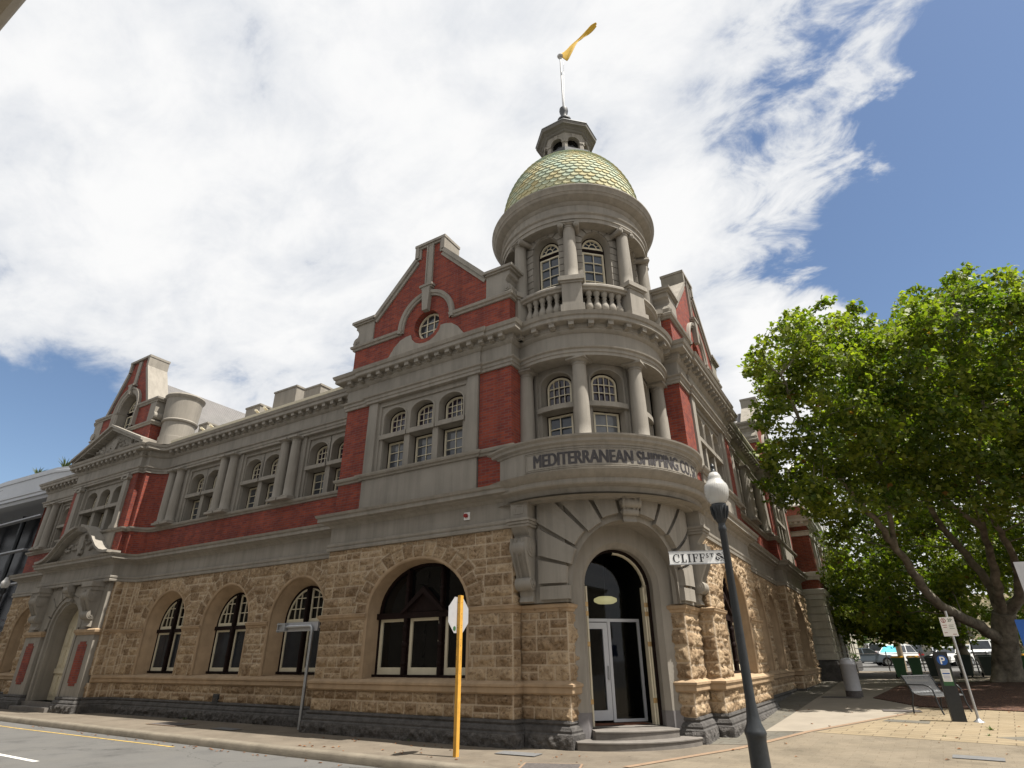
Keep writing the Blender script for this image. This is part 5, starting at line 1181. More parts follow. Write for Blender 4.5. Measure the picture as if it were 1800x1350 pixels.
for s in (-1, 1):
    for (z0, z1) in ((0.45, 1.15), (1.5, 2.1), (2.25, 2.95)):
        for q in (0.07, 0.52): box(m, F0, *sorted((PX + s * q, PX + s * (q + 0.36))), -0.68, -0.655, z0, z1); box(m, F0, *sorted((PX + s * (q + 0.05), PX + s * (q + 0.31))), -0.655, -0.64, z0 + 0.05, z1 - 0.05)
box(m, F0, PX - 0.025, PX + 0.025, -0.68, -0.63, 0.3, 3.7); box(m, F0, PX - 0.97, PX + 0.97, -0.68, -0.63, 1.25, 1.42); o = m.build('panelled_door', 'cream', B)
m = MB(); box(m, F0, PX + 0.30, PX + 0.62, -0.63, -0.61, 1.30, 1.37); m.build('letter_slot', 'iron', o)
for k, (d, z) in enumerate(((0.02, 0.30), (0.34, 0.15))):
    m = MB(); box(m, F0, PX - 1.45, PX + 1.45, -0.7, d, z - 0.16, z); m.build('door_step', 'step', B)
# door pavilion gable
F1 = FL(0.02)
poly = mir([(2.55, 10.1), (2.55, 12.35), (1.78, 12.35), (0.80, 14.4), (0.80, 14.95)])
m = MB(); star_face(m, F1, shift(poly, PX), PX, 12.1, 0.80, 0.0, 0.01) if False else None
WB, WS, WR_ = 11.36, 12.35, 0.80
A = arch_line(PX, 0.74, WB, WS, WR_, 20)
def zz_at(u):  # outline height above |u|
    d = abs(u - PX)
    if d <= 0.80: return 14.95
    if d <= 1.78: return 14.4 - (d - 0.80) * (14.4 - 12.35) / 0.98
    return 12.35
quad(m, F1, PX - 2.55, PX + 2.55, 0, 10.1, WB); quad(m, F1, PX - 2.55, PX - 1.78, 0, WB, 12.35); quad(m, F1, PX + 1.78, PX + 2.55, 0, WB, 12.35)
for s in (-1, 1):
    m.add([F1.p(PX + s * u, 0, z) for u, z in ((0.74, WB), (1.78, WB), (1.78, 12.35), (0.80, 14.4), (0.74, 14.4))], [(0, 1, 2, 3, 4)])
inner = A[1:-1]; strip(m, F1, inner, [(u, 14.4) for u, z in inner], 0, 0); quad(m, F1, PX - 0.80, PX + 0.80, 0, 14.4, 14.95)
for s in (-1, 1): m.add([F1.p(PX + s * 2.55, n, z) for n, z in ((0, 10.1), (-0.6, 10.1), (-0.6, 12.35), (0, 12.35))], [(0, 1, 2, 3)])
m.add([F1.p(u, -0.6, z) for u, z in shift(poly, PX)], [tuple(range(10))]); m.build('gable_wall', 'brick', B)
m = MB(); arch_band(m, F1, PX, 0.74, WB, WS, WR_, [(0.0, -0.45), (0.0, 0.04), (0.05, 0.05), (0.07, 0.09), (0.22, 0.10), (0.26, 0.15), (0.32, 0.15), (0.32, 0.0)], 22); prism(m, F1, shift([(-0.08, 13.1), (0.08, 13.1), (0.15, 13.55), (-0.15, 13.55)], PX), 0, 0.2); box(m, F1, PX - 0.24, PX + 0.24, 0, 0.2, 13.55, 13.63)
box(m, F1, PX - 0.13, PX + 0.13, 0, 0.06, 13.63, 14.9); m.build('gable_arch', 'render', B)
m = MB(); ST = [(-0.3, 11.12), (0.05, 11.12), (0.07, 11.18), (0.12, 11.22), (0.12, 11.28), (-0.3, 11.30)]; moulding(m, F1, PX - 2.6, PX + 2.6, ST); m.build('gable_string', 'render', B)
m = MB(); ST = [(-0.3, 12.22), (0.05, 12.22), (0.07, 12.28), (0.12, 12.32), (0.13, 12.40), (-0.3, 12.42)]; moulding(m, F1, PX - 2.62, PX - 0.85, ST); m.build('gable_string', 'render', B); m = MB(); moulding(m, F1, PX + 0.85, PX + 2.62, ST); m.build('gable_string', 'render', B)
for s in (-1, 1):
    m = MB(); box(m, F1, *sorted((PX + s * 2.1, PX + s * 2.58)), -0.62, 0.03, 11.30, 12.22); 
    for n_ in (0.03,):
        cyl_ = [F1.p(PX + s * 2.62 + 0.17 * math.cos(2 * PI * i / 14), n, 11.50 + 0.17 * math.sin(2 * PI * i / 14)) for n in (-0.5, 0.09) for i in range(14)]; m.add(cyl_, [tuple(range(14, 28))] + [(i, (i + 1) % 14, 14 + (i + 1) % 14, 14 + i) for i in range(14)])
    m.build('gable_pier', 'render', B)
m = MB(); coping(m, F1, PX, [(1.86, 12.42), (0.86, 14.48), (0.86, 14.98)], 0.16, -0.85, 0.10); box(m, F1, PX - 0.88, PX + 0.88, -0.87, 0.11, 14.95, 15.06); m.build('gable_coping', 'render', B)
window(F1, B, -0.34, PX, 0.72, WB + 0.02, WS - 0.06, 0, 4, 2, 'glass'); window(F1, B, -0.34, PX, 0.72, WS + 0.05, WS + 0.06, 0.72, 5, 3, 'glass')
for s in (-1, 1):                                    # round parapet drums beside the gable
    m = MB(); lathe(m, PX + s * 3.15, 0.92, [(0.70, 10.1), (0.70, 10.5), (0.66, 10.52), (0.66, 11.2), (0.72, 11.22), (0.74, 11.28), (0.70, 11.33), (0.74, 12.3), (0.80, 12.36), (0.83, 12.44), (0.80, 12.5), (0.2, 12.52)], 40); m.build('parapet_drum', 'render', B, smooth=30)
# parapet blocks on the wing
for (u0, u1, h, yy) in ((-16.9, -16.0, 10.95, 1.0), (-15.2, -13.9, 11.25, 1.0), (-13.4, -12.5, 10.95, 1.0), (-20.1, -19.5, 10.9, 1.0), (-29.9, -29.1, 11.0, 1.0)):
    m = MB(); wbox(m, u0, u1, yy, yy + 0.9, 10.0, h); wbox(m, u0 - 0.03, u1 + 0.03, yy - 0.03, yy + 0.93, h, h + 0.07); m.build('parapet_block', 'render', B)
for u in (-19.2, -18.6, -15.7, -15.2, -9.9): m = MB(); tube(m, [(u, 1.0, 10.35), (u + 0.45, 0.35, 10.33)], 0.05, 8); m.build('floodlight', 'cream', B)
# roofs
def roof(pts, faces, name='roof', mat='corr'): m = MB(); m.add(pts, faces); return m.build(name, mat, B)
roof([(-32.3, 1.5, 10.15), (-3.0, 1.5, 10.15), (-9.0, 8.5, 12.9), (-32.3, 8.5, 12.9), (-32.3, 18, 10.2), (-9, 18, 10.2)], [(0, 1, 2, 3), (3, 2, 5, 4), (0, 3, 4)])
roof([(PX - 3.4, 0.4, 10.9), (PX, 0.4, 14.25), (PX + 3.4, 0.4, 10.9), (PX - 3.4, 9, 10.9), (PX, 9, 14.25), (PX + 3.4, 9, 10.9)], [(0, 1, 4, 3), (1, 2, 5, 4)])
roof([(-6.665 - 2.4, 0.4, 11.6), (-6.665, 0.4, 13.9), (-6.665 + 2.4, 0.4, 11.6), (-9.06, 8, 11.6), (-6.665, 8, 13.9), (-4.2, 8, 11.6)], [(0, 1, 4, 3), (1, 2, 5, 4)])
roof([(-0.9, 3.0, 10.15), (-0.9, 23.3, 10.15), (-7.5, 23.3, 12.9), (-7.5, 9, 12.9), (-16, 23.3, 10.2), (-16, 9, 10.2)], [(0, 1, 2, 3), (3, 2, 4, 5), (1, 4, 2)])
for yc in (6.665, 20.0): roof([(-0.4, yc - 2.6, 11.4), (-0.4, yc, 13.9), (-0.4, yc + 2.6, 11.4), (-8, yc - 2.6, 11.4), (-8, yc, 13.9), (-8, yc + 2.6, 11.4)], [(0, 1, 4, 3), (1, 2, 5, 4)])
m = MB(); m.add([(-32.3, 1.3, 10.12), (-9.75, 1.3, 10.12), (-9.75, 0.3, 10.12), (-3.5, 0.3, 10.12), (-2.7, 1.0, 10.12), (-1.0, 2.7, 10.12), (-0.3, 3.5, 10.12), (-0.3, 9.75, 10.12), (-1.0, 9.75, 10.12), (-1.0, 23.3, 10.12), (-16, 23.3, 10.12), (-16, 18, 10.12), (-32.3, 18, 10.12)], [tuple(range(13))]); m.build('flat_roof', 'zinc', B)
# dark core so that no daylight shows through the rooms, and the far walls
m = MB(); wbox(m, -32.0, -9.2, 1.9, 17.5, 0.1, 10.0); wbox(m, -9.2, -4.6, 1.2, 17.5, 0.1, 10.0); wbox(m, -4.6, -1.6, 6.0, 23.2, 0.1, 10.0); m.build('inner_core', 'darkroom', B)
m = MB(); m.add([(-32.4, 0.8, 0), (-32.4, 17.5, 0), (-32.4, 17.5, 10.1), (-32.4, 0.8, 10.1)], [(0, 1, 2, 3)]); m.add([(-0.3, 23.5, 0), (-16, 23.5, 0), (-16, 23.5, 10.1), (-0.3, 23.5, 10.1)], [(0, 1, 2, 3)]); m.build('rear_wall', 'brick', B)

# ------------------------------------------------------------------ ground, paths, road
def gz(y): return 0.03 * (max(2, min(y, 13)) - 2) + 0.022 * (max(13, min(y, 28)) - 13) + 0.0165 * (max(28, min(y, 62)) - 28)
BRK = [-400, 2, 13, 28, 62, 400]
def clip_y(poly, y0, y1):
    for sgn, lim in ((1, y0), (-1, -y1)):
        out = []
        for a, b in zip(poly, poly[1:] + poly[:1]):
            ia, ib = sgn * a[1] >= lim - 1e-9, sgn * b[1] >= lim - 1e-9
            if ia: out.append(a)
            if ia != ib: t = (sgn * lim - a[1]) / (b[1] - a[1]); out.append((a[0] + (b[0] - a[0]) * t, a[1] + (b[1] - a[1]) * t))
        poly = out
        if not poly: break
    return poly
def sheet(name, poly, lift, mat, kind='structure', skirt=0.0):
    m = MB()
    for a, b in zip(BRK[:-1], BRK[1:]):
        q = clip_y(list(poly), a, b)
        if len(q) > 2: m.add([(x, y, gz(y) + lift) for x, y in q], [tuple(range(len(q)))])
    if skirt:
        for a, b in zip(poly, poly[1:] + poly[:1]): m.add([(a[0], a[1], gz(a[1]) + lift), (b[0], b[1], gz(b[1]) + lift), (b[0], b[1], gz(b[1]) + lift - skirt), (a[0], a[1], gz(a[1]) + lift - skirt)], [(0, 1, 2, 3)])
    o = m.build(name, mat); o['kind'] = kind; return o
sheet('ground', [(-400, -400), (400, -400), (400, 400), (-400, 400)], -0.15, 'asphalt')
kl = [(-60, -0.35), (-40, -1.0), (-23.3, -1.62), (-15, -2.0), (-8.8, -2.22), (-2.7, -2.34), (-0.9, -2.6), (0.6, -3.3), (1.9, -4.4), (3.2, -5.6), (5.0, -6.4), (9, -6.8), (60, -7.0)]
sheet('footpath', kl + [(60, 36.5), (-0.5, 36.5), (-0.5, 3.0), (-3.0, 0.6), (-9.6, 0.9), (-60, 0.9)], 0.0, 'pave')
m = MB(); sweep(m, [(-0.17, -0.02), (-0.17, 0.006), (-0.02, 0.008), (0.02, -0.005), (0.045, -0.04), (0.055, -0.16)], kl); o = m.build('kerb', 'kerb', smooth=50); o['kind'] = 'structure'
m = MB(); sweep(m, [(-0.2, gz(36.5) + 0.004), (0.0, gz(36.5) + 0.004), (0.05, gz(36.5) - 0.16)], [(60, 36.55), (-0.5, 36.55)]); o = m.build('kerb', 'kerb'); o['kind'] = 'structure'
sheet('plaza_paving', [(-1.0, -2.55), (0.6, -3.2), (1.9, -4.25), (3.2, -5.4), (5.0, -6.2), (9, -6.6), (40, -6.8), (40, 10.4), (14, 10.4), (6.2, 10.73), (3.82, 11.34), (3.45, 9.3), (1.5, 4.9), (0.88, 3.04), (-0.6, -1.15)], 0.004, 'pave2')
sheet('asphalt_strip', [(-0.3, 2.3), (0.58, 2.6), (0.80, 3.1), (1.40, 4.85), (0.58, 4.66), (0.72, 9.0), (0.86, 23.6), (-0.3, 23.6)], 0.005, 'pave_grey')
sheet('concrete_path', [(0.56, 4.63), (1.42, 4.91), (3.38, 9.3), (3.80, 11.34), (2.53, 13.9), (3.19, 20.4), (3.6, 23.8), (14, 25.2), (30, 25.2), (30, 27.0), (0.90, 26.2), (0.84, 15.0), (0.70, 9.0)], 0.009, 'concrete')
sheet('paving_band', [(-0.72, -1.12), (-0.58, -1.16), (0.92, 3.02), (1.53, 4.89), (3.50, 9.28), (3.38, 9.34), (1.40, 4.93), (0.78, 3.06)], 0.013, 'orange')
sheet('cream_paving', [(1.60, 4.88), (5.4, 4.35), (5.6, 4.9), (5.0, 5.4), (6.3, 6.2), (7.0, 7.4), (9.0, 9.0), (9.0, 10.4), (6.2, 10.7), (3.85, 11.2), (3.52, 9.26)], 0.008, 'pave_cream')
sheet('grey_paving', [(5.4, 4.35), (14, 3.4), (14, 10.4), (9.0, 10.4), (9.0, 9.0), (7.0, 7.4), (6.3, 6.2), (5.0, 5.4), (5.6, 4.9)], 0.0085, 'pave_grey')
sheet('grey_paver_patch', [(2.9, 7.4), (3.9, 7.25), (3.95, 7.75), (3.05, 7.9)], 0.0125, 'pave_grey')
sheet('mulch_bed', [(2.53, 13.9), (3.82, 11.34), (6.2, 10.73), (14, 10.4), (30, 10.4), (30, 24.6), (14, 24.9), (6.9, 25.0), (3.3, 20.6)], 0.03, 'mulch', 'structure', 0.05)
def line(name, poly, mat, lift=-0.145):
    o = sheet(name, poly, lift, mat); return o
M['roadyellow'] = paint('worn_yellow_line', (0.40, 0.27, 0.07), 0.8, 0.4, 9, 60, 0.2); M['roadwhite'] = paint('worn_white_line', (0.55, 0.54, 0.51), 0.8, 0.2, 9, 60, 0.2)
line('yellow_road_line', [(-40, -1.35), (-19.6, -2.44), (-11.24, -2.55), (-11.24, -2.63), (-19.6, -2.52), (-40, -1.43)], 'roadyellow')
line('white_road_line', [(-14.6, -5.05), (-11.6, -5.15), (-11.6, -5.27), (-14.6, -5.17)], 'roadwhite'); line('white_road_line', [(-24.6, -4.75), (-21.6, -4.85), (-21.6, -4.97), (-24.6, -4.87)], 'roadwhite'); line('white_road_line', [(-24.2, -2.6), (-22.4, -2.65), (-22.4, -2.75), (-24.2, -2.7)], 'roadwhite')
def plate(name, x, y, w, d, rz, mat, label, cat, rim=None, z=0.006):
    root = empty(name, (0, 0, 0), label, cat); m = MB(); box(m, FL(0), -w / 2, w / 2, -d / 2, d / 2, 0.004, 0.012); m.build('lid', mat, root)
    if rim:
        m = MB(); box(m, FL(0), -w / 2 - 0.04, w / 2 + 0.04, -d / 2 - 0.04, -d / 2, 0.003, 0.010); box(m, FL(0), -w / 2 - 0.04, w / 2 + 0.04, d / 2, d / 2 + 0.04, 0.003, 0.010); box(m, FL(0), -w / 2 - 0.04, -w / 2, -d / 2, d / 2, 0.003, 0.010); box(m, FL(0), w / 2, w / 2 + 0.04, -d / 2, d / 2, 0.003, 0.010); m.build('rim', rim, root)
    root.location = (x, y, gz(y) + z); root.rotation_euler = (math.atan(0.03) if 2 < y < 13 else math.atan(0.022) if y > 13 else 0, 0, rz)
plate('service_cover', -1.75, -1.75, 0.95, 0.65, 0.35, 'iron', 'rusty iron pit cover with orange rim at the street corner by the kerb', 'pit cover', 'orange')
plate('service_cover', -3.0, -0.72, 0.85, 0.38, 0.05, 'cover', 'pale grey concrete cover in the footpath close to the stone pier beside the entrance', 'pit cover')
plate('service_cover', -14.9, -0.55, 1.35, 0.62, 0.0, 'iron', 'rusty iron pit cover with orange rim below the middle arched window', 'pit cover', 'orange')
plate('service_cover', -12.2, -0.62, 0.9, 0.35, 0.0, 'cover', 'small grey cover in shade on the footpath by the grey angled sign post', 'pit cover')
plate('drain_grate', 3.35, 9.95, 0.95, 0.5, 0.1, 'iron', 'dark drain grate at the edge of the pale concrete path near the bench', 'drain', z=0.012)
plate('drain_grate', 1.55, 13.9, 1.25, 0.55, 0.05, 'iron', 'dark grate around the foot of the grey bollard beside the building', 'drain', z=0.012)
plate('service_cover', 4.45, 2.6, 0.75, 0.35, -0.08, 'cover', 'grey rectangular cover in the beige paving right of the street lamp', 'pit cover')

# far ground: hill with dry scrub behind the car park
def grid_mesh(name, x0, x1, y0, y1, nx, ny, fz, mat, kind='structure'):
    xs = np.linspace(x0, x1, nx); ys = np.linspace(y0, y1, ny); X, Y = np.meshgrid(xs, ys); Zz = fz(X, Y)
    co = np.stack([X, Y, Zz], -1).reshape(-1, 3); idx = np.arange(nx * ny).reshape(ny, nx); q = np.stack([idx[:-1, :-1], idx[:-1, 1:], idx[1:, 1:], idx[1:, :-1]], -1).reshape(-1, 4)
    me = bpy.data.meshes.new(name); me.from_pydata(co.tolist(), [], q.tolist()); o = finish(name, me, mat); me.shade_smooth(); o['kind'] = kind; return o
grid_mesh('hill', -90, 130, 84, 220, 220, 90, lambda X, Y: 1.0 + 9.5 * np.clip((Y - 88) / 26, 0, 1) ** 0.8 + np.clip((Y - 86) / 6, 0, 1) * (2.2 * fnoise(X * 0.12, Y * 0.12, 3, 4) + 0.9 * fnoise(X * 0.7, Y * 0.7, 8, 3)), 'scrub')

# ------------------------------------------------------------------ street furniture
def at_px(u, v, d):
    """world point along the photograph's ray at axial depth d (used to read positions off the photo)"""
    mw = cam.matrix_world; q = Vector(((u - 900) / 1012.5 * d, -(v - 675) / 1012.5 * d, -d)); return mw @ q
# street lamps
def lamp(sign):
    root = empty('street_lamp', (0, 0, 0), 'black street lamp with frosted acorn globe and white street name blade at the corner' if sign else 'black street lamp with frosted acorn globe at the far left before the dark glass building', 'street lamp', 'acorn street lamps')
    m = MB(); lathe(m, 0, 0, [(0.17, 0), (0.17, 0.06), (0.145, 0.10), (0.125, 0.16), (0.115, 0.70), (0.125, 0.76), (0.135, 0.79), (0.125, 0.82), (0.09, 0.90), (0.075, 1.0), (0.062, 1.15), (0.048, 3.30), (0.058, 3.32), (0.058, 3.36), (0.05, 3.38), (0.05, 3.44)], 24); m.build('post', 'black', root, smooth=45)
    m = MB(); k = 16; pr = [(0.05, 3.42), (0.075, 3.46), (0.085, 3.50), (0.10, 3.58), (0.115, 3.66), (0.105, 3.70), (0.09, 3.71)]; lathe(m, 0, 0, pr, k)
    for i in range(10):
        a = 2 * PI * i / 10; tube(m, [(0.085 * math.cos(a), 0.085 * math.sin(a), 3.48), (0.112 * math.cos(a), 0.112 * math.sin(a), 3.58), (0.128 * math.cos(a), 0.128 * math.sin(a), 3.67)], [0.008, 0.018, 0.008], 6)
    m.build('lamp_holder', 'black', root, smooth=45)
    m = MB(); lathe(m, 0, 0, [(0.09, 3.69), (0.13, 3.74), (0.165, 3.82), (0.178, 3.90), (0.172, 3.96), (0.155, 4.00), (0.135, 4.02), (0.12, 4.05), (0.098, 4.08), (0.10, 4.10), (0.085, 4.14), (0.06, 4.18), (0.04, 4.19)], 32); m.build('globe', 'globe', root, smooth=60)
    m = MB(); lathe(m, 0, 0, [(0.045, 4.18), (0.05, 4.20), (0.025, 4.22), (0.02, 4.26), (0.03, 4.28), (0.018, 4.31), (0.0, 4.33)], 12); m.build('finial', 'black', root, smooth=45)
    if sign:
        m = MB(); F = Flat(0, 0, R(22)); box(m, F, -0.80, -0.05, 0.0, 0.018, 2.86, 3.03); o = m.build('sign_blade', 'white', root)
        m = MB()
        for z in (2.855, 3.03): box(m, F, -0.81, -0.04, -0.004, 0.022, z, z + 0.012)
        for z in (2.89, 2.99): box(m, F, -0.07, 0.0, -0.01, 0.02, z, z + 0.02)
        m.build('edge_trim', 'steel', o)
        m = MB(); n0, n1 = 0.0185, 0.0205; zb, h = 2.885, 0.115
        def st(x, w, a, b): box(m, F, x, x + w, n0, n1, zb + a * h, zb + b * h)
        # serif capitals C L I F F
        k = 14; vs = []; x0 = -0.702
        for i in range(k + 1):
            a = R(40 + 280 * i / k); c, s_ = math.cos(a), math.sin(a); wd = 0.012 + 0.020 * max(0, -c) ** 1.2
            for q in (0, 1): rx, rz_ = 0.052 - (wd * 0.75 if q else 0), 0.5 * h + 0.003 - (0.010 if q else 0) ; vs.append(F.p(x0 + rx * c, n1, zb + h / 2 + rz_ * s_))
        m.add(vs, [(2 * i, 2 * i + 2, 2 * i + 3, 2 * i + 1) for i in range(k)]); st(x0 + 0.030, 0.012, 0.62, 0.98)
        x = -0.640; st(x + 0.014, 0.022, 0, 1); st(x, 0.05, 0.94, 1); st(x, 0.075, 0, 0.07); st(x + 0.066, 0.010, 0, 0.34)
        x = -0.548; st(x + 0.014, 0.022, 0, 1); st(x, 0.05, 0.94, 1); st(x, 0.05, 0, 0.06)
        for x in (-0.482, -0.388): st(x + 0.014, 0.022, 0, 1); st(x, 0.05, 0, 0.06); st(x, 0.078, 0.93, 1); st(x + 0.070, 0.010, 0.68, 1); st(x + 0.03, 0.03, 0.49, 0.55); st(x + 0.055, 0.009, 0.38, 0.66)
        put_text(m, F, 'S', 0.082, -0.272, n1, zb + 0.058, 0.0, 0.001); x = -0.235; st(x + 0.018, 0.014, 0.52, 1.0); st(x, 0.05, 0.94, 1); st(x, 0.006, 0.84, 1); st(x + 0.044, 0.006, 0.84, 1)
        m.build('street_name', 'ink', o)
        m = MB()                                     # small heraldic mark: rearing figure in three strokes
        for pts, r_ in (([(-0.115, 1.02), (-0.105, 0.90), (-0.085, 0.80)], [0.014, 0.022, 0.014]), ([(-0.14, 0.95), (-0.12, 0.72), (-0.085, 0.62), (-0.07, 0.40), (-0.055, 0.30)], [0.006, 0.016, 0.018, 0.016, 0.006]), ([(-0.15, 0.60), (-0.155, 0.35), (-0.13, 0.12), (-0.095, 0.10), (-0.075, 0.22)], [0.006, 0.014, 0.012, 0.012, 0.006]), ([(-0.13, 0.5), (-0.11, 0.35), (-0.125, 0.2)], [0.006, 0.012, 0.006]), ([(-0.150, 1.0), (-0.142, 0.8)], [0.004, 0.004])):
            P_ = [F.p(x, n1 + 0.0005, zb + z * h) for x, z in pts]
            k = len(pts); vs = []
            for i, (x, z) in enumerate(pts): vs += [F.p(x - r_[i], n1 + 0.0006, zb + z * h), F.p(x + r_[i], n1 + 0.0006, zb + z * h)]
            m.add(vs, [(2 * i, 2 * i + 1, 2 * i + 3, 2 * i + 2) for i in range(k - 1)])
        m.build('emblem', 'ink', o)
    return root
L1 = lamp(True); L1.location = (1.917, -3.088, 0.0)
L2 = lamp(False); p_ = at_px(10, 1025, 27.0); L2.location = (p_.x, p_.y, p_.z - 3.93)
# stop sign seen from behind
root = empty('stop_sign', (0, 0, 0), 'back of an octagonal sign on a square yellow timber post at the kerb', 'road sign')
m = MB(); wbox(m, -0.035, 0.035, -0.05, 0.05, -0.1, 2.86)
m.build('post', 'yellowpost', root); m = MB()
for z in (2.72, 2.5, 2.28, 2.24, 2.02, 1.9, 1.7, 1.66, 1.4): tube(m, [(-0.02, -0.0505, z), (-0.02, -0.052, z)], 0.008, 8); tube(m, [(0.0355, 0.0, z), (0.037, 0.0, z)], 0.008, 8)
m.build('bolt_holes', 'ink', root)
m = MB(); oc = [(0.355 * math.cos(R(22.5 + 45 * i)) / math.cos(R(22.5)) * 0.97, 2.48 + 0.355 * math.sin(R(22.5 + 45 * i)) / math.cos(R(22.5)) * 0.97) for i in range(8)]; prism(m, Flat(-0.04, 0, -PI / 2), oc, 0.0, 0.004); o = m.build('sign_plate', 'signgrey', root)
m = MB(); lathe(m, 0, 0, [(0.0, 0.0), (0.045, 0.0), (0.045, 0.002), (0, 0.002)], 16); o2 = m.build('sticker', 'green', o); o2.rotation_euler = (0, PI / 2, 0); o2.location = (-0.039, -0.13, 2.22)
m = MB(); F = Flat(-0.045, 0, -PI / 2); put_text(m, F, 'STOP', 0.26, 0, 0.006, 2.40, 0.001); m.build('sign_lettering', 'white', o)
root.location = (-3.86, -1.57, 0)
# grey bracket sign by the wing
root = empty('direction_sign', (0, 0, 0), 'grey bent steel post carrying a horizontal sign box in front of an arched window', 'sign')
m = MB(); tube(m, [(0, 0, -0.1), (0, 0, 2.40), (-0.02, 0, 2.50), (-0.06, -0.0, 2.54), (-0.14, 0, 2.55), (-1.15, 0, 2.55)], 0.045, 12); m.build('post', 'steel', root, smooth=50)
m = MB(); wbox(m, -1.5, 0.16, 0.05, 0.11, 2.42, 2.66); o = m.build('sign_blade', 'signgrey', root); m = MB()
wbox(m, -1.22, -1.10, -0.07, 0.05, 2.44, 2.65); wbox(m, -1.52, -1.22, -0.03, 0.06, 2.44, 2.47); wbox(m, -1.52, -1.22, -0.03, 0.06, 2.61, 2.64); wbox(m, -1.53, -1.50, 0.0, 0.12, 2.41, 2.67); m.build('clamp', 'steel', o); root.location = (-10.42, 0.30, 0.0)
# bollard
root = empty('bollard', (0, 0, 0), 'fat grey round-topped bollard on the path beside the building', 'bollard')
m = MB(); lathe(m, 0, 0, [(0.275, -0.05), (0.27, 0.20)], 28); m.build('base', 'iron', root, smooth=50)
m = MB(); lathe(m, 0, 0, [(0.262, 0.20), (0.258, 1.02), (0.268, 1.03), (0.268, 1.08), (0.255, 1.10), (0.25, 1.18), (0.20, 1.235), (0.10, 1.265), (0.0, 1.27)], 28); o = m.build('shaft', 'signgrey', root, smooth=50)
root.location = (1.95, 14.45, gz(14.45))
# bench of bent steel bars
root = empty('bench', (0, 0, 0), 'curved steel slat bench with looped armrests on the edge of the mulch bed', 'bench')
SP = [(-0.30, 0.92), (-0.26, 0.80), (-0.20, 0.66), (-0.13, 0.54), (-0.05, 0.465), (0.06, 0.44), (0.20, 0.445), (0.34, 0.455), (0.42, 0.445), (0.45, 0.41)]
m = MB(); LB = 1.45
for i in range(27): x = -LB / 2 + LB * i / 26; tube(m, [(x, -a, z) for a, z in SP], 0.0085, 6)
for a, z in ((-0.29, 0.90), (-0.10, 0.50), (0.44, 0.42)): tube(m, [(-LB / 2, -a, z), (LB / 2, -a, z)], 0.014, 8)
o = m.build('slat_seat', 'benchsteel', root, smooth=60); root.rotation_euler = (0, 0, 0)
for s in (-1, 1):
    x = s * (LB / 2 + 0.03); m = MB(); tube(m, [(x, 0.30, 0.93), (x, 0.16, 0.62), (x, 0.12, 0.48), (x, 0.20, 0.20), (x, 0.22, 0.0)], 0.02, 8); m.build('rear_leg', 'black', root, smooth=60)
    m = MB(); tube(m, [(x, 0.20, 0.70), (x, 0.0, 0.70), (x, -0.22, 0.70), (x, -0.36, 0.66), (x, -0.42, 0.58), (x, -0.44, 0.44), (x, -0.46, 0.25), (x, -0.54, 0.0)], 0.02, 8); m.build('armrest_leg', 'black', root, smooth=60)
fl = Vector((4.27, 9.0, 0)); fr = Vector((4.95, 10.3, 0)); c_ = (fl + fr) / 2; root.location = (c_.x - 0.48 * 0.886, c_.y + 0.48 * 0.463, gz(c_.y) + 0.02); root.rotation_euler = (0, 0, math.atan2(1.3, 0.68))
# parking ticket machine
root = empty('parking_machine', (0, 0, 0), 'slim black parking ticket machine with blue P disc and white notice', 'parking machine')
m = MB(); F = FL(0); prism(m, Flat(0, 0, PI / 2), [(-0.09, 0.0), (0.09, 0.0), (0.09, 1.50), (-0.09, 1.58)], -0.15, 0.15); m.build('body', 'black', root)
m = MB(); lathe(m, 0, 0, [(0, 0), (0.115, 0), (0.115, 0.004), (0, 0.004)], 28); o = m.build('badge', 'blue', root, smooth=30); o.rotation_euler = (PI / 2, 0, 0); o.location = (0.0, -0.091, 1.38)
m = MB(); put_text(m, FL(-0.096), 'P', 0.24, 0, 0, 1.295, 0.001, 0.004); m.build('letter', 'white', root)
m = MB(); box(m, F, -0.105, 0.105, 0.09, 0.093, 0.80, 1.18); o = m.build('notice', 'white', root); m = MB(); box(m, F, -0.11, 0.11, 0.0925, 0.0938, 0.80, 0.89); box(m, F, -0.11, -0.10, 0.0925, 0.0938, 0.89, 1.18); box(m, F, 0.10, 0.11, 0.0925, 0.0938, 0.89, 1.18); m.build('green_border', 'green', o)
m = MB(); box(m, F, -0.08, 0.08, 0.0925, 0.0938, 1.06, 1.09); [box(m, F, -0.08, 0.07, 0.0925, 0.0938, z, z + 0.006) for z in (1.13, 1.02, 1.0, 0.98, 0.95, 0.92)]; m.build('printing', 'blue', o)
root.location = (4.56, 7.98, gz(7.98)); root.rotation_euler = (0, 0, 0.12)
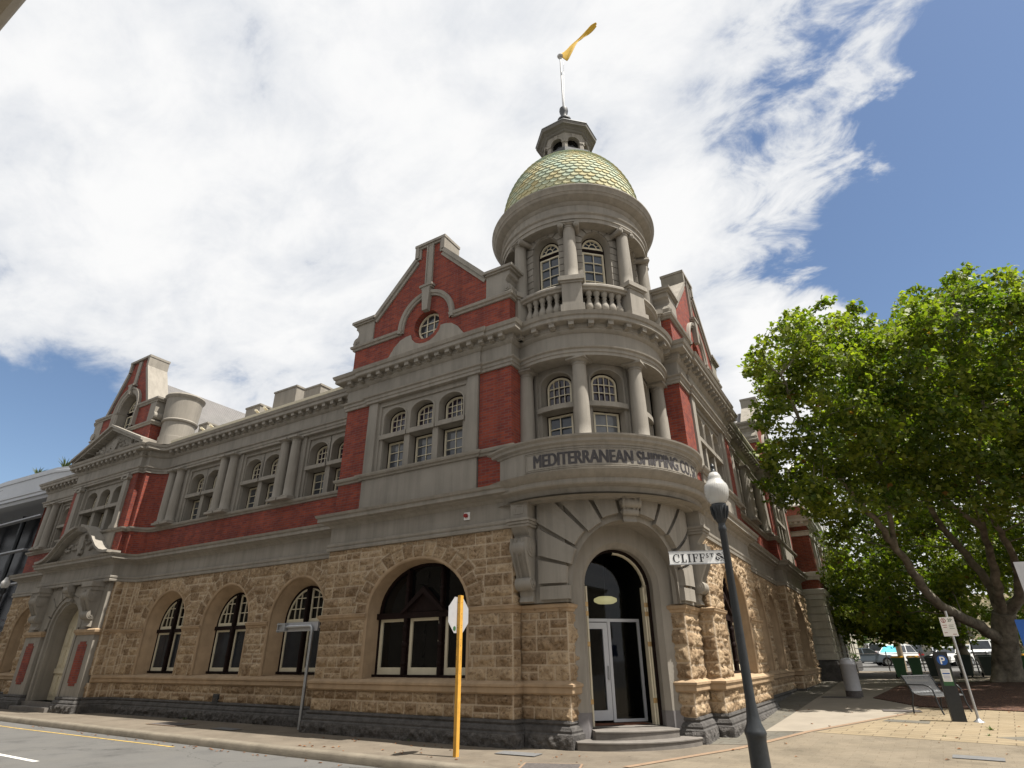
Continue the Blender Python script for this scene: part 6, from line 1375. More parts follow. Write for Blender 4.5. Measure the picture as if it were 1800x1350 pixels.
# parking sign on a steel post
root = empty('parking_sign', (0, 0, 0), 'white parking plate with red symbol on a galvanised round post beside the ticket machine', 'road sign')
m = MB(); tube(m, [(0, 0, -0.05), (0, 0, 2.55)], 0.031, 12); lathe(m, 0, 0, [(0.13, -0.01), (0.12, 0.015), (0.05, 0.06), (0.04, 0.09)], 16); m.build('post', 'steel', root, smooth=50)
F = Flat(0, -0.04, R(-14)); m = MB(); box(m, F, -0.19, 0.13, -0.004, 0.0, 1.94, 2.40); o = m.build('sign_plate', 'white', root)
m = MB(); pts = [(-0.11 + 0.055 * math.cos(2 * PI * i / 20), 2.32 + 0.055 * math.sin(2 * PI * i / 20)) for i in range(21)]; pt2 = [(-0.11 + 0.042 * math.cos(2 * PI * i / 20), 2.32 + 0.042 * math.sin(2 * PI * i / 20)) for i in range(21)]; strip(m, F, pts, pt2, 0.001, 0.001); put_text(m, F, 'S', 0.09, -0.11, 0.001, 2.288, 0.0, 0.002); [box(m, F, a, b, 0.0, 0.0012, z, z + 0.012) for a, b, z in ((-0.16, -0.06, 2.20), (-0.15, -0.07, 2.15), (-0.16, -0.09, 2.02), (0.02, 0.10, 1.98))]; m.build('red_marks', 'red', o)
m = MB(); put_text(m, F, '2P', 0.10, 0.03, 0.001, 2.29, 0.0, 0.002); [box(m, F, a, b, 0.0, 0.0012, z, z + 0.010) for a, b, z in ((-0.02, 0.09, 2.20), (-0.02, 0.08, 2.16), (-0.02, 0.09, 2.12))]; m.build('green_marks', 'green', o); root.location = (4.96, 8.01, gz(8.01))
# second small sign far behind
root = empty('parking_sign', (0, 0, 0), 'small parking sign on a thin dark post in front of the car park fence', 'road sign'); m = MB(); tube(m, [(0, 0, -0.05), (0, 0, 2.5)], 0.035, 8); m.build('post', 'black', root); m = MB(); box(m, Flat(0, -0.05, 0), -0.22, 0.22, -0.004, 0, 1.95, 2.5); o = m.build('sign_plate', 'white', root); m = MB(); [box(m, Flat(0, -0.05, 0), -0.12, 0.12, 0, 0.002, z, z + 0.05) for z in (2.3, 2.1)]; m.build('red_marks', 'red', o); p_ = at_px(1722, 1183, 33); root.location = (p_.x, p_.y, gz(p_.y))
# twin plates at the right edge of the view
root = empty('entry_sign', (0, 0, 0), 'steel post with a grey lettered plate above a blue plate at the right edge', 'road sign'); c8 = at_px(1781, 988, 8.0); m = MB(); bx, by = c8.x + 0.42, c8.y + 0.12
tube(m, [(bx, by, gz(by) - 0.1), (bx, by, 2.95)], 0.035, 10); m.build('post', 'steel', root, smooth=50)
F = Flat(c8.x, c8.y, R(12)); m = MB(); box(m, F, 0.0, 0.80, -0.004, 0.0, c8.z - 0.50, c8.z); o = m.build('sign_plate', 'signgrey', root); m = MB(); put_text(m, F, 'EXIT', 0.2, 0.40, 0.001, c8.z - 0.27, 0.0, 0.004); m.build('lettering', 'ink', o)
b8 = at_px(1784, 1092, 8.0); F = Flat(b8.x, b8.y, R(12)); m = MB(); box(m, F, 0.0, 0.62, -0.004, 0.0, b8.z - 0.36, b8.z + 0.02); o = m.build('blue_plate', 'blue', root); m = MB(); box(m, F, 0.08, 0.12, 0, 0.002, b8.z - 0.30, b8.z - 0.16); box(m, F, 0.08, 0.2, 0, 0.002, b8.z - 0.12, b8.z - 0.09); m.build('lettering', 'white', o)
# yellow flag streaming from the turret pole
m = MB(); spine = [(-2.62, 2.75, 24.22, 0.78, 0.1), (-2.45, 2.83, 24.48, 0.66, 0.5), (-2.25, 2.92, 24.90, 0.46, 1.0), (-2.08, 2.99, 25.16, 0.20, 1.7), (-1.9, 3.07, 25.30, 0.14, 2.4), (-1.75, 3.13, 25.50, 0.26, 3.2), (-1.6, 3.2, 25.72, 0.32, 3.6), (-1.45, 3.26, 25.92, 0.28, 4.0), (-1.32, 3.32, 26.06, 0.16, 4.6), (-1.22, 3.36, 26.12, 0.12, 5.2)]
vs = []; kk = 7
for x, y, z, w, a in spine:
    for j in range(kk):
        t_ = j / (kk - 1) - 0.5; wv = 0.06 * math.sin(j * 1.9 + a * 2); d = Vector((0.43 * math.cos(a * 0.5) , -0.35 * math.sin(a), -0.8)).normalized(); vs.append(tuple(Vector((x, y, z)) + d * (t_ * w * 1.35) + Vector((0.35, 0.9, 0)) * wv))
q = len(spine); m.add(vs, [(i * kk + j, (i + 1) * kk + j, (i + 1) * kk + j + 1, i * kk + j + 1) for i in range(q - 1) for j in range(kk - 1)])
fo = m.build('flag', 'flag', smooth=80); so = fo.modifiers.new('thick', 'SOLIDIFY'); so.thickness = 0.012; sb = fo.modifiers.new('sub', 'SUBSURF'); sb.levels = 1; sb.render_levels = 1
tag(fo, 'twisted yellow flag streaming in the wind beside the turret flagpole', 'flag')
m = MB(); tube(m, [(-2.66, 2.72, 24.28), (-2.60, 2.76, 24.1), (-2.62, 2.74, 23.0), (-2.66, 2.68, 21.3)], 0.008, 5); tube(m, [(-2.68, 2.71, 24.28), (-2.62, 2.75, 24.62)], 0.008, 5); o = m.build('halyard', 'white', B)
# pendant lamp in the lobby
root = empty('pendant_lamp', (0, 0, 0), 'oval pendant lamp hanging behind the glass of the arched entrance', 'lamp'); x, y, z = DF.p(0.30, -1.75, 3.02); m = MB(); lathe(m, 0, 0, [(0.0, -0.09), (0.20, -0.085), (0.29, -0.04), (0.30, 0.0), (0.29, 0.04), (0.18, 0.085), (0.0, 0.09)], 28)
M['lampon'] = emis_free('lit_lamp_shade', (0.6, 0.55, 0.32), 0.5); M['lampon'].node_tree.nodes['Principled BSDF'].inputs['Emission Color'].default_value = (0.9, 0.8, 0.4, 1); M['lampon'].node_tree.nodes['Principled BSDF'].inputs['Emission Strength'].default_value = 0.22
m.build('lamp_shade', 'lampon', root, smooth=60); m = MB(); tube(m, [(0, 0, 0.09), (0, 0, 1.3)], 0.008, 6); m.build('cable', 'black', root); root.location = (x, y, z)
# wheelie bins
def bin_(body, lid):
    root = empty('wheelie_bin', (0, 0, 0), '', 'bin', 'wheelie bins along the far side of the plaza'); m = MB()
    vs = [(sx * w, sy * w * 1.15, z) for z, w in ((0.08, 0.21), (0.95, 0.28)) for sx, sy in ((-1, -1), (1, -1), (1, 1), (-1, 1))]; m.add(vs, [(0, 1, 2, 3), (4, 5, 6, 7), (0, 1, 5, 4), (1, 2, 6, 5), (2, 3, 7, 6), (3, 0, 4, 7)]); wbox(m, -0.30, 0.30, -0.345, 0.345, 0.90, 0.955); m.build('body', body, root)
    m = MB(); vs = [(sx * w, sy * w * 1.15, z) for z, w in ((0.958, 0.305), (1.0, 0.295), (1.04, 0.22)) for sx, sy in ((-1, -1), (1, -1), (1, 1), (-1, 1))]; m.add(vs, [(0, 1, 2, 3), (8, 9, 10, 11)] + [(q + i, q + (i + 1) % 4, q + 4 + (i + 1) % 4, q + 4 + i) for q in (0, 4) for i in range(4)]); tube(m, [(-0.25, 0.36, 0.98), (0.25, 0.36, 0.98)], 0.02, 6); m.build('lid', lid, root)
    for s in (-1, 1): m = MB(); tube(m, [(s * 0.20, 0.26, 0.10), (s * 0.26, 0.26, 0.10)], 0.10, 12); m.build('wheel', 'rubber', root)
    return root
BINS = [(1587, 1193, 'green', 'binyellow', 'green wheelie bin with yellow lid, nearest the building'), (1615, 1192, 'green', 'binyellow', 'green wheelie bin with yellow lid, behind the bench back'), (1646, 1191, 'bindark', 'bindark', 'dark wheelie bin left of the parking machine'), (1703, 1193, 'bindark', 'bindark', 'dark wheelie bin right of the parking sign post'), (1741, 1192, 'bindark', 'bindark', 'dark wheelie bin half hidden left of the big tree trunk'), (1812, 1196, 'green', 'binyellow', 'green wheelie bin with yellow lid right of the big tree trunk')]
protos = {}
for u, v, b_, l_, lab in BINS:
    if (b_, l_) in protos: o = copy_tree(protos[(b_, l_)])
    else: o = protos[(b_, l_)] = bin_(b_, l_)
    o['label'] = lab; p_ = at_px(u, v, 29.3); o.location = (p_.x, p_.y, gz(p_.y) + 0.01); o.rotation_euler = (0, 0, rnd.uniform(-0.12, 0.12))
# car park fence and pole
root = empty('car_park_fence', (0, 38.5, gz(38.5) - 0.1), 'low rail fence of thin posts between the plaza and the car park', 'fence'); m = MB(); proto = None
for i in range(16):
    x = 0.8 + i * 2.0; m = MB(); tube(m, [(x, 38.5, gz(38.5) - 0.15), (x, 38.5, gz(38.5) + 1.15)], 0.035, 8); m.build('post', 'iron', root)
for h_ in (0.15, 0.55, 1.0): m = MB(); tube(m, [(0.8, 38.5, gz(38.5) + h_), (30.8, 38.5, gz(38.5) + h_)], 0.018, 6); m.build('rail', 'iron', root)
root = empty('power_pole', (0, 0, 0), 'weathered timber pole rising into the foliage in front of the car park', 'pole'); m = MB(); tube(m, [(0, 0, -0.2), (0, 0, 9.0)], [0.19, 0.14], 12); m.build('pole', 'timber', root, smooth=50); p_ = at_px(1589, 1174, 38); root.location = (p_.x, p_.y, gz(p_.y))

# ------------------------------------------------------------------ cars in the car park
for nm, c, mt in (('car_white', (0.72, 0.72, 0.71), 0.0), ('car_grey', (0.05, 0.055, 0.06), 0.3), ('car_blue', (0.16, 0.19, 0.23), 0.3), ('car_silver', (0.45, 0.46, 0.47), 0.5)):
    m_, nt, N, L, b = new_mat(nm); b.inputs['Base Color'].default_value = (*c, 1); b.inputs['Metallic'].default_value = mt; b.inputs['Roughness'].default_value = 0.3; b.inputs['Coat Weight'].default_value = 0.6
    n = noise_n(N, L, 3, 3); r = ramp(N, L, n.outputs['Fac'], [(0.3, mul(c, 0.93)), (0.7, c)]); L.new(r.outputs[0], b.inputs['Base Color']); M[nm] = m_
M['headlight'] = emis_free('headlight_lens', (0.6, 0.62, 0.64), 0.1); M['sunshade'] = paint('cyan_sunshade', (0.12, 0.50, 0.62), 0.4, 0.45, 3, 20, 0.3); M['taillight'] = emis_free('tail_light', (0.4, 0.01, 0.01), 0.2)
def car(kind, color, label, shade=False):
    """x forward, wheels on z = 0"""
    Lh, wd, h, belt, bon, ws0, ws1, rf1, rr = {'suv': (2.25, 0.91, 1.66, 1.0, 1.02, 1.05, 0.30, -1.35, -1.95), 'sedan': (2.30, 0.89, 1.45, 0.92, 0.90, 1.05, 0.30, -0.75, -1.55), 'ute': (2.6, 0.92, 1.78, 1.08, 1.08, 1.15, 0.55, -0.75, -0.95), 'wagon': (2.35, 0.90, 1.55, 0.95, 0.94, 1.10, 0.35, -1.75, -2.15), '4wd': (2.35, 0.95, 1.92, 1.15, 1.17, 0.95, 0.62, -1.95, -2.2)}[kind]
    root = empty('parked_car', (0, 0, 0), label, 'car', 'cars in the car park')
    tail = belt if kind in ('ute', 'sedan') else belt + 0.02
    prof = [(-Lh, 0.35), (-Lh - 0.02, 0.6), (-Lh + 0.03, tail), (rr, belt + 0.02), (ws0, belt + 0.01), (Lh - 0.55, bon - 0.06), (Lh - 0.12, bon - 0.2), (Lh, 0.62), (Lh - 0.03, 0.32)]
    def arch(cx): return [(cx + 0.38 * math.cos(a), 0.34 + 0.38 * math.sin(a)) for a in [R(0 + 180 * i / 8) for i in range(9)]]
    low = [(Lh - 0.03, 0.26)] + arch(Lh - 0.85) + arch(-Lh + 0.85) + [(-Lh, 0.28)]
    m = MB(); out = prof + low; k = len(out); vs = []
    def inset(z): return 0.06 if z > 0.8 else 0.0
    for s in (-1, 1):
        vs += [(x, s * (wd - inset(z) - (0.10 if abs(x) > Lh - 0.1 else 0)), z) for x, z in out]
    m.add(vs, [(i, (i + 1) % k, k + (i + 1) % k, k + i) for i in range(k)] + [tuple(range(k)), tuple(range(2 * k - 1, k - 1, -1))])
    tp = wd * 0.76; cab = [(ws0, belt), (ws1, h - 0.03), (ws1 - 0.25, h), (rf1, h), (rf1 - 0.08, h - 0.03), (rr, belt)]; vs = []
    for s in (-1, 1): vs += [(x, s * (wd - 0.09 if z <= belt else tp), z) for x, z in cab]
    m.add(vs, [(i, i + 1, 7 + i, 6 + i) for i in range(5)] + [tuple(range(6)), tuple(range(11, 5, -1))])
    if kind in ('suv', '4wd'):
        for s in (-1, 1): tube(m, [(ws1 - 0.3, s * tp * 0.92, h + 0.04), (rf1, s * tp * 0.92, h + 0.04)], 0.02, 6)
    m.build('body', color, root, smooth=32)
    e = 0.006
    def lerp(a, b, t): return tuple(p + (q - p) * t for p, q in zip(a, b))
    def panel(q, mat, name):                         # inset quad on a plane
        n = (Vector(q[1]) - Vector(q[0])).cross(Vector(q[3]) - Vector(q[0])).normalized(); c = sum((Vector(p) for p in q), Vector()) / 4
        if n.dot(c - Vector((0, 0, 0.8))) < 0: n = -n
        m = MB(); m.add([tuple(c + (Vector(p) - c) * 0.9 + n * e) for p in q], [(0, 1, 2, 3)]); return m.build(name, mat, root)
    A, Bp, C_, D = (ws0, wd - 0.09, belt), (ws1, tp, h - 0.03), (rf1 - 0.08, tp, h - 0.03), (rr, wd - 0.09, belt); fy = lambda p: (p[0], -p[1], p[2])
    panel([A, Bp, fy(Bp), fy(A)], 'sunshade' if shade else 'glass', 'windscreen'); panel([D, C_, fy(C_), fy(D)], 'glass', 'rear_window')
    for f in (lambda p: p, fy):
        m1, m2 = lerp(Bp, C_, 0.5), lerp(A, D, 0.48)
        panel([f(A), f(Bp), f(m1), f(m2)], 'glass', 'side_window'); panel([f(m2), f(m1), f(C_), f(D)], 'glass', 'side_window')
    for sx in (Lh - 0.85, -Lh + 0.85):
        for s in (-1, 1):
            m = MB(); y = s * (wd - 0.12); ring = [(0.34, -0.11), (0.34, 0.11), (0.22, 0.115), (0.21, 0.09)]; vs = [(sx + r_ * math.cos(2 * PI * i / 18), y + s * n_, 0.34 + r_ * math.sin(2 * PI * i / 18)) for i in range(18) for r_, n_ in ring]; m.add(vs, [(4 * i + j, 4 * ((i + 1) % 18) + j, 4 * ((i + 1) % 18) + j + 1, 4 * i + j + 1) for i in range(18) for j in range(3)]); o = m.build('wheel', 'rubber', root)
            m = MB(); vs = [(sx + 0.215 * math.cos(2 * PI * i / 15), y + s * 0.095, 0.34 + 0.215 * math.sin(2 * PI * i / 15)) for i in range(15)]; m.add(vs, [tuple(range(15))]); m.build('rim', 'steel', o)
    for s in (-1, 1):
        m = MB(); wbox(m, Lh - 0.22, Lh - 0.035, s * (wd - 0.14) - 0.14, s * (wd - 0.14) + 0.10, bon - 0.30, bon - 0.17); m.build('headlight', 'headlight', root)
        m = MB(); wbox(m, -Lh - 0.015, -Lh + 0.10, s * (wd - 0.16) - 0.09, s * (wd - 0.16) + 0.09, tail - 0.26, tail - 0.08); m.build('tail_light', 'taillight', root)
        m = MB(); wbox(m, ws0 - 0.25, ws0 - 0.12, s * (wd + 0.0) - 0.09, s * (wd + 0.0) + 0.09, belt + 0.02, belt + 0.15); m.build('mirror', color, root)
    m = MB(); wbox(m, Lh - 0.06, Lh + 0.012, -0.55, 0.55, bon - 0.36, bon - 0.22); wbox(m, Lh - 0.06, Lh + 0.02, -0.62, 0.62, 0.30, 0.44); m.build('grille', 'black', root)
    m = MB(); wbox(m, Lh, Lh + 0.025, -0.19, 0.19, 0.47, 0.58); m.build('number_plate', 'white', root)
    if kind == 'ute':
        m = MB(); wbox(m, -Lh + 0.08, rr - 0.02, -wd + 0.14, wd - 0.14, belt - 0.02, belt + 0.06); m.build('tray_cover', 'black', root)
    if kind == '4wd':
        m = MB(); [tube(m, [(Lh + 0.10, -0.75, z), (Lh + 0.10, 0.75, z)], 0.04, 8) for z in (0.55, 0.85)]; [tube(m, [(Lh + 0.10, y, 0.5), (Lh + 0.10, y, 1.0)], 0.035, 8) for y in (-0.5, 0.5)]; m.build('bull_bar', 'black', root)
    return root
CARS = [('sedan', 'car_blue', 1524, 1164, 50, 10, 'blue grey sedan half hidden behind the neighbour building corner', False), ('ute', 'car_white', 1541, 1160, 58, 110, 'white twin cab ute parked with its tail towards the plaza', False),
        ('suv', 'car_white', 1578, 1166, 51, -120, 'white hatchback with bright cyan sunshade behind its windscreen', True), ('wagon', 'car_grey', 1622, 1164, 54, 75, 'dark grey wagon with red tail light beside the white hatchback', False),
        ('sedan', 'car_silver', 1655, 1158, 62, -80, 'small silver car behind the dark wagon', False), ('sedan', 'car_white', 1677, 1168, 48, -115, 'low white sedan behind the parking sign post', False),
        ('suv', 'car_white', 1706, 1160, 60, -100, 'white car behind the thin dark sign post', False), ('4wd', 'car_white', 1736, 1164, 51, -105, 'tall white four wheel drive with black bull bar near the big tree', False), ('wagon', 'car_silver', 1838, 1164, 52, -95, 'silver wagon at the right edge behind the big tree', False)]
for kd, cl, u, v, d, rot, lab, sh in CARS:
    o = car(kd, cl, lab, sh); p_ = at_px(u, v, d); o.location = (p_.x, p_.y, gz(p_.y) - 0.14); o.rotation_euler = (0, 0, R(rot))

# ------------------------------------------------------------------ neighbouring buildings
# cream and brick building further along the right street
NB = empty('neighbour_building', (0.86, 23.9, gz(24)), 'red brick building with cream rusticated ground floor beyond the stone corner building', 'building')
M['cream_render'] = paint('cream_render', (0.46, 0.43, 0.36), 0.8, 0.1, 2, 50, 0.3, streak=0.2); M['white_trim'] = paint('white_trim', (0.62, 0.60, 0.55), 0.7, 0.08, 3, 40, 0.2, streak=0.15)
NF, NS = FR(0.86), Flat(0.86, 23.85, 0)
NE = 44.0; PTH = [(-14, 23.85), (0.86, 23.85), (0.86, NE), (-14, NE)]
m = MB(); sweep(m, [(0.10, gz(24) - 0.3), (0.12, 1.30), (0.06, 1.42), (0.0, 1.52)], PTH, False); m.build('stone_plinth', 'plinth', NB)
m = MB(); sweep(m, [(0.0, 1.5), (0.0, 4.4)], PTH, False)
for j in range(8):
    z0, z1 = 1.53 + j * 0.36, 1.53 + j * 0.36 + 0.30; box(m, NS, -14, -0.0, 0.0, 0.07, z0, z1)
    for a, b in ((23.88, 24.6), (25.9, 26.9), (28.2, 30.4), (31.6, 33.0), (34.2, 36.4), (37.6, 39.0), (40.2, NE)): box(m, NF, a, b, 0.0, 0.075, z0, z1)
m.build('rusticated_wall', 'cream_render', NB)
m = MB(); sweep(m, [(0.0, 4.38), (0.06, 4.40), (0.06, 4.62), (0.16, 4.66), (0.20, 4.80), (0.22, 4.86), (0.0, 4.92)], PTH, False); sweep(m, [(0.0, 5.36), (0.08, 5.38), (0.10, 5.50), (0.16, 5.55), (0.18, 5.74), (0.0, 5.78)], PTH, False); m.build('string_course', 'white_trim', NB)
m = MB(); sweep(m, [(0.0, 4.9), (0.0, 9.4)], PTH, False); m.build('brick_wall', 'brick2', NB)
m = MB(); sweep(m, [(0.0, 7.66), (0.06, 7.68), (0.07, 7.86), (0.14, 7.9), (0.0, 7.95)], PTH, False); sweep(m, [(0.0, 8.18), (0.10, 8.20), (0.14, 8.35), (0.34, 8.42), (0.36, 8.56), (0.44, 8.74), (0.0, 8.8)], PTH, False)
for y in np.arange(24.0, NE, 0.42): box(m, NF, y - 0.07, y + 0.07, 0.1, 0.30, 8.28, 8.41)
for x in np.arange(-0.2, 0.8, 0.3): box(m, NS, x - 0.86 - 0.07 , x - 0.86 + 0.07, 0.1, 0.30, 8.28, 8.41)
m.build('cornice', 'white_trim', NB)
for (a, b) in ((24.7, 25.1), (26.0, 26.4), (28.6, 29.0), (30.0, 30.4), (32.5, 32.9), (34.0, 34.4), (37, 37.4), (39, 39.4)): m = MB(); box(m, NF, a, b, 0, 0.14, 5.76, 7.68); box(m, NF, a - 0.06, b + 0.06, 0, 0.2, 7.5, 7.7); box(m, NF, a + 0.05, b - 0.05, 0, 0.12, 8.8, 11.2); m.build('pilaster', 'white_trim', NB)
m = MB(); sweep(m, [(-0.15, 9.3), (0.0, 9.3), (0.04, 9.35), (-0.05, 9.5), (-0.3, 9.5)], PTH, False); box(m, NF, 24.0, 31.0, -0.4, -0.02, 9.4, 11.2); box(m, NF, 23.9, 31.1, -0.45, 0.12, 11.2, 11.4); prism(m, NF, [(24.0, 11.4), (31, 11.4), (27.5, 12.8)], -0.4, 0.0); m.build('parapet', 'white_trim', NB)
for yc in (25.25, 27.55, 31.0, 33.6, 37.0, 39.6):
    o = window(NF, NB, 0.012, yc, 0.55, 1.9, 3.2, 0.5, 2, 4, 'glass_black'); o = window(NF, NB, 0.012, yc + 0.3, 0.42, 5.9, 7.3, 0, 2, 3, 'glass_black')
# modern dark glass building on the left
MBld = empty('glass_building', (-36, 1.5, 0), 'modern dark glass building with curved white roof band at the far left', 'building')
M['modwhite'] = paint('white_roof_band', (0.34, 0.355, 0.38), 0.4, 0.05, 2, 30, 0.05); M['modblade'] = paint('grey_sun_blade', (0.25, 0.26, 0.28), 0.5, 0.1, 3, 30, 0.05)
GF = FL(1.6); m = MB(); m.add([(-32.6, 1.6, 0), (-70, 1.6, 0), (-70, 2.6, 10), (-32.6, 2.6, 10)], [(0, 1, 2, 3)]); m.add([(-32.6, 1.6, 0), (-32.6, 20, 0), (-32.6, 20, 10), (-32.6, 2.6, 10)], [(0, 1, 2, 3)]); m.build('glass_wall', 'glass_tower', MBld)
band_path = [(-70, 3.5), (-60, 1.9), (-52, 1.0), (-45, 0.6), (-38, 0.55), (-32.6, 0.8), (-31.0, 1.2), (-31.0, 14)]
m = MB(); sweep(m, [(-2.2, 9.35), (-0.15, 9.55), (-0.1, 9.70), (0.02, 9.72), (0.02, 9.86), (0.08, 9.90), (0.08, 10.02), (0.0, 10.05), (0.0, 10.78), (0.05, 10.80), (0.05, 10.92), (0.0, 10.95), (0.0, 11.08), (-0.6, 11.12)], band_path, False); m.build('roof_band', 'modwhite', MBld, smooth=30)
m = MB()
for z in (10.2, 10.38, 10.56): sweep(m, [(0.001, z), (0.006, z + 0.004), (0.006, z + 0.03), (0.001, z + 0.034)], [(-52, 1.0), (-45, 0.6), (-39.2 + (z - 10.2) * 3, 0.555)], False)
m.build('vent_slot', 'black', MBld)
for i, z in enumerate((1.8, 3.5, 5.2, 6.9, 8.6)):
    m = MB(); box(m, FL(1.2), -60, -33.0 - 0.6 * (i % 2), 0.0, 0.28, z, z + 0.07); m.build('sun_blade', 'modblade', MBld)
for x in (-34.2, -38, -42, -46): m = MB(); tube(m, [(x + 1.2, 1.5, 0.0), (x - 0.6, 2.2, 9.6)], 0.13, 8); m.build('strut', 'black', MBld)
# building across the street whose eaves overhang the top left corner
OB = empty('opposite_building', (-16, -14, 0), 'building across the street, its moulded beige eaves overhanging the top left corner', 'building')
M['beige'] = paint('beige_render', (0.36, 0.31, 0.23), 0.8, 0.1, 2, 40, 0.3)
P0 = [(-3.0, -20), (-3.0, -12.35), (-45, -12.35), (-45, -20)]
EO = 1.146; m = MB(); sweep(m, [(0.0, 8.9), (0.08, 8.9), (0.10, 9.1), (0.35, 9.2), (0.40, 9.28), (0.85, 9.36), (0.88, 9.52), (1.02, 9.62), (1.10, 9.78), (EO - 0.02, 9.86), (EO, 10.0), (0.0, 10.1)], P0, False)
for p_, t in along(P0, 0.62): f = Flat(p_.x, p_.y, math.atan2(t.y, t.x)); box(m, f, -0.12, 0.12, 0.3, 0.82, 9.2, 9.37)
m.build('eaves_cornice', 'beige', OB); m = MB(); sweep(m, [(0.0, -0.2), (0.0, 9.0)], P0, False); m.build('wall', 'beige', OB)
OF = Flat(-3.0, -12.35, PI)
for i in range(9):
    for z0, z1 in ((1.0, 3.4), (5.2, 7.4)): window(OF, OB, 0.02, 2.5 + i * 4.0, 0.6, z0, z1, 0.3, 2, 3, 'glass_black')

# ------------------------------------------------------------------ trees
def leaves(name, clusters, mat, parent, size, per, seed, flat=0.45):
    rs = np.random.RandomState(seed); cl = np.array(clusters, 'f'); n = len(cl); cnt = np.maximum(8, (per * (cl[:, 3] / cl[:, 3].mean()) ** 2)).astype(int); rep = np.repeat(np.arange(n), cnt); N_ = len(rep)
    d = rs.normal(size=(N_, 3)); d /= np.linalg.norm(d, axis=1)[:, None]; rad = rs.rand(N_) ** 0.45
    P = cl[rep, :3] + d * (rad * cl[rep, 3])[:, None] * np.array([1, 1, 0.8])
    nrm = rs.normal(size=(N_, 3)) * np.array([1, 1, flat]) * 0.75 + np.array([0.15, -0.1, 0.75]); nrm /= np.linalg.norm(nrm, axis=1)[:, None]
    t = rs.normal(size=(N_, 3)); t -= nrm * (t * nrm).sum(1)[:, None]; t /= np.linalg.norm(t, axis=1)[:, None]; b = np.cross(nrm, t)
    s = size * rs.uniform(0.45, 1.4, N_)[:, None]
    shape = [(-0.5, 0.0, 0.0), (-0.22, 0.30, 0.05), (-0.16, 0.52, -0.04), (0.10, 0.26, 0.04), (0.55, 0.0, -0.10), (0.10, -0.26, 0.04), (-0.16, -0.52, -0.04), (-0.22, -0.30, 0.05)]; k = len(shape)
    V = np.empty((N_, k, 3), 'f')
    for i, (a, c, e) in enumerate(shape): V[:, i] = P + (t * a + b * c + nrm * e) * s
    tint = np.clip(0.45 + 0.28 * rs.normal(size=N_) + 0.18 * rs.normal(size=n)[rep], 0.0, 0.92); tint[rs.rand(N_) < 0.006] = 1.0
    me = bpy.data.meshes.new(name); me.vertices.add(N_ * k); me.vertices.foreach_set('co', V.ravel()); me.loops.add(N_ * k); me.loops.foreach_set('vertex_index', np.arange(N_ * k, dtype='i')); me.polygons.add(N_); me.polygons.foreach_set('loop_start', np.arange(0, N_ * k, k, dtype='i')); me.update(calc_edges=True)
    return finish(name, me, mat, parent, None, np.repeat(tint, k)[:, None])
def limb(m, pts, r0, r1, seg=10, wob=0.06):
    P = [at_px(*p) for p in pts]; out = []; k = len(P)
    for i in range(k - 1):                          # Catmull-Rom
        p0, p1, p2, p3 = P[max(0, i - 1)], P[i], P[i + 1], P[min(k - 1, i + 2)]
        for j in range(4): t = j / 4; out.append(0.5 * ((2 * p1) + (p2 - p0) * t + (2 * p0 - 5 * p1 + 4 * p2 - p3) * t * t + (3 * p1 - p0 - 3 * p2 + p3) * t ** 3))
    out.append(P[-1]); n = len(out); out = [p + Vector((rnd.uniform(-wob, wob), rnd.uniform(-wob, wob), rnd.uniform(-wob, wob))) * min(1, i / 3) for i, p in enumerate(out)]
    tube(m, out, [r0 + (r1 - r0) * (i / (n - 1)) ** 0.8 for i in range(n)], seg); return out
def twig(m, a, b, r): c = (a + b) / 2 + Vector((rnd.uniform(-.3, .3), rnd.uniform(-.3, .3), rnd.uniform(-.1, .4))); tube(m, [a, c, b], [r, r * 0.7, r * 0.3], 5)
rT = random.Random(21)
top_ = [(1316, 652), (1324, 622), (1345, 600), (1380, 560), (1412, 552), (1440, 536), (1470, 548), (1500, 540), (1530, 556), (1562, 566), (1575, 528), (1610, 508), (1655, 515), (1665, 484), (1700, 472), (1735, 488), (1765, 478), (1800, 496), (1900, 500), (2100, 560), (2300, 700)]
bot_ = [(1316, 668), (1335, 720), (1350, 800), (1372, 862), (1400, 890), (1425, 930), (1445, 1000), (1475, 1070), (1500, 1110), (1560, 1118), (1640, 1105), (1700, 1050), (1760, 1010), (1850, 1000), (2100, 1000), (2300, 900)]
def interp(tb, x):
    for (a, b), (c, d) in zip(tb[:-1], tb[1:]):
        if a <= x <= c: return b + (d - b) * (x - a) / (c - a)
    return tb[-1][1]
PT = empty('plane_tree', (7.5, 24.6, gz(24.6)), 'large spreading plane tree with thick pale trunk in the mulch bed, overhanging the building', 'tree', 'plane trees on the plaza')
tr = MB(); limb(tr, [(1774, 1206, 25.9), (1771, 1175, 25.9), (1768, 1145, 25.9), (1765, 1110, 25.9), (1764, 1075, 25.9)], 0.62, 0.43, 14, 0.02)
limb(tr, [(1790, 1206, 25.6), (1782, 1185, 25.8), (1772, 1150, 25.9)], 0.28, 0.34, 8, 0.0); limb(tr, [(1752, 1204, 25.7), (1760, 1180, 25.8), (1767, 1150, 25.9)], 0.26, 0.34, 8, 0.0)
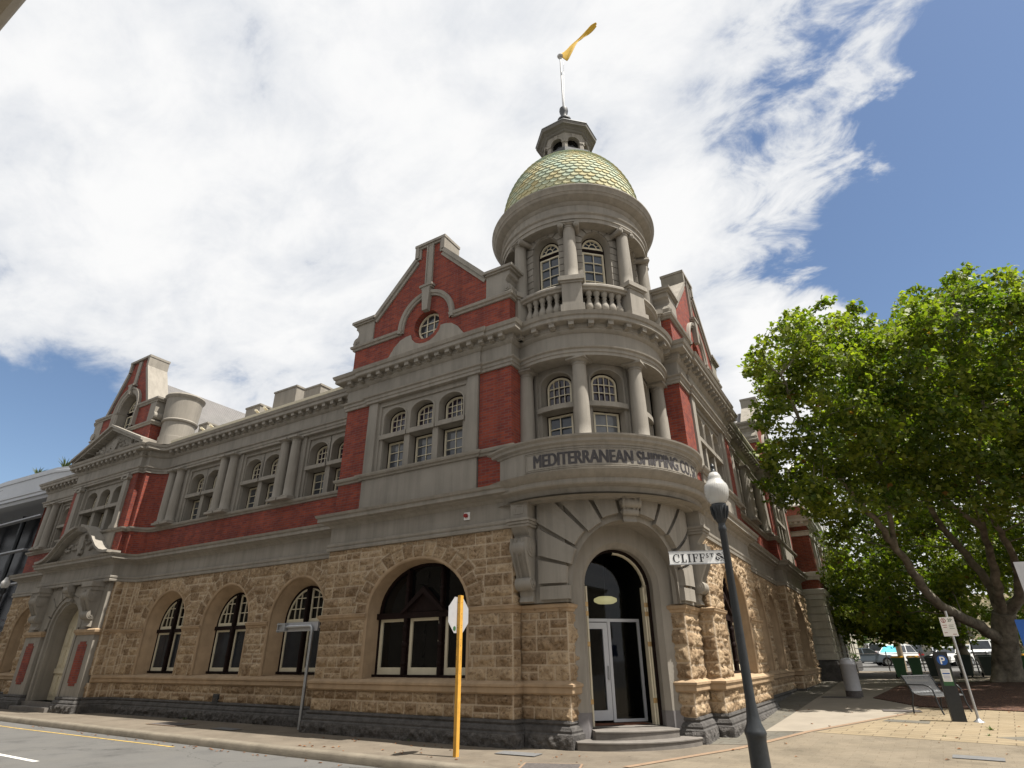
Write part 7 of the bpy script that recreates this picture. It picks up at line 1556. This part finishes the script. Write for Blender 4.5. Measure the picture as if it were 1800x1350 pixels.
LIMBS = [limb(tr, [(1762, 1128, 25.9), (1722, 1100, 25.5), (1672, 1076, 25.0), (1632, 1045, 24.6), (1605, 1005, 24.2), (1575, 965, 23.8), (1545, 922, 23.3), (1505, 878, 22.8), (1455, 815, 22.3), (1405, 735, 21.8), (1375, 660, 21.5)], 0.27, 0.04),
    limb(tr, [(1764, 1085, 25.9), (1752, 1030, 25.6), (1745, 985, 25.4), (1728, 930, 25.0), (1700, 850, 24.4), (1690, 760, 23.8), (1672, 650, 23.2), (1668, 560, 23.0)], 0.23, 0.04),
    limb(tr, [(1766, 1085, 25.9), (1790, 1045, 25.4), (1788, 1000, 25.0), (1768, 955, 24.6), (1748, 915, 24.2), (1725, 870, 23.6), (1720, 780, 23.0), (1730, 660, 22.5)], 0.21, 0.04),
    limb(tr, [(1768, 1080, 25.9), (1800, 1040, 26.0), (1850, 980, 26.0), (1900, 860, 25.5), (1930, 700, 25.0)], 0.26, 0.06),
    limb(tr, [(1762, 1085, 25.9), (1738, 1030, 26.3), (1700, 975, 26.6), (1660, 930, 26.8), (1610, 850, 26.6), (1565, 740, 26.2), (1540, 620, 25.8)], 0.24, 0.05),
    limb(tr, [(1575, 965, 23.8), (1560, 880, 23.6), (1540, 790, 23.2), (1500, 700, 22.8), (1480, 600, 22.5)], 0.12, 0.03),
    limb(tr, [(1728, 930, 25.0), (1690, 900, 24.6), (1640, 860, 24.2), (1600, 790, 23.6), (1590, 690, 23.0), (1610, 580, 22.8)], 0.13, 0.03),
    limb(tr, [(1850, 980, 26), (1960, 900, 24), (2080, 820, 22)], 0.2, 0.05), limb(tr, [(1766, 1090, 25.9), (1830, 1010, 28), (1900, 900, 30)], 0.22, 0.05)]
clus = []
def add_cluster(u, v, d, r): p = at_px(u, v, d); clus.append((p.x, p.y, p.z, r)); return p
x = 1322
while x < 2290:
    t0, b0 = interp(top_, x), interp(bot_, x); y = t0 + 16
    first = True
    while y < b0:
        lay = [(19.8, 22.3), (23.0, 25.5), (26.0, 30.0)] if x > 1400 else [(20.5, 22.5), (22.5, 24.5)]
        for (a, b) in lay:
            if first and a > 24: continue
            if y > 880 + max(0, 1480 - x) * 0.9 and a < 25.5 and x < 1900: continue
            d = rT.uniform(a, b); r = rT.uniform(0.45, 0.85)
            if first or x < 1350: r *= 0.7
            uu = x + rT.uniform(-20, 20); vv = y + rT.uniform(-16, 16)
            if rT.random() < 0.10 and not first: continue
            if vv < interp(top_, uu) + 8: vv = interp(top_, uu) + 10 + rT.uniform(0, 10)
            if b0 - vv < 12: vv -= rT.uniform(8, 24)
            p = add_cluster(uu, vv, d, r)
            if rT.random() < 0.4:
                best = min((q for Lm in LIMBS for q in Lm[6:]), key=lambda q: (q - p).length_squared + (4 if q.z > p.z else 0))
                if (best - p).length < 4.5: twig(tr, best, p, 0.03)
        y += 38 * (0.8 if first else 1.0); first = False
    x += 34
for u, v in [(1700, 474), (1692, 486), (1742, 484), (1668, 490), (1612, 510), (1590, 520), (1452, 532), (1436, 540), (1498, 536), (1384, 556), (1404, 552), (1340, 598), (1322, 628), (1318, 655), (1330, 690), (1345, 750), (1505, 545), (1770, 480), (1795, 488), (1352, 820), (1385, 880), (1340, 850), (1365, 838)]: add_cluster(u, v, rT.uniform(21, 23), rT.uniform(0.22, 0.38))
tr.build('trunk', 'bark', PT, smooth=60)
leaves('crown', [(a_, b_, c_, r_ * 1.10) for a_, b_, c_, r_ in clus], 'leaf', PT, 0.185, 172, 5)
# darker trees behind
def back_tree(base, d, trunk, boxes, seed, label, r0=0.3):
    p0 = at_px(*base, d); root = empty('plane_tree', (p0.x, p0.y, gz(p0.y)), label, 'tree', 'plane trees on the plaza'); m = MB(); L_ = [limb(m, [(u, v, d + o) for u, v, o in t], ra, 0.06) for t, ra in trunk]; m.build('trunk', 'bark', root, smooth=60)
    rr = random.Random(seed); cl = []
    for (u0, u1, v0, v1, da, db, n) in boxes:
        for i in range(n): p = at_px(rr.uniform(u0, u1), rr.uniform(v0, v1), rr.uniform(da, db)); cl.append((p.x, p.y, p.z, rr.uniform(0.6, 1.15)))
    leaves('crown', cl, 'leaf', root, 0.26, 60, seed)
back_tree((1703, 1186), 32.5, [([(1704, 1192, 0), (1692, 1140, 0), (1680, 1090, 0), (1668, 1030, 0), (1650, 960, 0.5)], 0.34), ([(1680, 1090, 0), (1640, 1040, 0.5), (1580, 1000, 1)], 0.16), ([(1672, 1050, 0), (1700, 990, 0), (1740, 930, 0)], 0.16)], [(1455, 1560, 940, 1085, 31, 37, 70), (1540, 1760, 900, 1098, 31, 37, 150), (1480, 1600, 1080, 1118, 31, 34, 26), (1560, 1690, 1085, 1122, 31, 34, 30), (1500, 1760, 780, 920, 32, 38, 60), (1490, 1900, 600, 800, 31, 40, 150)], 11, 'darker plane tree behind the big trunk, leaning trunk behind the parking sign')  # last leaf box is added, hidden behind the front crown, to shade foliage below
back_tree((1900, 1190), 36, [([(1900, 1192, 0), (1890, 1120, 0), (1880, 1020, 0), (1870, 930, 0)], 0.34)], [(1740, 2100, 880, 1085, 34, 41, 150), (1770, 2000, 1040, 1120, 34, 38, 40), (1760, 2150, 600, 880, 33, 42, 150)], 13, 'tree at the right edge behind the blue sign')  # last leaf box likewise added out of view, only to keep sun off lower leaves
# scrubby shrubs: planter by the neighbour building, roof plants
def shrub(loc, cl, label, cat, seed, size=0.12, per=70, group=None, mat='leaf2'):
    root = empty('shrub', loc, label, cat, group); m = MB()
    for q in cl: tube(m, [loc, (loc[0] + (q[0] - loc[0]) * .5, loc[1] + (q[1] - loc[1]) * .5, loc[2] + (q[2] - loc[2]) * .6), q[:3]], [0.025, 0.018, 0.006], 5)
    m.build('stem', 'bark', root); leaves('foliage', cl, mat, root, size, per, seed)
c = at_px(1508, 1175, 36); shrub((c.x, c.y, gz(c.y)), [(c.x + rT.uniform(-.5, .5), c.y + rT.uniform(-.5, .5), gz(c.y) + h_, 0.35) for h_ in (0.5, 0.9, 1.3, 1.7, 2.0)], 'dark upright shrub at the far corner of the cream building', 'shrub', 31)
for i, (u, d, h_) in enumerate(((-35.6, 1.05, 0.55), (-32.9, 1.25, 0.8), (-32.0, 1.45, 0.65))):
    b_ = Vector((u, d, 11.30)); root = empty('roof_plant', (b_.x, b_.y, 11.05), 'spiky plant on the white roof band, ' + ('leftmost of three' if i == 0 else 'middle of three' if i == 1 else 'nearest the parapet block'), 'plant', 'plants on the glass building roof'); m = MB()
    for j in range(26): a = rT.uniform(0, 2 * PI); l = h_ * rT.uniform(0.5, 1.1); s_ = rT.uniform(0.2, 0.8); tube(m, [(b_.x, b_.y, b_.z - 0.25), (b_.x + math.cos(a) * l * s_ * .5, b_.y + math.sin(a) * l * s_ * .5, b_.z - 0.25 + l * 0.7), (b_.x + math.cos(a) * l * s_, b_.y + math.sin(a) * l * s_, b_.z - 0.25 + l)], [0.03, 0.022, 0.004], 4)
    m.build('leaves', 'leaf2', root, tint=[[0.6]] * len(m.v))
rr = random.Random(4); cl = []
for i in range(160): x = rr.uniform(-6, 34); y = rr.uniform(84, 100); cl.append((x, y, 1.0 + 9.5 * max(0, min(1, (y - 88) / 26)) ** 0.8 + rr.uniform(0.2, 1.2), rr.uniform(0.7, 1.5)))
o = leaves('hill_scrub', cl, 'leaf2', None, 0.5, 42, 77); tag(o, 'mass of dry grey green scrub on the bank behind the car park', 'scrub', kind='stuff')
# small plants and litter on the ground
def tuft(x, y, s, seed, n=14):
    m = MB(); r_ = random.Random(seed)
    for i in range(n): a = r_.uniform(0, 2 * PI); l = s * r_.uniform(0.4, 1); w = Vector((-math.sin(a), math.cos(a), 0)) * s * 0.09; b_ = Vector((x, y, gz(y))); t_ = b_ + Vector((math.cos(a) * l, math.sin(a) * l, s * r_.uniform(0.15, 0.6))); m.add([tuple(b_ - w * .4), tuple((b_ + t_) / 2 + w), tuple(t_), tuple((b_ + t_) / 2 - w)], [(0, 1, 2, 3)])
    return m
allw = MB()
for i, (x, y, s) in enumerate(((5.05, 6.6, 0.16), (5.9, 7.1, 0.12), (6.3, 6.9, 0.10), (4.9, 5.6, 0.09), (4.1, 5.2, 0.07), (5.6, 5.9, 0.10), (-16.0, 0.55, 0.15), (-6.2, -0.2, 0.10))): q = tuft(x, y, s, i); allw.add(q.v, q.f)
o = allw.build('weeds', 'leaf2', tint=[[0.7]] * len(allw.v)); tag(o, 'small green weeds sprouting between the pavers', 'weeds', kind='stuff')
M['litter'] = paint('dry_leaf', (0.22, 0.09, 0.03), 0.9, 0.4, 9, 30, 0.1)
m = MB(); r_ = random.Random(9)
for i in range(170):
    if i < 70: x = r_.uniform(-20, -3); y = -2.30 - 0.035 * (x + 9) * (x < -9) * -1 + r_.uniform(-0.25, 0.0); y = -2.32 + 0.0 * x + r_.uniform(-0.3, -0.02) + max(0, (-9 - x)) * 0.042; z = -0.143
    elif i < 120: x = r_.uniform(0.4, 6); y = r_.uniform(-2, 11); z = gz(y) + 0.016
    else: x = r_.uniform(-9, -1); y = r_.uniform(-2.1, -0.3); z = 0.008
    s = r_.uniform(0.02, 0.05); a = r_.uniform(0, 6.3); c_, s_ = math.cos(a) * s, math.sin(a) * s; m.add([(x + c_, y + s_, z), (x - s_ * .6, y + c_ * .6, z + s * .4), (x - c_, y - s_, z), (x + s_ * .6, y - c_ * .6, z + s * .3)], [(0, 1, 2, 3)])
o = m.build('fallen_leaves', 'litter'); tag(o, 'scattered dry brown leaves along the kerb and paving', 'leaves', kind='stuff')
# building on the far side of the crossing, behind the camera (seen only in reflections)
RB = empty('corner_shop_building', (14, -24, 0), 'beige two storey building on the opposite corner, behind the viewpoint', 'building')
RF = Flat(12.0, -24, PI); P1 = [(12.0, -50), (12.0, -24), (-44, -24), (-44, -50)]
P1 = [(60, -50), (60, -24), (10, -24), (10, -50)]
m = MB(); sweep(m, [(0.0, -0.2), (0.0, 9.5), (0.3, 9.7), (0.4, 10.0), (0.0, 10.1)], P1, False); m.build('wall', 'beige', RB)
RF = Flat(60, -24, PI)
for i in range(10):
    for z0, z1 in ((0.9, 3.2), (5.2, 7.2)): window(RF, RB, 0.02, 4.0 + i * 4.8, 0.8, z0, z1, 0.4, 2, 3, 'glass_black')
